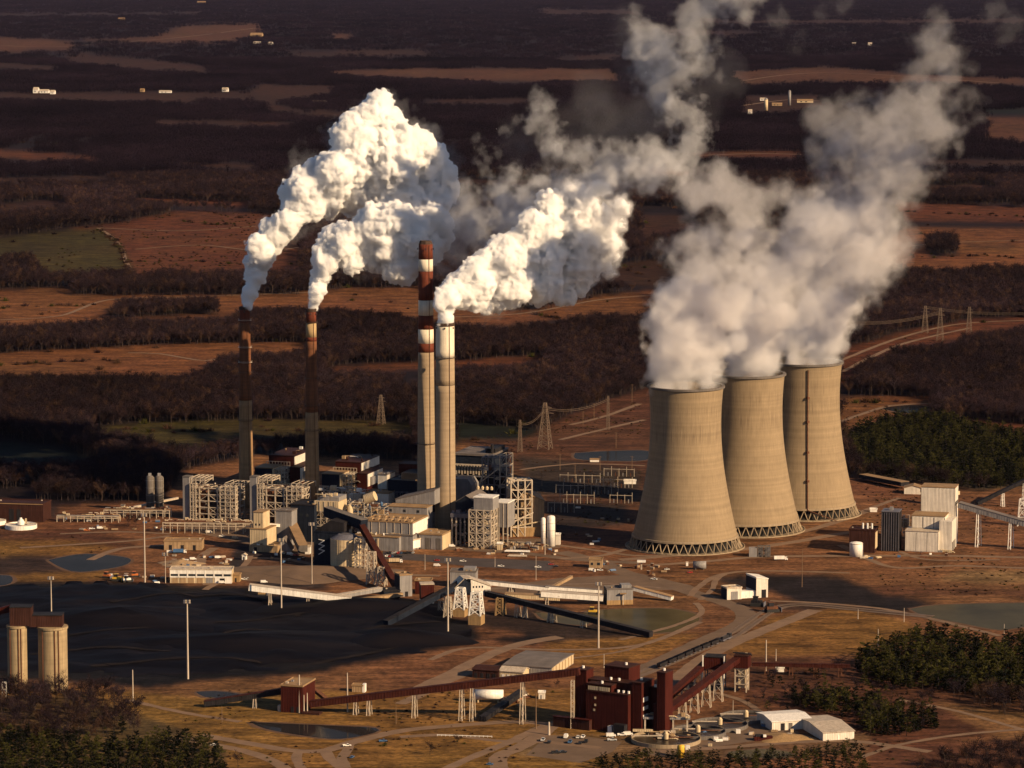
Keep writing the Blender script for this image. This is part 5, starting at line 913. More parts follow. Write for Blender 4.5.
dozer(117,581,10,'yellow bulldozer parked by the pond at the coal yard edge','yellow_paint',1.5); dozer(127,582,-20,'pale machine with a raised blade next to the yellow bulldozer','white_paint',1.4); dozer(107,578,20,'tan bulldozer left of the yellow one','orange_paint',1.3); dozer(757,606,15,'dark earthmover behind the white shed corner, the left one of two','dark_clad',1.9); dozer(772,612,-15,'dark brownish earthmover, the right one of two below the white shed','rust',2.0); dozer(593,614,10,'small tan excavator at the rim of the olive pond','yellow_paint',1.4); dozer(135,577,-10,'orange machine right of the pale one by the pond','orange_paint',1.2); dozer(262,596,0,'tan machine under the left end of the long white gallery','plinth_concrete' ,1.3)
# ---------------------------------------------------------------- right hand limestone plant
t = Thing('limestone_plant', 905, 551, 'stepped white building in three tiers with panelled fronts at the right', 'building', 15); D = 46
def panelled(x0,x1,y0,dep,z0,h,n,mt='white_clad'):
    t.mb().box(x0,x1,y0,y0+dep,z0,h).build('wall',mt,t.o)
    for k in range(n): a = x0+(x1-x0)*k/n; t.box('wall_panel',a+0.25,a+(x1-x0)/n-0.25,y0-0.22,y0-0.02,z0+0.5,h-1.2,'white_clad')
    for k in range(n+1): a = x0+(x1-x0)*k/n; t.box('joint',a-0.22,a+0.22,y0-0.3,y0-0.23,z0+0.3,h-1.0,'concrete_dark')
panelled(0,32,0,D*0.55,0,20,3); t.box('roof',-0.4,32.4,-0.5,D*0.3,20.05,20.8,'steel_white'); panelled(4,36,D*0.3+0.02,D*0.65,20.85,33,3); t.box('roof',3.6,36.4,D*0.3-0.4,D*0.8,33.05,33.9,'tan_roof'); panelled(9,42,D*0.8+0.05,D*0.45,0,58,1); t.box('roof',8.6,42.4,D*0.8-0.3,D*1.25+0.4,58.05,59,'tan_roof')
t.box('east_wing',32.1,44,6,D*0.8-0.5,0,30,'white_clad')
for k in range(3): t.sidepanes('door',44,[(9+k*8,13+k*8)],0,9,'dark_clad',0.2)
for k in range(6): t.sidepanes('window',42,[(D*0.85+k*3,D*0.85+k*3+1.6)],40,44)
t.clutter(6,34,44,1,5,[0],['cream_clad','grey_clad'],0.8,1.8,5)
t = Thing('dark_tower', 881, 551, 'dark ribbed tower between the brown shed and the stepped white building', 'tower', 14); t.box('wall',0,17,0,18,0,39,'dark_clad'); t.box('roof',-0.3,17.3,-0.4,18.4,39.05,39.8,'steel_dark'); t.box('roof_box',7,10,6,10,39.85,43,'grey_clad')
for k in range(8): t.box('wall_rib',0.3+k*2.3,0.8+k*2.3,-0.35,-0.02,0.5,38.5,'steel_dark')
t = Thing('brown_shed', 849, 552, 'dark brown shed with three pale stacks on its roof', 'shed', 14); t.house(0,25,20,22,'brown_clad','brown_clad'); t.box('end_panel',25.05,25.5,2,18,4,20,'cream_clad')
for k in range(3): t.mb().tube([(12+k*4.4,8,22.6),(12+k*4.4,8,28)],1.0*t.k1,10).build('stack','white_paint',t.o)
t = Thing('storage_tank', 856, 556, 'squat white tank in front of the dark brown shed', 'tank', 0); rr = 6.6*t.k1; H = 13*t.kz; MB().lathe([(rr,0),(rr,H),(rr*0.9,H+0.5),(0.2,H+1.4)],28).build('shell','white_paint',t.o,True); MB().bar((rr+.2,-1,0),(rr+.2,-1,H),0.4).build('ladder','steel_dark',t.o); MB().lathe([(rr+0.02,H-0.5),(rr+0.2,H-0.5),(rr+0.2,H),(rr+0.02,H)],28,caps=False).build('hoop','steel_white',t.o)
t = Thing('dust_filter', 898, 538, 'tan open-framed filter between the dark tower and the stepped white building', 'filter', 14); t.frame(0,10,0,8,0,22,2,1,4,'steel_white',0.5,0.5,random.Random(12)); t.box('hopper',1,9,1,7,11,19,'tan_clad'); t.clutter(6,0,10,0,6,[0,6],['tan_clad','cream_clad'],0.8,1.6,13)
t = Thing('long_shed', 904, 494, 'little pale gabled shed at the edge of the conifer wood', 'shed', 10); t.gable(0,18,14,6,2.6,'white_clad','tan_roof',along='y')
conveyor('conveyor', (863,480,2), (905,489,3), 10, 4, 'long tan covered way leading left from the pale gabled shed', 'dark_clad', roofmat='tan_roof'); conveyor('conveyor', (923,502,10), (957,507,12), 8, 3, 'cream covered way joining the top of the stepped white building', 'cream_clad', roofmat='cream_clad')
conveyor('conveyor', (958,545,38), (1060,552,16), 8, 4.5, 'long pale conveyor descending right from the stepped white building', 'grey_clad', roofmat='grey_roof', legs=(0.2,0.52,0.85), legmat='white_paint'); conveyor('conveyor', (978,507,2), (1060,505,40), 4, 3, 'dark second conveyor rising behind the pale one', 'dark_clad', roofmat='dark_clad', legs=(0.3,0.56,0.8), legmat='white_paint'); lattice_tower('trestle', 1022, 526, 27, 8, 5, 'white trestle at the right edge under the dark second conveyor', 'trestle', 'white_paint', 3, (), 0.8)
t = Thing('site_hut', 870, 512, 'tiny white trailer on the slope behind the brown shed', 'hut', 4); t.house(0,7,4,2.4,'white_paint','white_paint')
t = Thing('site_hut', 590, 462, 'pale low hut below the blue pond behind the plant', 'hut', 2); t.house(0,9,4,2.2,'white_paint','tan_roof'); t = Thing('site_hut', 624, 484, 'long pale trailer left of the nearest cooling tower', 'hut', 2); t.house(0,12,5,3,'white_paint','white_paint')
# ---------------------------------------------------------------- twin concrete silos at the lower left
def big_silo(px, py, r, h, label, hx0, hx1, hh):
    t = Thing('concrete_silo', px, py, label, 'silo', 0, 'twin concrete silos'); rr = r*t.k1; H = h*t.kz; n = 14
    MB().lathe([(rr,H*k/n) for k in range(n+1)],36).build('shell','silo_concrete',t.o,True); MB().lathe([(rr+0.02,H-1.2),(rr+0.7,H-1.0),(rr+0.7,H+0.5),(0.2,H+0.6)],36,caps=False).build('roof_slab','silo_concrete',t.o)
    for a in (-125,-75,-60): m = MB(); a = R(a); m.bar(((rr+.2)*math.cos(a),(rr+.2)*math.sin(a),0),((rr+.2)*math.cos(a),(rr+.2)*math.sin(a),H),0.7); m.build('ladder','rust',t.o)
    z = H+0.65; hs = MB((t.k1,1,t.kz)); hs.box(hx0,hx1,-5,6,h+0.8,h+hh); w_ = hs.build('headhouse','brown_clad',t.o); rf = MB((t.k1,1,t.kz)); rf.box(hx0-0.4,hx1+0.4,-5.5,6.5,h+hh+0.05,h+hh+0.9); rf.build('roof','dark_clad',w_)
    for k in range(10): a = 2*math.pi*k/10; MB().bar(((rr+.4)*math.cos(a),(rr+.4)*math.sin(a),H+.5),((rr+.4)*math.cos(a),(rr+.4)*math.sin(a),H+1.8),0.15).build('railing_post','rust',t.o)
    return t
big_silo(18,691,9.8,65,'narrower left one of the twin concrete silos with a tall red headhouse',-6,15.5,19); big_silo(53.5,690,14.5,63,'wider right one of the twin concrete silos with a low red headhouse',-23,10.5,12)
conveyor('conveyor', (-60,688,58), (13,690,78), 5, 4.5, 'red gallery reaching the left silo headhouse from the left edge', 'red_clad', legs=(0.2,))
t = Thing('yard_frame', 2, 697, 'white pipe frame beside the foot of the left concrete silo', 'frame', 0); t.frame(0,4,0,3,0,14,1,1,2,'white_paint',0.4,0.3,random.Random(1))
# ---------------------------------------------------------------- red transfer house and long rusty conveyor
t = Thing('transfer_house', 281, 712, 'small dark red transfer house at the left end of the long rusty conveyor', 'transfer house', 16); t.house(0,22,26,26,'red_clad','tan_roof'); t.box('door',10,13,-0.2,0.05,0,6,'dark_clad'); t.box('door',16,18,-0.2,0.05,0,6,'dark_clad'); t.box('loading_box',-4,-1,1,4,0,6,'steel_white'); t.box('loading_dock',22.2,40,-3,4,0,2,'brown_clad')
conveyor('conveyor', (205,707,1), (282,708,14), 4.5, 3.6, 'rusty conveyor rising from the left to the red transfer house', 'dark_clad', roofmat='rust_gallery', legs=(0.65,)); conveyor('conveyor', (311,712,5), (580,726,51), 5, 4.2, 'very long rusty conveyor climbing right to the dark red plant', 'rust_gallery', legs=(0.17,0.22,0.39,0.565,0.605,0.79)); conveyor('conveyor', (309,700,13), (325,704,4), 3, 2, 'short rusty stair gallery on the right of the red transfer house', 'rust')
t = Thing('stair_tower', 571, 728, 'thin white stair tower at the right end of the very long conveyor', 'stair tower', 6); t.frame(0,3,-2,2,0,47,1,1,9,'steel_white',0.35,0.7,random.Random(5))
t = Thing('control_hut', 352, 692, 'little tan hut with a white end behind the long conveyor', 'hut', 10); t.house(0,11,6,6,'tan_clad','tan_roof'); t.box('end_panel',10.5,13,-0.3,5,0,8,'white_paint')
# ---------------------------------------------------------------- dark red coal preparation plant
t = Thing('preparation_plant', 586, 729, 'big dark red coal preparation plant of stepped blocks', 'plant building', 30)
def blk(x0,x1,y0,y1,h,z0=0,name='block'):
    b_ = t.box(name,x0,x1,y0,y1,z0,h,'red_clad'); m = MB(); m.box(x0*t.kx-.3,x1*t.kx+.3,y0-.3,y1+.3,h*t.kz+0.02,h*t.kz+0.6); r_ = m.build('roof','brown_clad',t.o); return b_
blk(0,41,0,10,38); blk(-16.5,-5.5,8,18,55); blk(0,24,1.0,8,45,38.7); blk(-5.4,38,10.1,20,46); blk(42,51.5,4,22,50); blk(51.6,61,16,24,43); blk(65,73,6,17,62); blk(4,28,20.1,36,58)
blk(61.1,64.9,7,16,30)
for a, b_ in ((1.5,11.2),(12,22.5)): t.panes('window',[(a,b_)],1.0,39.4,43.2,'cream_clad',0.3)
for x, z in ((9,32),(9,25),(8,20)): t.panes('window',[(x-0.9,x+0.9)],0,z-1,z+1.2,'cream_clad',0.2)
for a, z0, z1 in ((6,31,35.5),(10,31,35.5),(6,23,26.5),(10,23,26.5),(6,15,18.5),(10,15,18.5)): t.sidepanes('window', 51.5, [(a,a+3)], z0, z1, 'white_paint', 0.25)
for x, y, z in ((-12,13,55),(13,4,45),(29,4,38),(34,4,38),(39,4,38),(14,15,46),(22,15,46),(46,12,50),(56,17,43),(68,12,62),(20,28,58)): MB().tube([(x*t.kx,y,z*t.kz+.6),(x*t.kx,y,z*t.kz+2.2)],0.9,8).build('white_fixture','white_paint',t.o)  # white lamp fixtures, built as short unlit stubs on the roofs
t.box('annex',-30,6,-4,-0.2,0.02,10,'brown_clad'); t.box('annex_roof',-30.4,6.4,-4.4,-0.5,10.05,10.6,'red_clad'); t.box('loading_shed',30,41,-5,-0.6,0,10,'dark_clad'); t.box('silo_hopper',24,28,-4,-0.2,0,7,'white_paint')
t = Thing('pipe_bridge', 645, 734, 'pale pipe bridge on portal legs at the right foot of the dark red plant', 'pipe bridge', 4)
for k in range(4): t.mb().bar((k*14,0,0),(k*14,0,15),1.0).build('leg','steel_white',t.o); t.mb().bar((k*14,5,0),(k*14,5,15),1.0).build('leg','steel_white',t.o)
t.box('deck',-2,45,-1,6,15.05,17,'grey_clad'); t.box('deck',-12,8,-4,-1.5,3.5,5.5,'cream_clad'); t.clutter(18,-4,44,-2,8,[0,0,17.1],['cream_clad','steel_white','tan_clad'],0.6,1.6,15)
conveyor('conveyor', (662,729,12), (741,690,31), 5, 3.2, 'nearer rusty conveyor rising right from the dark red plant', 'red_clad', legs=(0.25,0.4,0.55,0.7), roofmat='rust_gallery', legmat='steel_white'); conveyor('conveyor', (658,718,9), (711,684,23), 5, 3.2, 'farther rusty conveyor rising right behind the nearer one', 'red_clad', legs=(0.5,0.75), roofmat='rust_gallery', legmat='steel_white')
t = Thing('head_tower', 735, 692, 'dark head tower with a pale hopper at the top of the nearer rusty conveyor', 'head tower', 14); t.frame(0,11,0,9,0,24,1,1,3,'steel_white',0.8,0.8,random.Random(2)); t.box('hopper',3,10,1,8,4,24,'cream_clad'); t.box('head_house',-1,13,-1,10,24.05,36,'red_clad'); t.box('roof',-1.4,13.4,-1.4,10.4,36.05,37,'brown_clad'); t.clutter(4,0,11,0,8,[37.1],['dark_clad','cream_clad'],0.5,1.0,3)
t = Thing('head_tower', 705, 691, 'dark head tower with white corner posts at the top of the farther rusty conveyor', 'head tower', 14); t.frame(0,18,0,9,0,22,2,1,3,'steel_dark',0.7,0.6,random.Random(2)); t.box('hopper',8,16,1,8,3,22,'dark_clad'); t.box('head_house',-1,18,-1,10,22.05,34,'red_clad'); t.box('roof',-1.4,18.4,-1.4,10.4,34.05,34.8,'dark_clad'); t.box('corner_post',-2.4,-1.4,-2,-1.2,14,36,'white_paint'); t.box('corner_post',18.6,19.6,-2,-1.2,14,36,'white_paint')
conveyor('pipe_bridge', (752,674,8), (850,677,9), 3, 2.4, 'dark red pipe bridge running right into the pines', 'rust_gallery', legs=(0.15,0.4,0.65,0.9), legmat='rust'); t = Thing('site_hut', 776, 672, 'low white arched hut under the dark pipe bridge', 'hut', 2); t.house(0,8,4,3.6,'white_paint','white_paint')
# settling tanks
for px, py, r, lab in ((666,741,35,'nearest round settling tank, beside the yellow tank'),(698,734,28,'second round settling tank to the right, half behind the nearest'),(720,726.5,28,'third round settling tank, middle of the row'),(746,719,26,'farthest settling tank beside the grey shed')):
    t = Thing('settling_tank', px, py, lab, 'settling tank', 0, 'round settling tanks'); rr = r*t.k1; MB().lathe([(rr,0),(rr,2.5),(rr-0.6,2.5),(rr-0.6,0.7)],56,caps=False).build('tank_wall','concrete_dark' if r < 30 else 'concrete',t.o); MB().lathe([(rr-0.62,0.8),(0.1,0.85)],56,caps=False).build('sludge','sludge',t.o)
    MB().box(-rr,1.5,-0.6,0.6,3.3,3.9).build('bridge','steel_white',t.o); MB().lathe([(1.6,1.4),(1.6,5.0),(0.8,6.2)],12).build('drive_head','cream_clad',t.o); MB().bar((-rr*0.5,0,3.9),(-rr*0.5,0,5.2),0.3).build('railing_post','steel_white',t.o); MB().bar((0,0.5,2.4),(rr*0.8,3,2.0),0.5).build('rake_arm','rust',t.o); MB().box(rr*0.5,rr*0.5+3,-rr-3,-rr-0.3,0,2.6).build('pump_box','white_paint',t.o)
t = Thing('yellow_tank', 681, 757, 'bright yellow upright tank beside the nearest settling tank', 'tank', 0); rr = 3.4*t.k1; MB().lathe([(rr,0),(rr,7.4),(rr*0.9,7.8),(0.2,8.2)],20).build('shell','yellow_paint',t.o,True); MB().lathe([(rr+.02,3.6),(rr+.15,3.6),(rr+.15,4),(rr+.02,4)],20,caps=False).build('hoop','yellow_paint',t.o); MB().bar((-rr-.2,-.5,0),(-rr-.2,-.5,7.6),0.3).build('ladder','steel_dark',t.o)
t = Thing('scrap_pile', 660, 740, 'tangle of tan pipework between the dark red plant and nearest settling tank', 'pipework', 0); t.clutter(26,-4,14,-3,10,[0,2,4],['tan_clad','cream_clad','rust','steel_white'],0.6,2.0,33)
t = Thing('grey_shed', 772, 731, 'grey shed with dark doors, left and farther one of the two', 'shed', -16); t.gable(0,41,30,9,2.2,'white_clad','white_paint'); t.box('door',9,13,-0.2,0.05,0,7,'dark_clad'); t.box('door',17,21,-0.2,0.05,0,7,'concrete_dark'); t = Thing('grey_shed', 824, 741, 'grey shed with a plain front, right and nearer one of the two', 'shed', -16); t.gable(-1,31,50,8,3,'white_clad','steel_white'); t.box('door',14,15.6,-0.2,0.05,0,5,'white_paint')
t = Thing('skip', 754, 741, 'rusty brown skip with a white lid near the grey sheds', 'skip', -6); t.mb().yprism([(0.8,0),(18,0),(19,4),(0,4)],0,4).build('body','red_clad',t.o); t.box('lid',2,11,0.3,3.7,4.05,5.6,'dark_clad'); t.box('crate',9,12,-1.6,0,4.1,6.4,'white_paint')
# warehouse
t = Thing('warehouse', 500, 677, 'big grey roofed warehouse with a bright right end', 'warehouse', 18); t.gable(0,48,54,10,1.6,'grey_clad','grey_roof',y0=8); t.box('end_panel',48.05,48.4,9,61,1,10,'cream_clad')  # sunlit right end, its brightness put into the cream colour
for k in range(7): t.box('wall_rib',48.45,48.7,10+k*7.6,11+k*7.6,0.5,9.8,'plinth_concrete')
t.gable(-24,2,18,8,2,'brown_clad','brown_clad',y0=-8,along='x'); t.gable(2.6,26,14,8,3,'cream_clad','steel_white',y0=-7,along='x')
for k in range(4): t.box('door',-22+k*6,-19+k*6,-8.2,-7.95,0,5,'dark_clad'); t.box('door',5+k*5,7.4+k*5,-7.2,-6.95,0,5,'white_paint')
t = Thing('horizontal_tank', 473, 703, 'long white horizontal tank on legs below the very long conveyor', 'tank', 4); m = t.mb(); m.tube([(0,3,7.6),(30,3,7.6)],3.6,18); m.build('shell','white_paint',t.o,True)
for k in (4,24): t.box('leg',k,k+1.6,1.6,4.4,0,4.2,'cream_clad')
t.clutter(12,31,44,0,8,[0,3],['cream_clad','orange_paint','steel_white','rust'],0.8,1.8,8); t = Thing('notice_hut', 538.5, 699, 'small white cabin alone on the grass left of the dark red plant', 'hut', 3); t.house(0,6.5,4,6,'white_clad','white_paint'); t.box('door',2,3.4,-0.15,0.05,0,4,'grey_clad')
conveyor('conveyor', (483,722,1), (522,702,8), 5, 3, 'short black conveyor curving up under the very long one', 'dark_clad', roofmat='dark_clad')
# ---------------------------------------------------------------- trains
def wagon(p, d, first, label, loco=False):
    t = tag(empty('locomotive' if loco else 'hopper_wagon', Vector((p.x,p.y,0.62)), math.atan2(d.y,d.x)), label, 'locomotive' if loco else 'rail wagon', None if loco else 'coal wagons on the curved railway')
    m = MB(); 
    if loco: m.box(-8.5,8.5,-1.45,1.45,1.1,1.7); m.build('underframe','steel_dark',t); MB().box(-7.8,4.2,-1.0,1.0,1.72,3.9).build('hood','black_paint',t); c = MB().box(4.25,7.6,-1.4,1.4,1.72,4.6).build('cab','black_paint',t); MB().box(5,6.8,-1.44,1.44,3.2,4.2).build('window','glass',c)
    else: m.yprism([(-5.2,1.1),(5.2,1.1),(6.4,2.2),(6.4,3.6),(-6.4,3.6),(-6.4,2.2)],-1.45,1.45); m.build('hopper','dark_clad',t); MB().box(-6.2,6.2,-1.3,1.3,3.62,3.95).build('coal_load','coal',t); MB().box(-6.8,6.8,-0.4,0.4,0.8,1.08).build('underframe','rust',t)
    for x in (-4.6,4.6):
        b_ = MB().box(x-1.5,x+1.5,-1.0,1.0,0.35,0.78).build('bogie','steel_dark',t)
        for k in (-.9,.9): MB().tube([(x+k,-.8,.42),(x+k,.8,.42)],0.42,10).build('wheelset','rail_steel',b_)
    return t
acc = 0; last = RAIL[0]; nxt = 0; nn = 0; pxl = []
for i in range(1, len(RAIL)):
    d = RAIL[i]-RAIL[i-1]; acc += d.length; q = project(RAIL[i].x, RAIL[i].y)
    if acc > nxt and 661 < q[0] < 714: wagon(RAIL[i], d.normalized(), nn == 0, 'dark coal wagon in the train on the curved railway'); nn += 1; nxt = acc+13.9
    if acc > nxt and 726 < q[0] < 736: wagon(RAIL[i], d.normalized(), False, 'black locomotive standing alone up the line from the coal wagons', True); nxt = acc+40
# ---------------------------------------------------------------- vehicles
rg = random.Random(5); CP_ = ['black_paint','black_paint','silver_paint','white_paint','red_paint','blue_paint','black_paint']; used_l = {}
for k in range(16):
    c = CP_[k % 7] if k not in (3,) else 'white_paint'; px = 387+(k % 10)*2.9; py = 553.5+(k//10)*3.4+rg.uniform(-.2,.2)
    nm = c.split('_')[0]; nm = 'grey' if nm == 'silver' else nm; vehicle(['car','pickup'][k%3 == 1], c, px, py, 75+rg.uniform(-6,6), f"{nm} {'pickup' if k%3 == 1 else 'car'} parked {['in the back row','in the front row'][k//10]} of the asphalt car park by the sign building", group='vehicles in the asphalt car park')
for a in [('pickup','white_paint',463,562,-8,'white pickup alone in the middle of the asphalt lot'),('pickup','white_paint',501,567,-8,'white pickup at the right part of the asphalt lot'),('van','white_paint',437,566.5,-8,'white van on the near edge of the asphalt lot'),('truck','cream_clad',396,563,0,'cream lorry parked below the asphalt car park'),('car','red_paint',437,561,-8,'red car at the left part of the asphalt lot'),('van','white_paint',452,547,0,'white van at the foot of the pale chimney'),('pickup','black_paint',472,548,0,'dark pickup before the bright braced frame'),
    ('pickup','white_paint',538,568,-5,'white pickup left of the tan hut with windows'),('van','white_paint',592,571,-4,'white van in front of the tan hut with windows'),('pickup','white_paint',600,571,-4,'white pickup right of the van by the tan hut'),('car','black_paint',556,567,-4,'black car on the asphalt lot right of the plant'),('car','red_paint',551,565,-4,'red car on the asphalt lot right end'),('car','red_paint',690,573,10,'bright red car below the pale grey horizontal tank'),('pickup','white_paint',654,580,-20,'white pickup on the gravel road above the pond'),('truck','white_paint',781,560.5,3,'white lorry on the road right of the nearest tower'),
    ('van','white_paint',193,560,10,'white van behind the white workshop'),('pickup','blue_paint',212,558,10,'blue pickup behind the white workshop'),('van','white_paint',218,558.5,10,'white van right of the blue pickup'),('truck','blue_paint',180,553.5,4,'blue trailer lorry in front of the long tan building'),('van','white_paint',170,553,4,'white van left of the blue trailer lorry'),('van','white_paint',222,583.5,5,'white van before the white end of the workshop'),('pickup','white_paint',244,580,0,'white pickup right of the tan brick annex'),('car','white_paint',248,579.5,0,'white car right of the white pickup by the annex'),('pickup','orange_paint',257,578,0,'orange pickup on the slope right of the annex'),('van','white_paint',264,583,10,'white van near the left end of the low gallery'),('van','cream_clad',182,580.5,5,'cream van before the left bays of the workshop'),('pickup','white_paint',198,581,5,'white pickup before the middle bays of the workshop'),('pickup','white_paint',92,529.5,8,'white pickup near the left pipe rack'),('van','white_paint',100,529,8,'white van near the left pipe rack'),('pickup','orange_paint',87,531,8,'orange pickup near the left pipe rack'),('van','white_paint',209,533,0,'white van under the long pipe rack'),('van','cream_clad',235,539,0,'cream van right of the long pipe rack'),('pickup','white_paint',222,537,0,'white pickup in front of the long pipe rack'),
    ('pickup','white_paint',347,746.5,15,'white pickup at the lower left road junction'),('pickup','blue_paint',383,742,15,'blue pickup on the bottom road'),('car','blue_paint',352,758,70,'blue car on the looping track at the bottom'),('car','white_paint',214,746,-20,'white car on the bottom left road'),('pickup','red_paint',296,556,0,'red pickup at the foot of the thick grey conveyor'),('van','white_paint',290,555,0,'white van at the foot of the thick grey conveyor'),('car','white_paint',667,570,0,'white car on the gravel before the towers'),('car','blue_paint',490,765,0,'blue car beside the bottom junction')]: vehicle(*a)
pk = ['white_paint','silver_paint','black_paint','blue_paint','white_paint','black_paint','white_paint','red_paint','white_paint']
for k, (px, py, kd, c) in enumerate([(543,741,'pickup','silver_paint'),(549,743,'car','black_paint'),(566,738,'van','white_paint'),(570,743,'pickup','blue_paint'),(578,738,'car','white_paint'),(583,738,'pickup','white_paint'),(580,744,'car','black_paint'),(586,742.5,'pickup','black_paint'),(556,753.5,'pickup','black_paint'),(563,753,'car','black_paint'),(611,737,'van','white_paint'),(612,741,'pickup','silver_paint'),(622,736,'pickup','white_paint'),(628,735.5,'van','white_paint')]):
    vehicle(kd, c, px, py, 80 if k < 8 else 5, ['silver pickup at the left end of the lower car park','black car beside the silver pickup in the lower car park','white van in the back row of the lower car park','blue pickup in the lower car park','white car left of a white pickup in the lower car park','white pickup at the right end of the back row of the lower car park','black car before the white pickup in the lower car park','black pickup at the right of the lower car park','black pickup alone in the near part of the lower car park','black car beside the lone black pickup','white van against the front wall of the dark red plant','silver pickup before the front wall of the dark red plant','white pickup at the right front corner of the dark red plant','white van right of the white pickup by the dark red plant'][k], sc=1.15)
# stores, crates and containers lying about the yards
def stores(n, poly, labelplace, group, seed, cols=('white_paint','cream_clad','tan_clad','rust','rust','tan_clad','steel_white','blue_paint'), smax=4.2):
    rg = random.Random(seed); x0 = min(p[0] for p in poly); x1 = max(p[0] for p in poly); y0 = min(p[1] for p in poly); y1 = max(p[1] for p in poly); k = 0
    words = {'white_paint':'white','cream_clad':'cream','tan_clad':'tan','rust':'rusty','steel_white':'pale','blue_paint':'blue','orange_paint':'orange'}
    while k < n:
        px, py = rg.uniform(x0,x1), rg.uniform(y0,y1)
        if not inpoly(np.array([px]), np.array([py]), poly)[0]: continue
        c = rg.choice(cols); kind = rg.random(); k += 1
        if kind < 0.5:
            l, w_, h = rg.uniform(1.5,smax), rg.uniform(1.2,2.4), rg.uniform(1.0,2.6); t = Thing('storage_box', px, py, f'small {words[c]} storage box {labelplace}', 'box', rg.uniform(-40,40), group); MB().box(0,l,0,w_,0.1,h).build('body',c,t.o); MB().box(-.1,l+.1,-.1,w_+.1,h+.02,h+.15).build('lid','steel_white' if c != 'steel_white' else 'tan_clad',t.o)
        elif kind < 0.8:
            t = Thing('pipe_stack', px, py, f'small stack of {words[c]} pipes {labelplace}', 'pipe stack', rg.uniform(-40,40), group); l = rg.uniform(3,smax+2)
            for q in range(4): MB().tube([(0,q*0.7,0.4+0.6*(q%2)),(l,q*0.7,0.4+0.6*(q%2))],0.35,7).build('pipe',c,t.o)
        else:
            t = Thing('machine_unit', px, py, f'small {words[c]} machine with a stack {labelplace}', 'machine', rg.uniform(-40,40), group); MB().box(0,2.6,0,1.6,0.3,2.0).build('casing',c,t.o); MB().tube([(0.6,0.8,2.02),(0.6,0.8,3.4)],0.25,7).build('stack','steel_dark',t.o); MB().box(-.2,2.8,.2,1.4,0,0.28).build('skid','steel_dark',t.o)
stores(26, [(168,556),(236,556),(240,566),(165,567)], 'in the yard behind the white workshop', 'stores behind the white workshop', 1)
stores(16, [(60,519),(165,519),(165,531),(60,530)], 'by the left pipe racks', 'stores by the left pipe racks', 2)
stores(14, [(252,552),(330,556),(330,566),(252,562)], 'at the foot of the thick grey conveyor', 'stores below the thick grey conveyor', 3)
stores(18, [(580,561),(660,566),(690,580),(600,578)], 'on the gravel right of the asphalt lot', 'stores on the gravel before the towers', 4)
stores(14, [(455,549),(560,550),(555,558),(455,555)], 'on the apron before the third unit', 'stores before the third unit', 5)
stores(12, [(100,574),(168,576),(168,584),(100,583)], 'on the edge of the coal yard by the workshop', 'stores at the coal yard edge', 6)
stores(16, [(640,738),(750,722),(800,735),(700,752),(645,752)], 'among the settling tanks', 'stores among the settling tanks', 7)
stores(10, [(845,556),(960,552),(1000,556),(850,560)], 'before the stepped white building', 'stores before the stepped white building', 8)
stores(10, [(575,505),(630,520),(625,545),(575,545)], 'in the shade left of the nearest cooling tower', 'stores left of the nearest tower', 9)
stores(8, [(505,695),(530,690),(535,705),(508,708)], 'by the long white horizontal tank', 'stores by the white horizontal tank', 10)
# guard rail along the bottom path
t = Thing('guard_rail', 437, 736, 'white rail fence along the bottom path', 'fence', 7)
for k in range(14): t.box('post',k*4.2,k*4.2+0.5,0,0.4,0,1.6,'white_paint')
t.box('rail',0,55,-0.15,-0.02,0.9,1.5,'white_paint')
# ---------------------------------------------------------------- far farms
def farm(name, px, py, w_, h_, dep, label, cat, wall='white_paint', roof='steel_white', gable=True):
    t = Thing(name, px, py, label, cat, 5); z = float(height(t.p.x, t.p.y)); t.o.location.z = z+4
    if gable: t.gable(0,w_,dep,h_*0.65,h_*0.5,wall,roof)
    else: t.house(0,w_,dep,h_,wall,roof)
    t.panes('window',[(w_*(0.2+0.3*k),w_*(0.32+0.3*k)) for k in range(2)],0,h_*0.2,h_*0.5)
for a in [('barn',33,94,5,5,30,'left white barn of the far farm at the left','barn'),('barn',39.5,94,9,3.2,24,'long low white barn in the middle of the far farm at the left','barn'),('barn',50,95,4.5,3.5,24,'right white barn of the far farm at the left','barn'),('farmhouse',159,94,12,2.2,20,'far low pale farm building left of centre of the wooded ridge','farmhouse'),('farmhouse',222,93,6,3.6,20,'far white farmhouse above the left chimney plume','farmhouse'),
    ('farmhouse',250,37,12,3.6,60,'very far tan farm building near the top edge','farmhouse','tan_clad','tan_roof'),('farmhouse',253,45,7,2,50,'very far low pale building below the tan one','farmhouse'),('farmhouse',268,46,4,2.4,50,'very far small white building right of the pale one','farmhouse'),('farmhouse',312,104,14,2.0,20,'far row of pale roofs beside the left plume top','farmhouse'),('farmhouse',140,93,4,3,20,'far dark farmhouse on the wooded ridge','farmhouse','tan_clad','tan_roof'),
    ('farmhouse',748,115,4,4,24,'far white gabled house left of the white silo','farmhouse'),('barn',772,107,10,2.6,26,'far pale barn between the two far silos','barn','tan_clad','tan_roof'),('barn',797,104,16,3,26,'far pale barn right of the grey silo','barn','cream_clad','tan_roof'),('barn',805,116,10,2,20,'far low barn below the right far barn','barn','tan_clad','tan_roof'),('barn',760,102,5,2.5,20,'far white shed just above the white silo','barn'),('farmhouse',852,46,4,2.6,50,'very far left white speck of a house at the upper right','farmhouse'),('farmhouse',868,46,4,2.6,50,'very far right white speck of a house at the upper right','farmhouse'),('farmhouse',118,21,6,2,60,'very far tan roof near the top left edge','farmhouse','tan_clad','tan_roof'),('farmhouse',197,4,8,2,70,'very far pale house at the top edge','farmhouse','tan_clad','tan_roof')]: farm(*a)
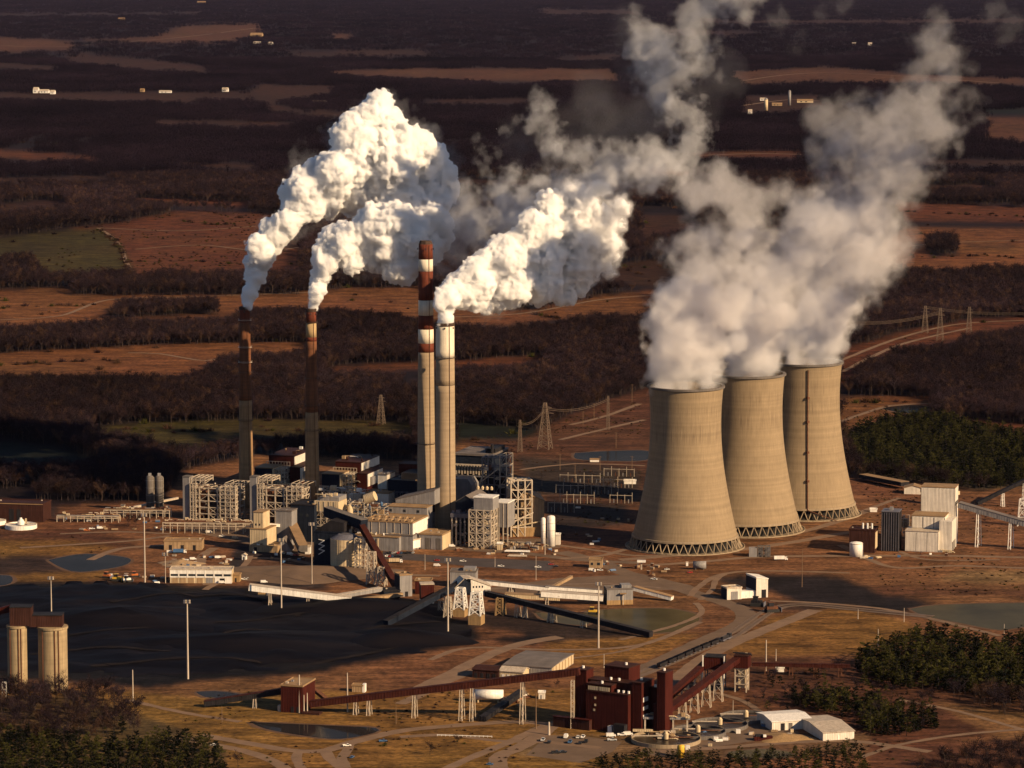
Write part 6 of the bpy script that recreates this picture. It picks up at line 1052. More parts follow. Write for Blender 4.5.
for px, py, r, h_, mt, lab in ((766,111,1.9,11,'cream_clad','far white farm silo'),(789.5,106,1.4,14,'grey_clad','far taller grey farm silo right of the white one')):
    t = Thing('farm_silo', px, py, lab, 'silo', 0); rr = r*t.k1; H = h_*t.kz; z = float(height(t.p.x,t.p.y)); t.o.location.z = z+2; MB().lathe([(rr,0),(rr,H)],18).build('shell',mt,t.o,True); MB().lathe([(rr,H+.01),(rr*0.7,H+rr*0.6),(0.2,H+rr)],18).build('dome','grey_clad',t.o,True)
# ---------------------------------------------------------------- trees
def limb(mb, p, q, r0, r1, n=5):
    mid = (p+q)/2+Vector((random.uniform(-1,1),random.uniform(-1,1),0))*(q-p).length*0.06
    mb.tube([tuple(p),tuple(mid),tuple(q)], r0, n, r1)
def sliver(mb, p, d, l, w):
    a = d.cross(Vector((random.uniform(-1,1),random.uniform(-1,1),random.uniform(-1,1)))).normalized()*w
    o = len(mb.v); mb.v += [tuple(p-a), tuple(p+a), tuple(p+d*l)]; mb.f.append((o,o+1,o+2)); mb.mi.append(mb.m)
def bare_tree(h, seed, ntw=240, spread=0.32):
    """trunk with tapered limbs; crown of fine twigs with gaps"""
    random.seed(seed); t = MB(); c = MB(); top = Vector((random.uniform(-.6,.6),random.uniform(-.6,.6),h*0.72))
    t.tube([(0,0,-0.3),(0.1,0,h*0.25),tuple(top)], h*0.016+0.1, 6, 0.08); ends = [top]
    for i in range(8):
        z = h*random.uniform(0.28,0.62); a = random.uniform(0,6.28); l = h*spread*random.uniform(0.6,1.15)
        p = top*(z/(h*0.72)); q = p+Vector((math.cos(a)*l*0.8,math.sin(a)*l*0.8,l*random.uniform(0.6,1.1))); limb(t, p, q, 0.17, 0.06, 4); ends += [q,(p+q)/2]
        for k in range(2):
            e = q+Vector((random.uniform(-1,1),random.uniform(-1,1),random.uniform(0.2,1)))*l*0.45; limb(t, (p+q)/2, e, 0.09, 0.04, 3); ends.append(e)
    for i in range(ntw):
        p = random.choice(ends)+Vector((random.gauss(0,1),random.gauss(0,1),random.gauss(0,1)))*h*0.055
        d = Vector((p.x*0.12+random.gauss(0,.5),p.y*0.12+random.gauss(0,.5),random.uniform(0.1,1.2))).normalized(); sliver(c, p, d, h*random.uniform(0.07,0.15), h*0.009)
    return t, c
def pine_tree(h, seed, ncl=300, width=0.22, low=0.15):
    """trunk, whorls of boughs, needle tufts; uneven outline with gaps"""
    random.seed(seed); t = MB(); c = MB(); t.tube([(0,0,-0.3),(0,0,h*0.5),(0.1,0.1,h*0.95)], h*0.014+0.08, 6, 0.04)
    boughs = []
    for i in range(22):
        k = random.uniform(low,0.97); a = i*2.4+random.uniform(-.4,.4); l = h*width*(1-k)**0.65*random.uniform(0.6,1.25)+0.3
        p = Vector((0,0,h*k)); q = p+Vector((math.cos(a)*l,math.sin(a)*l,l*random.uniform(-0.05,0.4))); limb(t, p, q, 0.07, 0.03, 3); boughs.append((p,q,l))
    for i in range(ncl):
        p,q,l = random.choices(boughs, [b[2] for b in boughs])[0]; k = random.uniform(0.25,1.05); e = p.lerp(q,k)+Vector((random.gauss(0,1),random.gauss(0,1),random.gauss(0,0.8)))*h*0.022
        d = Vector((q.x-p.x+random.gauss(0,.7)*l,q.y-p.y+random.gauss(0,.7)*l,random.uniform(-0.1,0.9)*l)).normalized(); sliver(c, e, d, h*random.uniform(0.06,0.11), h*0.022)
    return t, c
BARE = []; PINE = []
for i in range(5):
    t, c = bare_tree(1.0*17, 100+i, 420, 0.28+0.02*i); cm_ = ['twigs','twigs_grey','twigs','twigs_tan','twigs_grey'][i]
    BARE.append((t.mesh('trunk', 'pale_bark' if i in (1,3) else 'bark', True), c.mesh('crown', cm_), t, c, cm_))
for i in range(5):
    t, c = pine_tree(15, 200+i, 480, (0.20,0.24,0.28,0.36,0.40)[i], 0.08+0.03*i); cm_ = 'needles' if i < 3 else 'needles_olive'
    PINE.append((t.mesh('trunk', 'bark', True), c.mesh('crown', cm_), t, c, cm_))
def joined(t, c, cm_, nm, bark='bark'):
    m = MB(); m.v = t.v+c.v; n = len(t.v); m.f = t.f+[tuple(i+n for i in f) for f in c.f]; m.mi = [0]*len(t.f)+[1]*len(c.f)
    return bpy.data.objects.new(nm, m.mesh(nm, [bark, cm_]))
def src_collection(name, objs):
    c = bpy.data.collections.new(name)
    for o in objs: c.objects.link(o)
    return c
def grove(seed, mat, n=14, size=24):
    """a clump of small bare trees seen from many kilometres off"""
    random.seed(seed); c = MB()
    for i in range(n):
        x, y = random.uniform(-size,size), random.uniform(-size,size); h = random.uniform(11,19); b0 = Vector((x,y,0)); c.bar((x,y,-1),(x,y,h*0.7),0.5)
        for k in range(46):
            p = b0+Vector((random.gauss(0,1)*h*0.19,random.gauss(0,1)*h*0.19,h*random.uniform(0.25,0.95))); sliver(c, p, Vector((random.gauss(0,.6),random.gauss(0,.6),1)).normalized(), h*0.17, h*0.03)
    return bpy.data.objects.new('grove', c.mesh('grove', mat))
C_BARE = src_collection('bare_tree_kinds', [joined(t, c, cm_, 'bare_tree_kind', 'pale_bark' if i in (1,3) else 'bark') for i, (_, _, t, c, cm_) in enumerate(BARE)])
C_PINE = src_collection('pine_tree_kinds', [joined(t, c, cm_, 'pine_tree_kind') for (_, _, t, c, cm_) in PINE])
C_GROVE = src_collection('grove_kinds', [grove(300+i, 'far_twigs') for i in range(4)])
def bush_mesh(seed, mat):
    random.seed(seed); c = MB()
    for i in range(70):
        a = random.uniform(0,6.28); r = abs(random.gauss(0,0.5)); p = Vector((math.cos(a)*r,math.sin(a)*r,0)); sliver(c, p, Vector((math.cos(a)*r+random.gauss(0,.3),math.sin(a)*r+random.gauss(0,.3),random.uniform(.5,1.1))).normalized(), random.uniform(0.6,1.6), 0.10)
    return bpy.data.objects.new('bush', c.mesh('bush', mat))
C_BUSH = src_collection('bush_kinds', [bush_mesh(400+i, ['twigs','twigs_tan','needles_olive','twigs_tan'][i]) for i in range(4)])
def scatter(name, pts, coll, smin, smax, zs=1.0):
    me = bpy.data.meshes.new(name); me.vertices.add(len(pts)); me.vertices.foreach_set('co', np.asarray(pts, np.float32).ravel())
    o = bpy.data.objects.new(name, me); COL.objects.link(o); tag(o, kind='stuff')
    g = bpy.data.node_groups.new(name, 'GeometryNodeTree')
    g.interface.new_socket('Geometry', in_out='INPUT', socket_type='NodeSocketGeometry'); g.interface.new_socket('Geometry', in_out='OUTPUT', socket_type='NodeSocketGeometry')
    N = g.nodes.new; L = g.links.new
    gi, go = N('NodeGroupInput'), N('NodeGroupOutput'); ci = N('GeometryNodeCollectionInfo'); ci.inputs['Collection'].default_value = coll
    ci.inputs['Separate Children'].default_value = True; ci.inputs['Reset Children'].default_value = True
    ip = N('GeometryNodeInstanceOnPoints'); ip.inputs['Pick Instance'].default_value = True
    rs = N('FunctionNodeRandomValue'); rs.data_type = 'FLOAT'; rs.inputs[2].default_value = smin; rs.inputs[3].default_value = smax
    rr = N('FunctionNodeRandomValue'); rr.data_type = 'FLOAT_VECTOR'; rr.inputs[0].default_value = (-0.05,-0.05,0); rr.inputs[1].default_value = (0.05,0.05,6.283)
    L(gi.outputs[0], ip.inputs['Points']); L(ci.outputs[0], ip.inputs['Instance']); L(rr.outputs[0], ip.inputs['Rotation'])
    if zs != 1.0:
        cv = N('ShaderNodeCombineXYZ'); cv.inputs[0].default_value = 1; cv.inputs[1].default_value = 1; cv.inputs[2].default_value = zs
        vm = N('ShaderNodeVectorMath'); vm.operation = 'SCALE'; L(cv.outputs[0], vm.inputs[0]); L(rs.outputs[1], vm.inputs['Scale']); L(vm.outputs[0], ip.inputs['Scale'])
    else: L(rs.outputs[1], ip.inputs['Scale'])
    L(ip.outputs[0], go.inputs[0]); md = o.modifiers.new('scatter', 'NODES'); md.node_group = g; return o
def wood_points(y0, y1, sp, aspect=1.0, clumpy=0.0, lim=0.165):
    ys = np.arange(y0, y1, sp*aspect); P = []
    for y in ys:
        xs = np.arange(-lim*y, lim*y, sp); P.append(np.stack([xs+RNG.uniform(-.5,.5,len(xs))*sp, np.full(len(xs), y)+RNG.uniform(-.5,.5,len(xs))*sp*aspect], -1))
    P = np.concatenate(P); px, py = project(P[:,0], P[:,1]); k = woods_mask(P[:,0], P[:,1], px, py)
    if clumpy: k &= fbm2(P[:,0]/170+3, P[:,1]/300+8, 61, 3) > clumpy
    P = P[k]; return np.concatenate([P, height(P[:,0], P[:,1])[:,None]], 1)
scatter('bare_wood', wood_points(3300, 5200, 7.5, 1.0, 0.27), C_BARE, 0.55, 1.15)
scatter('distant_wood', wood_points(5200, 8200, 9.5, 1.3, 0.27), C_BARE, 0.75, 1.35)
scatter('far_wood', wood_points(8200, 18000, 40, 1.2, 0.27), C_GROVE, 0.8, 1.25)
scatter('farthest_wood', wood_points(18000, 60000, 120, 1.6), C_GROVE, 1.7, 2.9, 0.5)
def pix_points(poly, sp, seed):
    P = [G(*p) for p in poly]; rg = np.random.default_rng(seed); x0 = min(p.x for p in P); x1 = max(p.x for p in P); y0 = min(p.y for p in P); y1 = max(p.y for p in P)
    a, b_ = np.meshgrid(np.arange(x0, x1, sp), np.arange(y0, y1, sp)); a = a+rg.uniform(-.5,.5,a.shape)*sp; b_ = b_+rg.uniform(-.5,.5,a.shape)*sp
    k = inpoly(a, b_, [(p.x,p.y) for p in P]); return np.stack([a[k], b_[k], np.zeros(k.sum())], -1)
for nm, pl_, sp_, mn, mx in (('pine_undergrowth', WOODS_R_PINE, 8.0, 0.5, 0.95), ('pine_undergrowth', WOODS_R2L, 8.0, 0.35, 0.8), ('pine_undergrowth', WOODS_R2, 22.0, 0.3, 0.6), ('pine_undergrowth', WOODS_BL_PINE, 7.0, 0.4, 0.8), ('pine_undergrowth', WOODS_B_PINE, 7.0, 0.3, 0.6)):
    scatter(nm, pix_points(pl_, sp_, 77), C_PINE, mn, mx)
scatter('conifer_wood', pix_points(CONIFER, 8.0, 5), C_PINE, 0.55, 1.0)
# hedgerow trees and scrub dotted over rough ground
def dots(n, polys, seed):
    out = []
    for p in polys: out.append(pix_points(p, 3.0, seed))
    a = np.concatenate(out); rg = np.random.default_rng(seed); k = fbm2(a[:,0]/40, a[:,1]/60, seed, 3); a = a[k > 0.53]; return a[rg.permutation(len(a))[:n]]
scatter('scrub', dots(1700, [[(455,445),(640,400),(645,540),(560,540),(520,480)], [(840,395),(1024,430),(1024,440),(845,436)], [(680,655),(1024,690),(1024,765),(880,765),(740,700)], WOODS_R2, WOODS_R2, [(0,530),(140,540),(100,556),(0,556)], [(0,690),(575,690),(575,768),(0,768)],[(840,480),(1024,490),(1024,600),(880,590)]], 9), C_BUSH, 0.3, 1.2)
rough = wood_points(5200, 6900, 22, 1.6); P = np.concatenate([np.stack([RNG.uniform(-.02,.02,900)*0+RNG.uniform(G(75,240).x*1.0, G(300,240).x, 900), RNG.uniform(G(0,276).y, G(0,214).y, 900)], -1)])
P = P[fbm2(P[:,0]/70, P[:,1]/260, 88, 3) > 0.5]
scatter('rough_scrub', np.concatenate([P, height(P[:,0],P[:,1])[:,None]], 1), C_BUSH, 0.7, 2.4)

hp = []
for l in ([(0,308),(50,306),(105,306)], [(98,231),(112,240),(122,252),(126,264),(134,277)], [(430,306),(500,313),(560,318)], [(915,258),(970,256),(1024,258)], [(0,366),(60,362),(120,360)], [(842,404),(890,402),(935,406)], [(130,262),(200,262),(250,266)], [(180,222),(220,226),(290,222)], [(95,430),(200,432),(300,430)], [(905,212),(960,214),(1024,216)], [(640,274),(625,268),(680,268)], [(0,142),(100,146)], [(840,382),(870,376),(900,366)]):
    L = smooth_line(l, 9); hp += [(q.x+random.uniform(-4,4), q.y+random.uniform(-14,14)) for q in L if random.random() < 0.62]
fp = np.concatenate([np.stack([RNG.uniform(-0.16,0.16,420)*(yy := 1/RNG.uniform(1/9500,1/3700,420)), yy], -1), np.array(hp)])
qx, qy = project(fp[:,0], fp[:,1]); fp = fp[~inpoly(qx, qy, PLANT)]
scatter('hedgerow_trees', np.concatenate([fp, height(fp[:,0],fp[:,1])[:,None]], 1), C_BUSH, 1.6, 5.0)
def put_tree(kind, meshes, p, s, label, cat, group, name):
    o = tag(empty(name, p, random.uniform(0,6.28)), label, cat, group); o.scale = (s*random.uniform(.9,1.15), s*random.uniform(.9,1.15), s)
    for nm, me in zip(('trunk','crown'), meshes[:2]):
        c = bpy.data.objects.new(nm, me); COL.objects.link(c); c.parent = o
    return o
def plant_wood(poly, sp, kinds, smin, smax, label, cat, group, name, seed, limit=400):
    pts = pix_points(poly, sp, seed); rg = random.Random(seed); pts = sorted(pts.tolist(), key=lambda p: p[1])[:limit]; random.seed(seed)
    for p in pts: put_tree(name, rg.choice(kinds), Vector(p), rg.uniform(smin, smax), label, cat, group, name)
    return len(pts)
nb = plant_wood(WOODS_NEAR_BARE, 10.5, BARE, 0.5, 0.95, 'leafless brown tree in the wood below the twin concrete silos', 'bare tree', 'bare trees in the wood at bottom left', 'bare_tree', 1)
nb += plant_wood(WOODS_R_BARE, 10, BARE, 0.5, 0.9, 'leafless brown tree at the right edge below the olive pines', 'bare tree', 'bare trees at the right edge', 'bare_tree', 2)
nb += plant_wood(WOODS_BR, 11, BARE, 0.5, 0.85, 'leafless tree in the thicket at the bottom right corner', 'bare tree', 'bare trees in the bottom right corner', 'bare_tree', 3)
np_ = plant_wood(WOODS_BL_PINE, 8.0, PINE[:2], 0.5, 0.95, 'dark green pine in the dense stand at the bottom left corner', 'pine tree', 'pines in the bottom left corner', 'pine_tree', 4, 95)
np_ += plant_wood(WOODS_B_PINE, 7.5, PINE[:4], 0.45, 0.8, 'dark green pine in the row along the bottom edge below the settling tanks', 'pine tree', 'pines along the bottom edge', 'pine_tree', 5, 65)
np_ += plant_wood(WOODS_R2L, 10.0, PINE, 0.5, 0.95, 'green pine on the slope right of the two grey sheds', 'pine tree', 'pines around the grey sheds', 'pine_tree', 6, 75)
nb += plant_wood(WOODS_R2, 19, BARE, 0.3, 0.7, 'small brown bare tree on the scrubby slope right of the rusty conveyor heads', 'bare tree', 'bare trees on the scrubby slope', 'bare_tree', 8, 60)
np_ += plant_wood(WOODS_R_PINE, 11.5, PINE[2:], 0.7, 1.2, 'olive green pine on the sunlit hillock below the right hand pond', 'pine tree', 'pines on the right hillock', 'pine_tree', 7, 130)
print('near trees', nb, np_)
for (px, py, s, k, lab) in ((122,735,0.85,1,'lone dark evergreen at the right tip of the bottom left wood'), (47,712,0.9,0,'dark evergreen standing before the right concrete silo')):
    put_tree('pine_tree', PINE[k], G(px,py), s, lab, 'pine tree', None, 'pine_tree')
for (px, py, s, k, lab) in ((430,755,0.5,1,'small bare tree on the grass left of the bottom road junction'), (457,744,0.4,0,'small bushy bare tree beside the white roadside rail'), (128,527,0.75,2,'dark bush tree beside the left pipe rack'), (136,527,0.7,0,'dark bush tree just right of another by the left pipe rack'), (565,665,0.3,0,'tiny bare tree beside the grey warehouse gable'),
    (238,768,0.6,4,'bare tree beside the bottom left road fork'), (556,688,0.35,2,'low dark bush behind the white notice hut')):
    put_tree('bare_tree', BARE[k], G(px,py), s, lab, 'bare tree', None, 'bare_tree')
# ---------------------------------------------------------------- steam and smoke: billowed closed bodies filled with scattering volume
def fbm3(x, y, z, seed, octs=4, billow=False, pers=0.55):
    r = np.random.default_rng(seed); tot = np.zeros(x.shape, np.float32); amp = 1.0; sm = 0
    for o in range(octs):
        Tn = r.random((32,32,32)).astype(np.float32)
        xi = np.floor(x).astype(np.int32); yi = np.floor(y).astype(np.int32); zi = np.floor(z).astype(np.int32)
        fx = (x-xi).astype(np.float32); fy = (y-yi).astype(np.float32); fz = (z-zi).astype(np.float32)
        fx = fx*fx*(3-2*fx); fy = fy*fy*(3-2*fy); fz = fz*fz*(3-2*fz)
        a0, a1, b0, b1, c0, c1 = xi&31, (xi+1)&31, yi&31, (yi+1)&31, zi&31, (zi+1)&31
        v = ((Tn[a0,b0,c0]*(1-fx)+Tn[a1,b0,c0]*fx)*(1-fy)+(Tn[a0,b1,c0]*(1-fx)+Tn[a1,b1,c0]*fx)*fy)*(1-fz) + \
            ((Tn[a0,b0,c1]*(1-fx)+Tn[a1,b0,c1]*fx)*(1-fy)+(Tn[a0,b1,c1]*(1-fx)+Tn[a1,b1,c1]*fx)*fy)*fz
        if billow: v = np.abs(2*v-1)*1.6
        tot += amp*v; sm += amp; amp *= pers; x = x*2.07+11.3; y = y*2.07+5.1; z = z*2.07+3.7
    return tot/sm
def surface_net(fld, org, h):
    """closed quad surface where fld crosses zero (inside negative)"""
    s = fld < 0; nx, ny, nz = fld.shape
    acc = np.zeros((nx-1,ny-1,nz-1,3), np.float32); cnt = np.zeros((nx-1,ny-1,nz-1), np.float32)
    c = [(i,j,k) for i in (0,1) for j in (0,1) for k in (0,1)]
    def sub(a, i, j, k): return a[i:nx-1+i, j:ny-1+j, k:nz-1+k]
    for a in c:
        for ax in range(3):
            if a[ax]: continue
            b_ = list(a); b_[ax] = 1
            fa, fb = sub(fld,*a), sub(fld,*b_); cr = sub(s,*a) != sub(s,*b_); t = np.where(cr, fa/np.where(cr, fa-fb, 1), 0)
            for d in range(3): acc[...,d] += np.where(cr, a[d]+(t if d == ax else 0), 0)
            cnt += cr
    act = cnt > 0; ids = -np.ones(act.shape, np.int64); ids[act] = np.arange(act.sum())
    ijk = np.argwhere(act); v = (ijk+acc[act]/cnt[act][:,None])*h+org
    F_ = []
    for ax in range(3):
        sl0 = [slice(None)]*3; sl1 = [slice(None)]*3; sl0[ax] = slice(0,-1); sl1[ax] = slice(1,None)
        a_, b_ = s[tuple(sl0)], s[tuple(sl1)]; o1, o2 = [(1,2),(2,0),(0,1)][ax]
        e = np.argwhere(a_ != b_); e = e[(e[:,o1] > 0) & (e[:,o2] > 0)]
        ok = (e[:,o1] < ids.shape[o1]) & (e[:,o2] < ids.shape[o2]) & (e[:,ax] < ids.shape[ax]); e = e[ok]
        def at(d1, d2): q = e.copy(); q[:,o1] -= d1; q[:,o2] -= d2; return ids[q[:,0],q[:,1],q[:,2]]
        q = np.stack([at(0,0), at(1,0), at(1,1), at(0,1)], -1); flip = ~a_[e[:,0],e[:,1],e[:,2]]; q[flip] = q[flip][:,::-1]; q = q[(q >= 0).all(1)]; F_.append(q)
    return v, np.concatenate(F_)
VM = {}
def steam_mat(name, dens, col=(0.985,0.985,0.985), aniso=0.15):
    m = bpy.data.materials.new(name); m.use_nodes = True; nt = m.node_tree; nt.nodes.clear()
    o = nt.nodes.new('ShaderNodeOutputMaterial'); v = nt.nodes.new('ShaderNodeVolumePrincipled'); v.inputs['Density'].default_value = dens
    v.inputs['Color'].default_value = (*col, 1); v.inputs['Anisotropy'].default_value = aniso; nt.links.new(v.outputs[0], o.inputs['Volume']); VM[name] = m
steam_mat('steam_dense', 0.8, (0.99,0.99,0.99)); steam_mat('steam_edge', 0.05, (0.99,0.99,0.99)); steam_mat('steam_body', 0.024, (0.970,0.955,0.95)); steam_mat('steam_mid', 0.010, (0.955,0.935,0.93)); steam_mat('steam_thin', 0.0044, (0.94,0.915,0.91)); steam_mat('steam_wisp', 0.0021, (0.89,0.87,0.87)); steam_mat('vapour_wisp', 0.0022, (0.98,0.975,0.975)); steam_mat('vapour_thin', 0.0055, (0.98,0.975,0.975)); steam_mat('vapour_mid', 0.012, (0.985,0.98,0.98)); steam_mat('steam_haze', 0.0005, (0.90,0.88,0.88))
def puffs_world(puffs, Y, drift=0.25, dj=0.5, seed=1):
    rg = random.Random(seed); x0 = puffs[0][0]; out = []
    for px, py, r in puffs:
        y = Y+(px-x0)*drift; p = W(px, py, y); s = S(p); R_ = r/s; p.y += rg.uniform(-dj,dj)*R_; out.append((p.x,p.y,p.z,R_))
    return out
def body(name, pw, h, mats, parent, amp=0.42, freq=0.9, seed=1, billow=True, floor=None, step=0.0, pers=0.6):
    """one field, one or more nested closed skins: each skin adds its own thin medium, so the steam thickens inwards"""
    if isinstance(mats, str): mats = [mats]
    P = np.array(pw, np.float32); mg = 0.5*P[:,3].max()+3*h
    lo = (P[:,:3]-P[:,3:]).min(0)-mg; hi = (P[:,:3]+P[:,3:]).max(0)+mg; n = np.ceil((hi-lo)/h).astype(int)+1
    ax = [lo[i]+h*np.arange(n[i], dtype=np.float32) for i in range(3)]
    d = np.full(tuple(n), 1e3, np.float32); rr = np.zeros(tuple(n), np.float32)
    for x, y, z, r in P:
        e = r*1.7+3*h; s = [slice(max(0,int((c-e-lo[i])/h)), int((c+e-lo[i])/h)+2) for i, c in enumerate((x,y,z))]
        dd = np.sqrt((ax[0][s[0]]-x)[:,None,None]**2+(ax[1][s[1]]-y)[None,:,None]**2+(ax[2][s[2]]-z)[None,None,:]**2)-r
        cur = d[s[0],s[1],s[2]]; better = dd < cur; k = 0.18*r
        hh = np.clip(0.5+0.5*(cur-dd)/k, 0, 1); sm = cur*(1-hh)+dd*hh-k*hh*(1-hh); d[s[0],s[1],s[2]] = np.where(cur > 900, dd, sm)
        rs = rr[s[0],s[1],s[2]]; rr[s[0],s[1],s[2]] = np.where(better, r, rs)
    nb = (np.abs(d) < rr*1.0+2*h); rr = np.maximum(rr, 2.0)
    gi = np.argwhere(nb); X, Y_, Z = (ax[i][gi[:,i]] for i in range(3)); rl = rr[nb]; rm = float(np.median(P[:,3]))
    q = freq/rm; nz = fbm3(X*q, Y_*q, Z*q, seed, 5, billow, pers)
    if billow:                                # big puffs carry big lumps, young ones fine lumps
        tb = np.clip((rl/rm-0.7)/0.7, 0, 1)*0.75; q2 = q*0.5; nz = nz*(1-tb)+tb*fbm3(X*q2+5, Y_*q2, Z*q2, seed+9, 6, billow, pers)
    nz2 = fbm3(X*q*0.45, Y_*q*0.45, Z*q*0.45, seed+50, 3)
    if billow: nz = 0.68*nz+0.32*(fbm3(X*q*1.4+3, Y_*q*1.4, Z*q*1.4, seed+21, 5, False, 0.7)-0.08)
    d[nb] -= rl*(amp*(nz-(0.42 if billow else 0.5))*1.3+amp*0.9*(nz2-0.5))
    if floor is not None: d = np.maximum(d, (floor-ax[2])[None,None,:])
    d[0]=d[-1]=50; d[:,0]=d[:,-1]=50; d[:,:,0]=d[:,:,-1]=50
    for i, mat in enumerate(mats):
        fld = d+step*rm*i
        if not (fld < 0).any(): break
        v, f = surface_net(fld, lo, h)
        me = bpy.data.meshes.new(name); fast_mesh(me, v, f); me.materials.append(VM[mat]); me.polygons.foreach_set('use_smooth', np.ones(len(f), bool))
        o = bpy.data.objects.new(name if i == 0 else name+'_core', me); COL.objects.link(o); o.parent = parent; o.matrix_parent_inverse = parent.matrix_world.inverted()
def plume(name, origin, label, cat='steam plume', group=None):
    o = tag(empty(name, origin), label, cat, group); bpy.context.view_layer.update(); return o
def shift(l, dx=0, dy=0, k=1.0): return [(x+dx,y+dy,r*k) for x,y,r in l]
YA = G(*CH['a']).y; YB = G(*CH['b']).y; YD = G(*CH['d']).y
# plume of the left chimney
pa = [(247,306,6),(247,302,6.5),(248,297,7.5),(250,291,8.5),(253,284,9),(255,275,11),(257,265,12),(250,262,8),(262,254,14),(258,245,12),(268,244,14),(277,232,15),(268,228,10),(288,222,15),(297,208,17),(290,196,12),(305,190,19),(300,178,12),(318,178,20),(312,205,16),(334,172,22),(325,200,20),(345,188,24),(352,165,24),(345,140,15),(338,132,10),(360,140,18),(352,125,14),(368,120,17),(378,106,14),(384,100,11),(375,112,14),(392,118,13),(380,140,24),(400,140,20),(415,148,20),(432,160,18),(440,175,17),(445,190,14),(390,165,30),(415,180,28),(375,195,28),(400,205,28),(430,205,22)]
t = plume('steam_plume', W(247,306,YA), 'billowing white steam plume leaning right from the leftmost chimney')
body('steam', puffs_world(shift(pa,0,0,1.05), YA, 0.45, 0.5, 1), 1.15, ['steam_thin','steam_mid','steam_edge','steam_dense'], t, 0.60, 2.3, 3, True, None, 0.03, 0.66)
body('veil', puffs_world(shift(pa[12:],0,0,1.16), YA+18, 0.45, 0.6, 71), 2.0, ['vapour_wisp','vapour_wisp'], t, 2.3, 1.7, 81, False, None, 0.15, 0.7)
pb = [(313.5,307,6),(314,303,6.5),(315,298,7.5),(317,291,9),(318,283,9),(321,274,11),(318,262,8),(326,262,13),(322,250,10),(336,250,14),(330,238,12),(344,246,15),(352,262,13),(345,235,15),(360,240,18),(372,256,16),(383,266,10),(375,228,22),(392,245,24),(395,222,22),(398,266,16),(404,275,11),(414,258,18),(410,235,24),(425,245,20),(438,240,14),(430,222,18),(440,225,14)]
t = plume('steam_plume', W(314,308,YB), 'white steam plume from the second chimney, tucked under the left plume')
body('steam', puffs_world(shift(pb,0,0,1.05), YB, 0.18, 0.5, 2), 1.15, ['steam_thin','steam_mid','steam_edge','steam_dense'], t, 0.60, 2.3, 7, True, None, 0.03, 0.66)
body('veil', puffs_world(shift(pb[12:],0,0,1.16), YB+12, 0.18, 0.6, 72), 2.0, ['vapour_wisp','vapour_wisp'], t, 2.3, 1.7, 82, False, None, 0.15, 0.7)
body('veil', puffs_world([(430,265,16),(445,245,18),(452,225,18),(458,250,14),(462,205,16),(470,230,16),(440,270,12)], YB+25, 0.2, 0.6, 3), 2.0, ['vapour_thin']*4, t, 2.0, 1.6, 8, False, None, 0.16, 0.66)
pc = [(445,322,8),(446,316,9),(447,309,9),(441,303,9),(449,299,11),(443,294,9),(450,288,11),(460,300,11),(457,285,11),(468,292,13),(465,278,12),(478,300,11),(480,284,16),(487,308,8),(475,268,13),(495,296,16),(492,272,18),(485,262,14),(505,302,10),(512,285,20),(508,262,20),(500,250,15),(528,268,22),(522,248,20),(530,288,17),(545,284,18),(540,262,24),(536,240,20),(545,225,20),(532,222,15),(555,208,17),(548,202,13),(560,250,24),(560,278,18),(565,228,22),(575,262,20),(575,240,20),(590,238,18),(600,218,14),(592,262,14),(572,212,14),(568,296,10),(580,288,10),(582,250,20),(560,300,7)]
t = plume('steam_plume', W(446,322,YD), 'white steam plume with ragged trailing wisps from the pale concrete chimney')
body('steam', puffs_world(shift(pc,0,0,1.05), YD, 0.55, 0.5, 4), 1.15, ['steam_thin','steam_mid','steam_edge','steam_dense'], t, 0.64, 2.4, 11, True, None, 0.03, 0.66)
body('veil', puffs_world(shift(pc[12:],0,0,1.16), YD+20, 0.55, 0.6, 73), 2.0, ['vapour_wisp','vapour_wisp'], t, 2.3, 1.7, 83, False, None, 0.15, 0.7)
p2 = [(585,205,20),(598,225,20),(606,245,16),(600,262,16),(592,280,12),(612,225,14),(618,208,13),(590,240,18),(575,205,18),(608,272,9),(598,190,14),(570,190,12)]
body('tail', puffs_world(shift(p2,0,0,1.15), YD+60, 0.1, 0.5, 5), 1.6, ['steam_mid','steam_edge','steam_edge','steam_dense'], t, 1.5, 1.8, 12, False, None, 0.15, 0.71)
wl = [(515,215,18),(498,200,16),(530,196,16),(482,218,15),(470,200,12),(500,225,18),(545,190,16),(560,185,14),(462,215,12),(548,170,8),(546,155,7),(552,182,9),(560,152,9),(572,157,10),(585,163,11),(600,168,13),(616,172,15),(632,170,16),(648,172,15),(660,170,13),(672,168,11),(640,160,13),(655,158,11),(625,160,11),(585,178,12),(605,185,12),(625,185,10),(664,182,8)]
body('tail', puffs_world(shift(wl,0,0,1.45), YD+62, 0.1, 0.4, 6), 1.7, ['vapour_wisp','vapour_thin','vapour_thin','vapour_mid'], t, 2.6, 1.6, 13, False, None, 0.17, 0.68)
body('tail', puffs_world([(632,168,13),(648,168,12),(660,170,10),(612,172,10),(640,176,11),(512,218,12),(530,205,10),(620,176,10),(590,175,9)], YD+64, 0.1, 0.3, 7), 1.7, ['vapour_thin','vapour_mid','vapour_mid'], t, 2.2, 1.5, 14, False, None, 0.17, 0.68)
w3 = [(680,163,9),(688,155,8),(694,146,8),(698,136,8),(699,126,7),(694,117,8),(686,112,8),(676,106,9),(550,143,7),(548,130,7),(545,118,6),(542,107,6),(540,97,5),(552,128,6),(534,122,6),(556,140,7)]
body('wisp', puffs_world(shift(w3,0,0,1.7), YD+125, 0.1, 0.3, 8), 1.5, ['vapour_thin','vapour_thin','vapour_mid'], t, 2.8, 1.5, 15, False, None, 0.2, 0.68)
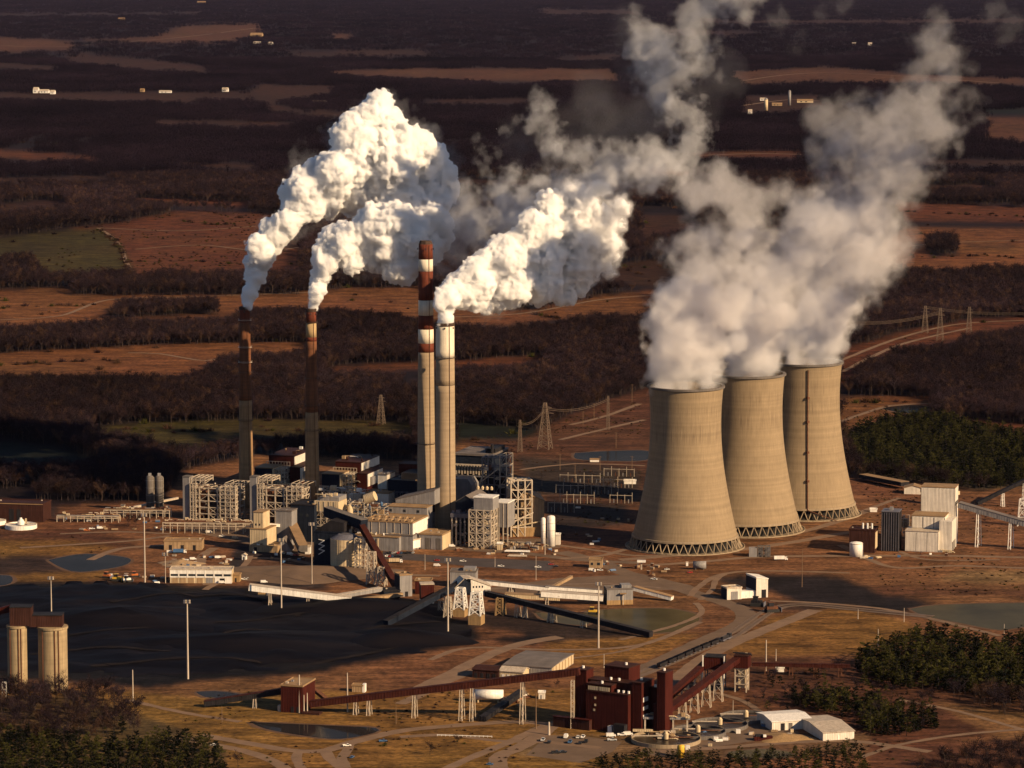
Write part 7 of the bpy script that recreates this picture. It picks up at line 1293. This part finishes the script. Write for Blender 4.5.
w4 = [(650,32,14),(655,45,17),(668,50,19),(682,55,18),(690,42,17),(672,68,15),(690,26,13),(700,14,14),(715,8,15),(732,0,15),(742,-12,15),(720,-18,18),(660,85,14),(648,72,12),(664,98,12),(700,60,14)]
body('wisp', puffs_world(shift(w4,0,0,1.4), YD+140, 0.1, 0.5, 9), 2.0, ['vapour_wisp','vapour_thin','vapour_thin','vapour_thin'], t, 2.6, 1.6, 16, False, None, 0.17, 0.68)
body('wisp', puffs_world([(482,147,8),(487,158,7),(478,162,7),(484,170,6),(497,152,6),(476,140,6),(505,130,6),(515,120,5)], YD+90, 0.1, 0.3, 11), 1.5, ['vapour_wisp','vapour_wisp','vapour_thin'], t, 2.8, 1.4, 18, False, None, 0.2, 0.68)
w5 = [(640,110,34),(610,120,34),(670,95,30),(700,90,26),(590,95,30),(640,70,30),(560,110,26),(520,150,28),(560,160,30),(610,140,30),(720,70,26),(690,110,26),(630,40,26)]
body('wisp', puffs_world(w5, YD+150, 0.1, 0.7, 12), 4.0, ['steam_haze']*4, t, 2.2, 1.3, 19, False, None, 0.22, 0.66)
body('wisp', puffs_world([(780,20,14),(800,35,12),(820,18,14),(840,8,12),(795,50,8),(990,10,16),(1010,25,14),(1005,40,10)], YD+120, 0.1, 0.5, 51), 2.4, ['steam_haze','steam_haze','vapour_wisp'], t, 2.4, 1.3, 52, False, None, 0.22, 0.68)
# cooling tower plumes
YT = [G(*p).y for p in TW]
q1 = [(728,320,14),(735,300,16),(722,345,12),(664,382,15),(685,384,15),(706,382,14),(662,368,18),(685,366,22),(708,366,19),(662,350,20),(684,344,24),(706,348,22),(668,328,22),(690,322,24),(712,330,20),(674,306,22),(696,300,24),(682,288,18),(716,310,20),(668,292,14),(735,340,12)]
q1b = [(705,275,26),(690,268,20),(725,290,26),(718,255,24),(740,270,26),(730,240,22),(712,225,16),(700,245,16),(745,250,22),(755,285,24)]
q1c = [(700,192,16),(714,185,18),(728,190,18),(740,198,16),(692,186,12),(726,176,12),(748,208,14),(735,212,16),(752,222,16),(765,200,12),(778,190,10),(725,225,14)]
t = plume('steam_plume', W(685,392,YT[0]), 'greyish steam plume rising from the nearest cooling tower, left of the others')
L4 = ['steam_mid','steam_body','steam_body','steam_body']
body('steam', puffs_world(shift(q1,0,2,1.05), YT[0], 0.1, 0.5, 21), 1.7, L4, t, 1.3, 1.7, 31, False, None, 0.13, 0.72)
body('steam', puffs_world(shift(q1b,0,0,1.35), YT[0], 0.5, 0.5, 22), 2.0, ['steam_wisp','steam_thin','steam_mid','steam_mid'], t, 2.1, 1.6, 32, False, None, 0.15, 0.71)
body('veil', puffs_world(shift(q1c,0,0,1.4), YT[0], 0.5, 0.5, 23), 1.9, ['steam_wisp','steam_thin','steam_thin','steam_mid'], t, 2.1, 1.6, 33, False, None, 0.15, 0.68)
q2 = [(738,372,13),(755,373,14),(770,371,12),(738,358,15),(755,354,18),(770,358,15),(742,342,16),(760,336,20),(748,326,15),(774,340,15),(768,320,18),(756,312,14)]
q2b = [(770,300,24),(752,300,18),(785,285,26),(775,270,22),(795,265,26),(790,300,22),(800,240,26),(782,245,18),(810,225,24),(765,282,18)]
t = plume('steam_plume', W(752,378,YT[1]), 'bright steam plume rising from the middle cooling tower')
body('steam', puffs_world(shift(q2,0,0,1.1), YT[1], 0.1, 0.5, 24), 1.5, ['steam_mid','steam_body','steam_body','steam_body'], t, 1.3, 1.7, 34, False, None, 0.13, 0.68)
body('steam', puffs_world(shift(q2b,0,0,1.35), YT[1], 0.5, 0.5, 25), 2.0, ['steam_wisp','steam_thin','steam_mid','steam_mid'], t, 2.1, 1.6, 35, False, None, 0.15, 0.71)
q3 = [(788,335,13),(782,318,14),(795,360,12),(812,361,14),(828,359,12),(796,345,14),(814,342,18),(832,344,14),(805,326,18),(826,324,20),(842,322,14),(835,306,18),(815,308,18),(850,305,14)]
q3b = [(840,285,26),(820,285,22),(858,275,24),(850,255,26),(872,255,24),(830,262,24),(888,250,18),(903,244,13),(868,235,26),(845,228,28),(820,235,24),(882,225,18),(914,240,8)]
q3c = [(850,205,30),(828,198,26),(872,195,28),(845,178,26),(892,180,22),(868,165,24),(825,172,20),(905,160,20),(810,205,18),(895,205,18)]
q3d = [(905,130,24),(925,115,24),(895,110,20),(930,90,20),(915,75,16),(935,60,17),(930,42,15),(942,32,13),(950,75,16),(958,105,16),(945,130,18),(925,150,18),(948,52,14),(870,135,20),(850,125,18),(838,140,18),(826,120,14),(858,108,14),(880,145,20),(842,100,10),(968,70,9),(965,92,9),(972,120,10)]
t = plume('steam_plume', W(812,366,YT[2]), 'tall fading steam plume from the farthest cooling tower, drifting to the upper right')
body('steam', puffs_world(shift(q3,0,0,1.1), YT[2], 0.1, 0.5, 26), 1.7, L4, t, 1.3, 1.7, 36, False, None, 0.13, 0.72)
body('steam', puffs_world(shift(q3b,0,0,1.3), YT[2], 0.5, 0.5, 27), 2.0, ['steam_wisp','steam_thin','steam_mid','steam_mid'], t, 2.1, 1.6, 37, False, None, 0.15, 0.71)
body('veil', puffs_world(shift(q3c,0,0,1.3), YT[2]+20, 0.2, 0.5, 29), 2.2, ['steam_wisp','steam_thin','steam_thin','steam_thin'], t, 2.1, 1.6, 39, False, None, 0.15, 0.68)
body('veil', puffs_world(shift(q3d,0,0,1.35), YT[2]+30, 0.2, 0.5, 30), 2.2, ['steam_wisp','steam_wisp','steam_thin','steam_thin'], t, 2.1, 1.6, 40, False, None, 0.15, 0.68)
# ---------------------------------------------------------------- the air between here and the horizon
hm = bpy.data.materials.new('haze_air'); hm.use_nodes = True; hm.node_tree.nodes.clear()
ho = hm.node_tree.nodes.new('ShaderNodeOutputMaterial'); hv = hm.node_tree.nodes.new('ShaderNodeVolumePrincipled'); hv.inputs['Density'].default_value = 1.1e-6
hv.inputs['Color'].default_value = (0.55,0.56,1.0,1); hm.node_tree.links.new(hv.outputs[0], ho.inputs['Volume'])
hb = MB().box(-150000,150000,-3000,125000,-20,CAM_H+40).build('haze', hm); tag(hb, kind='stuff')
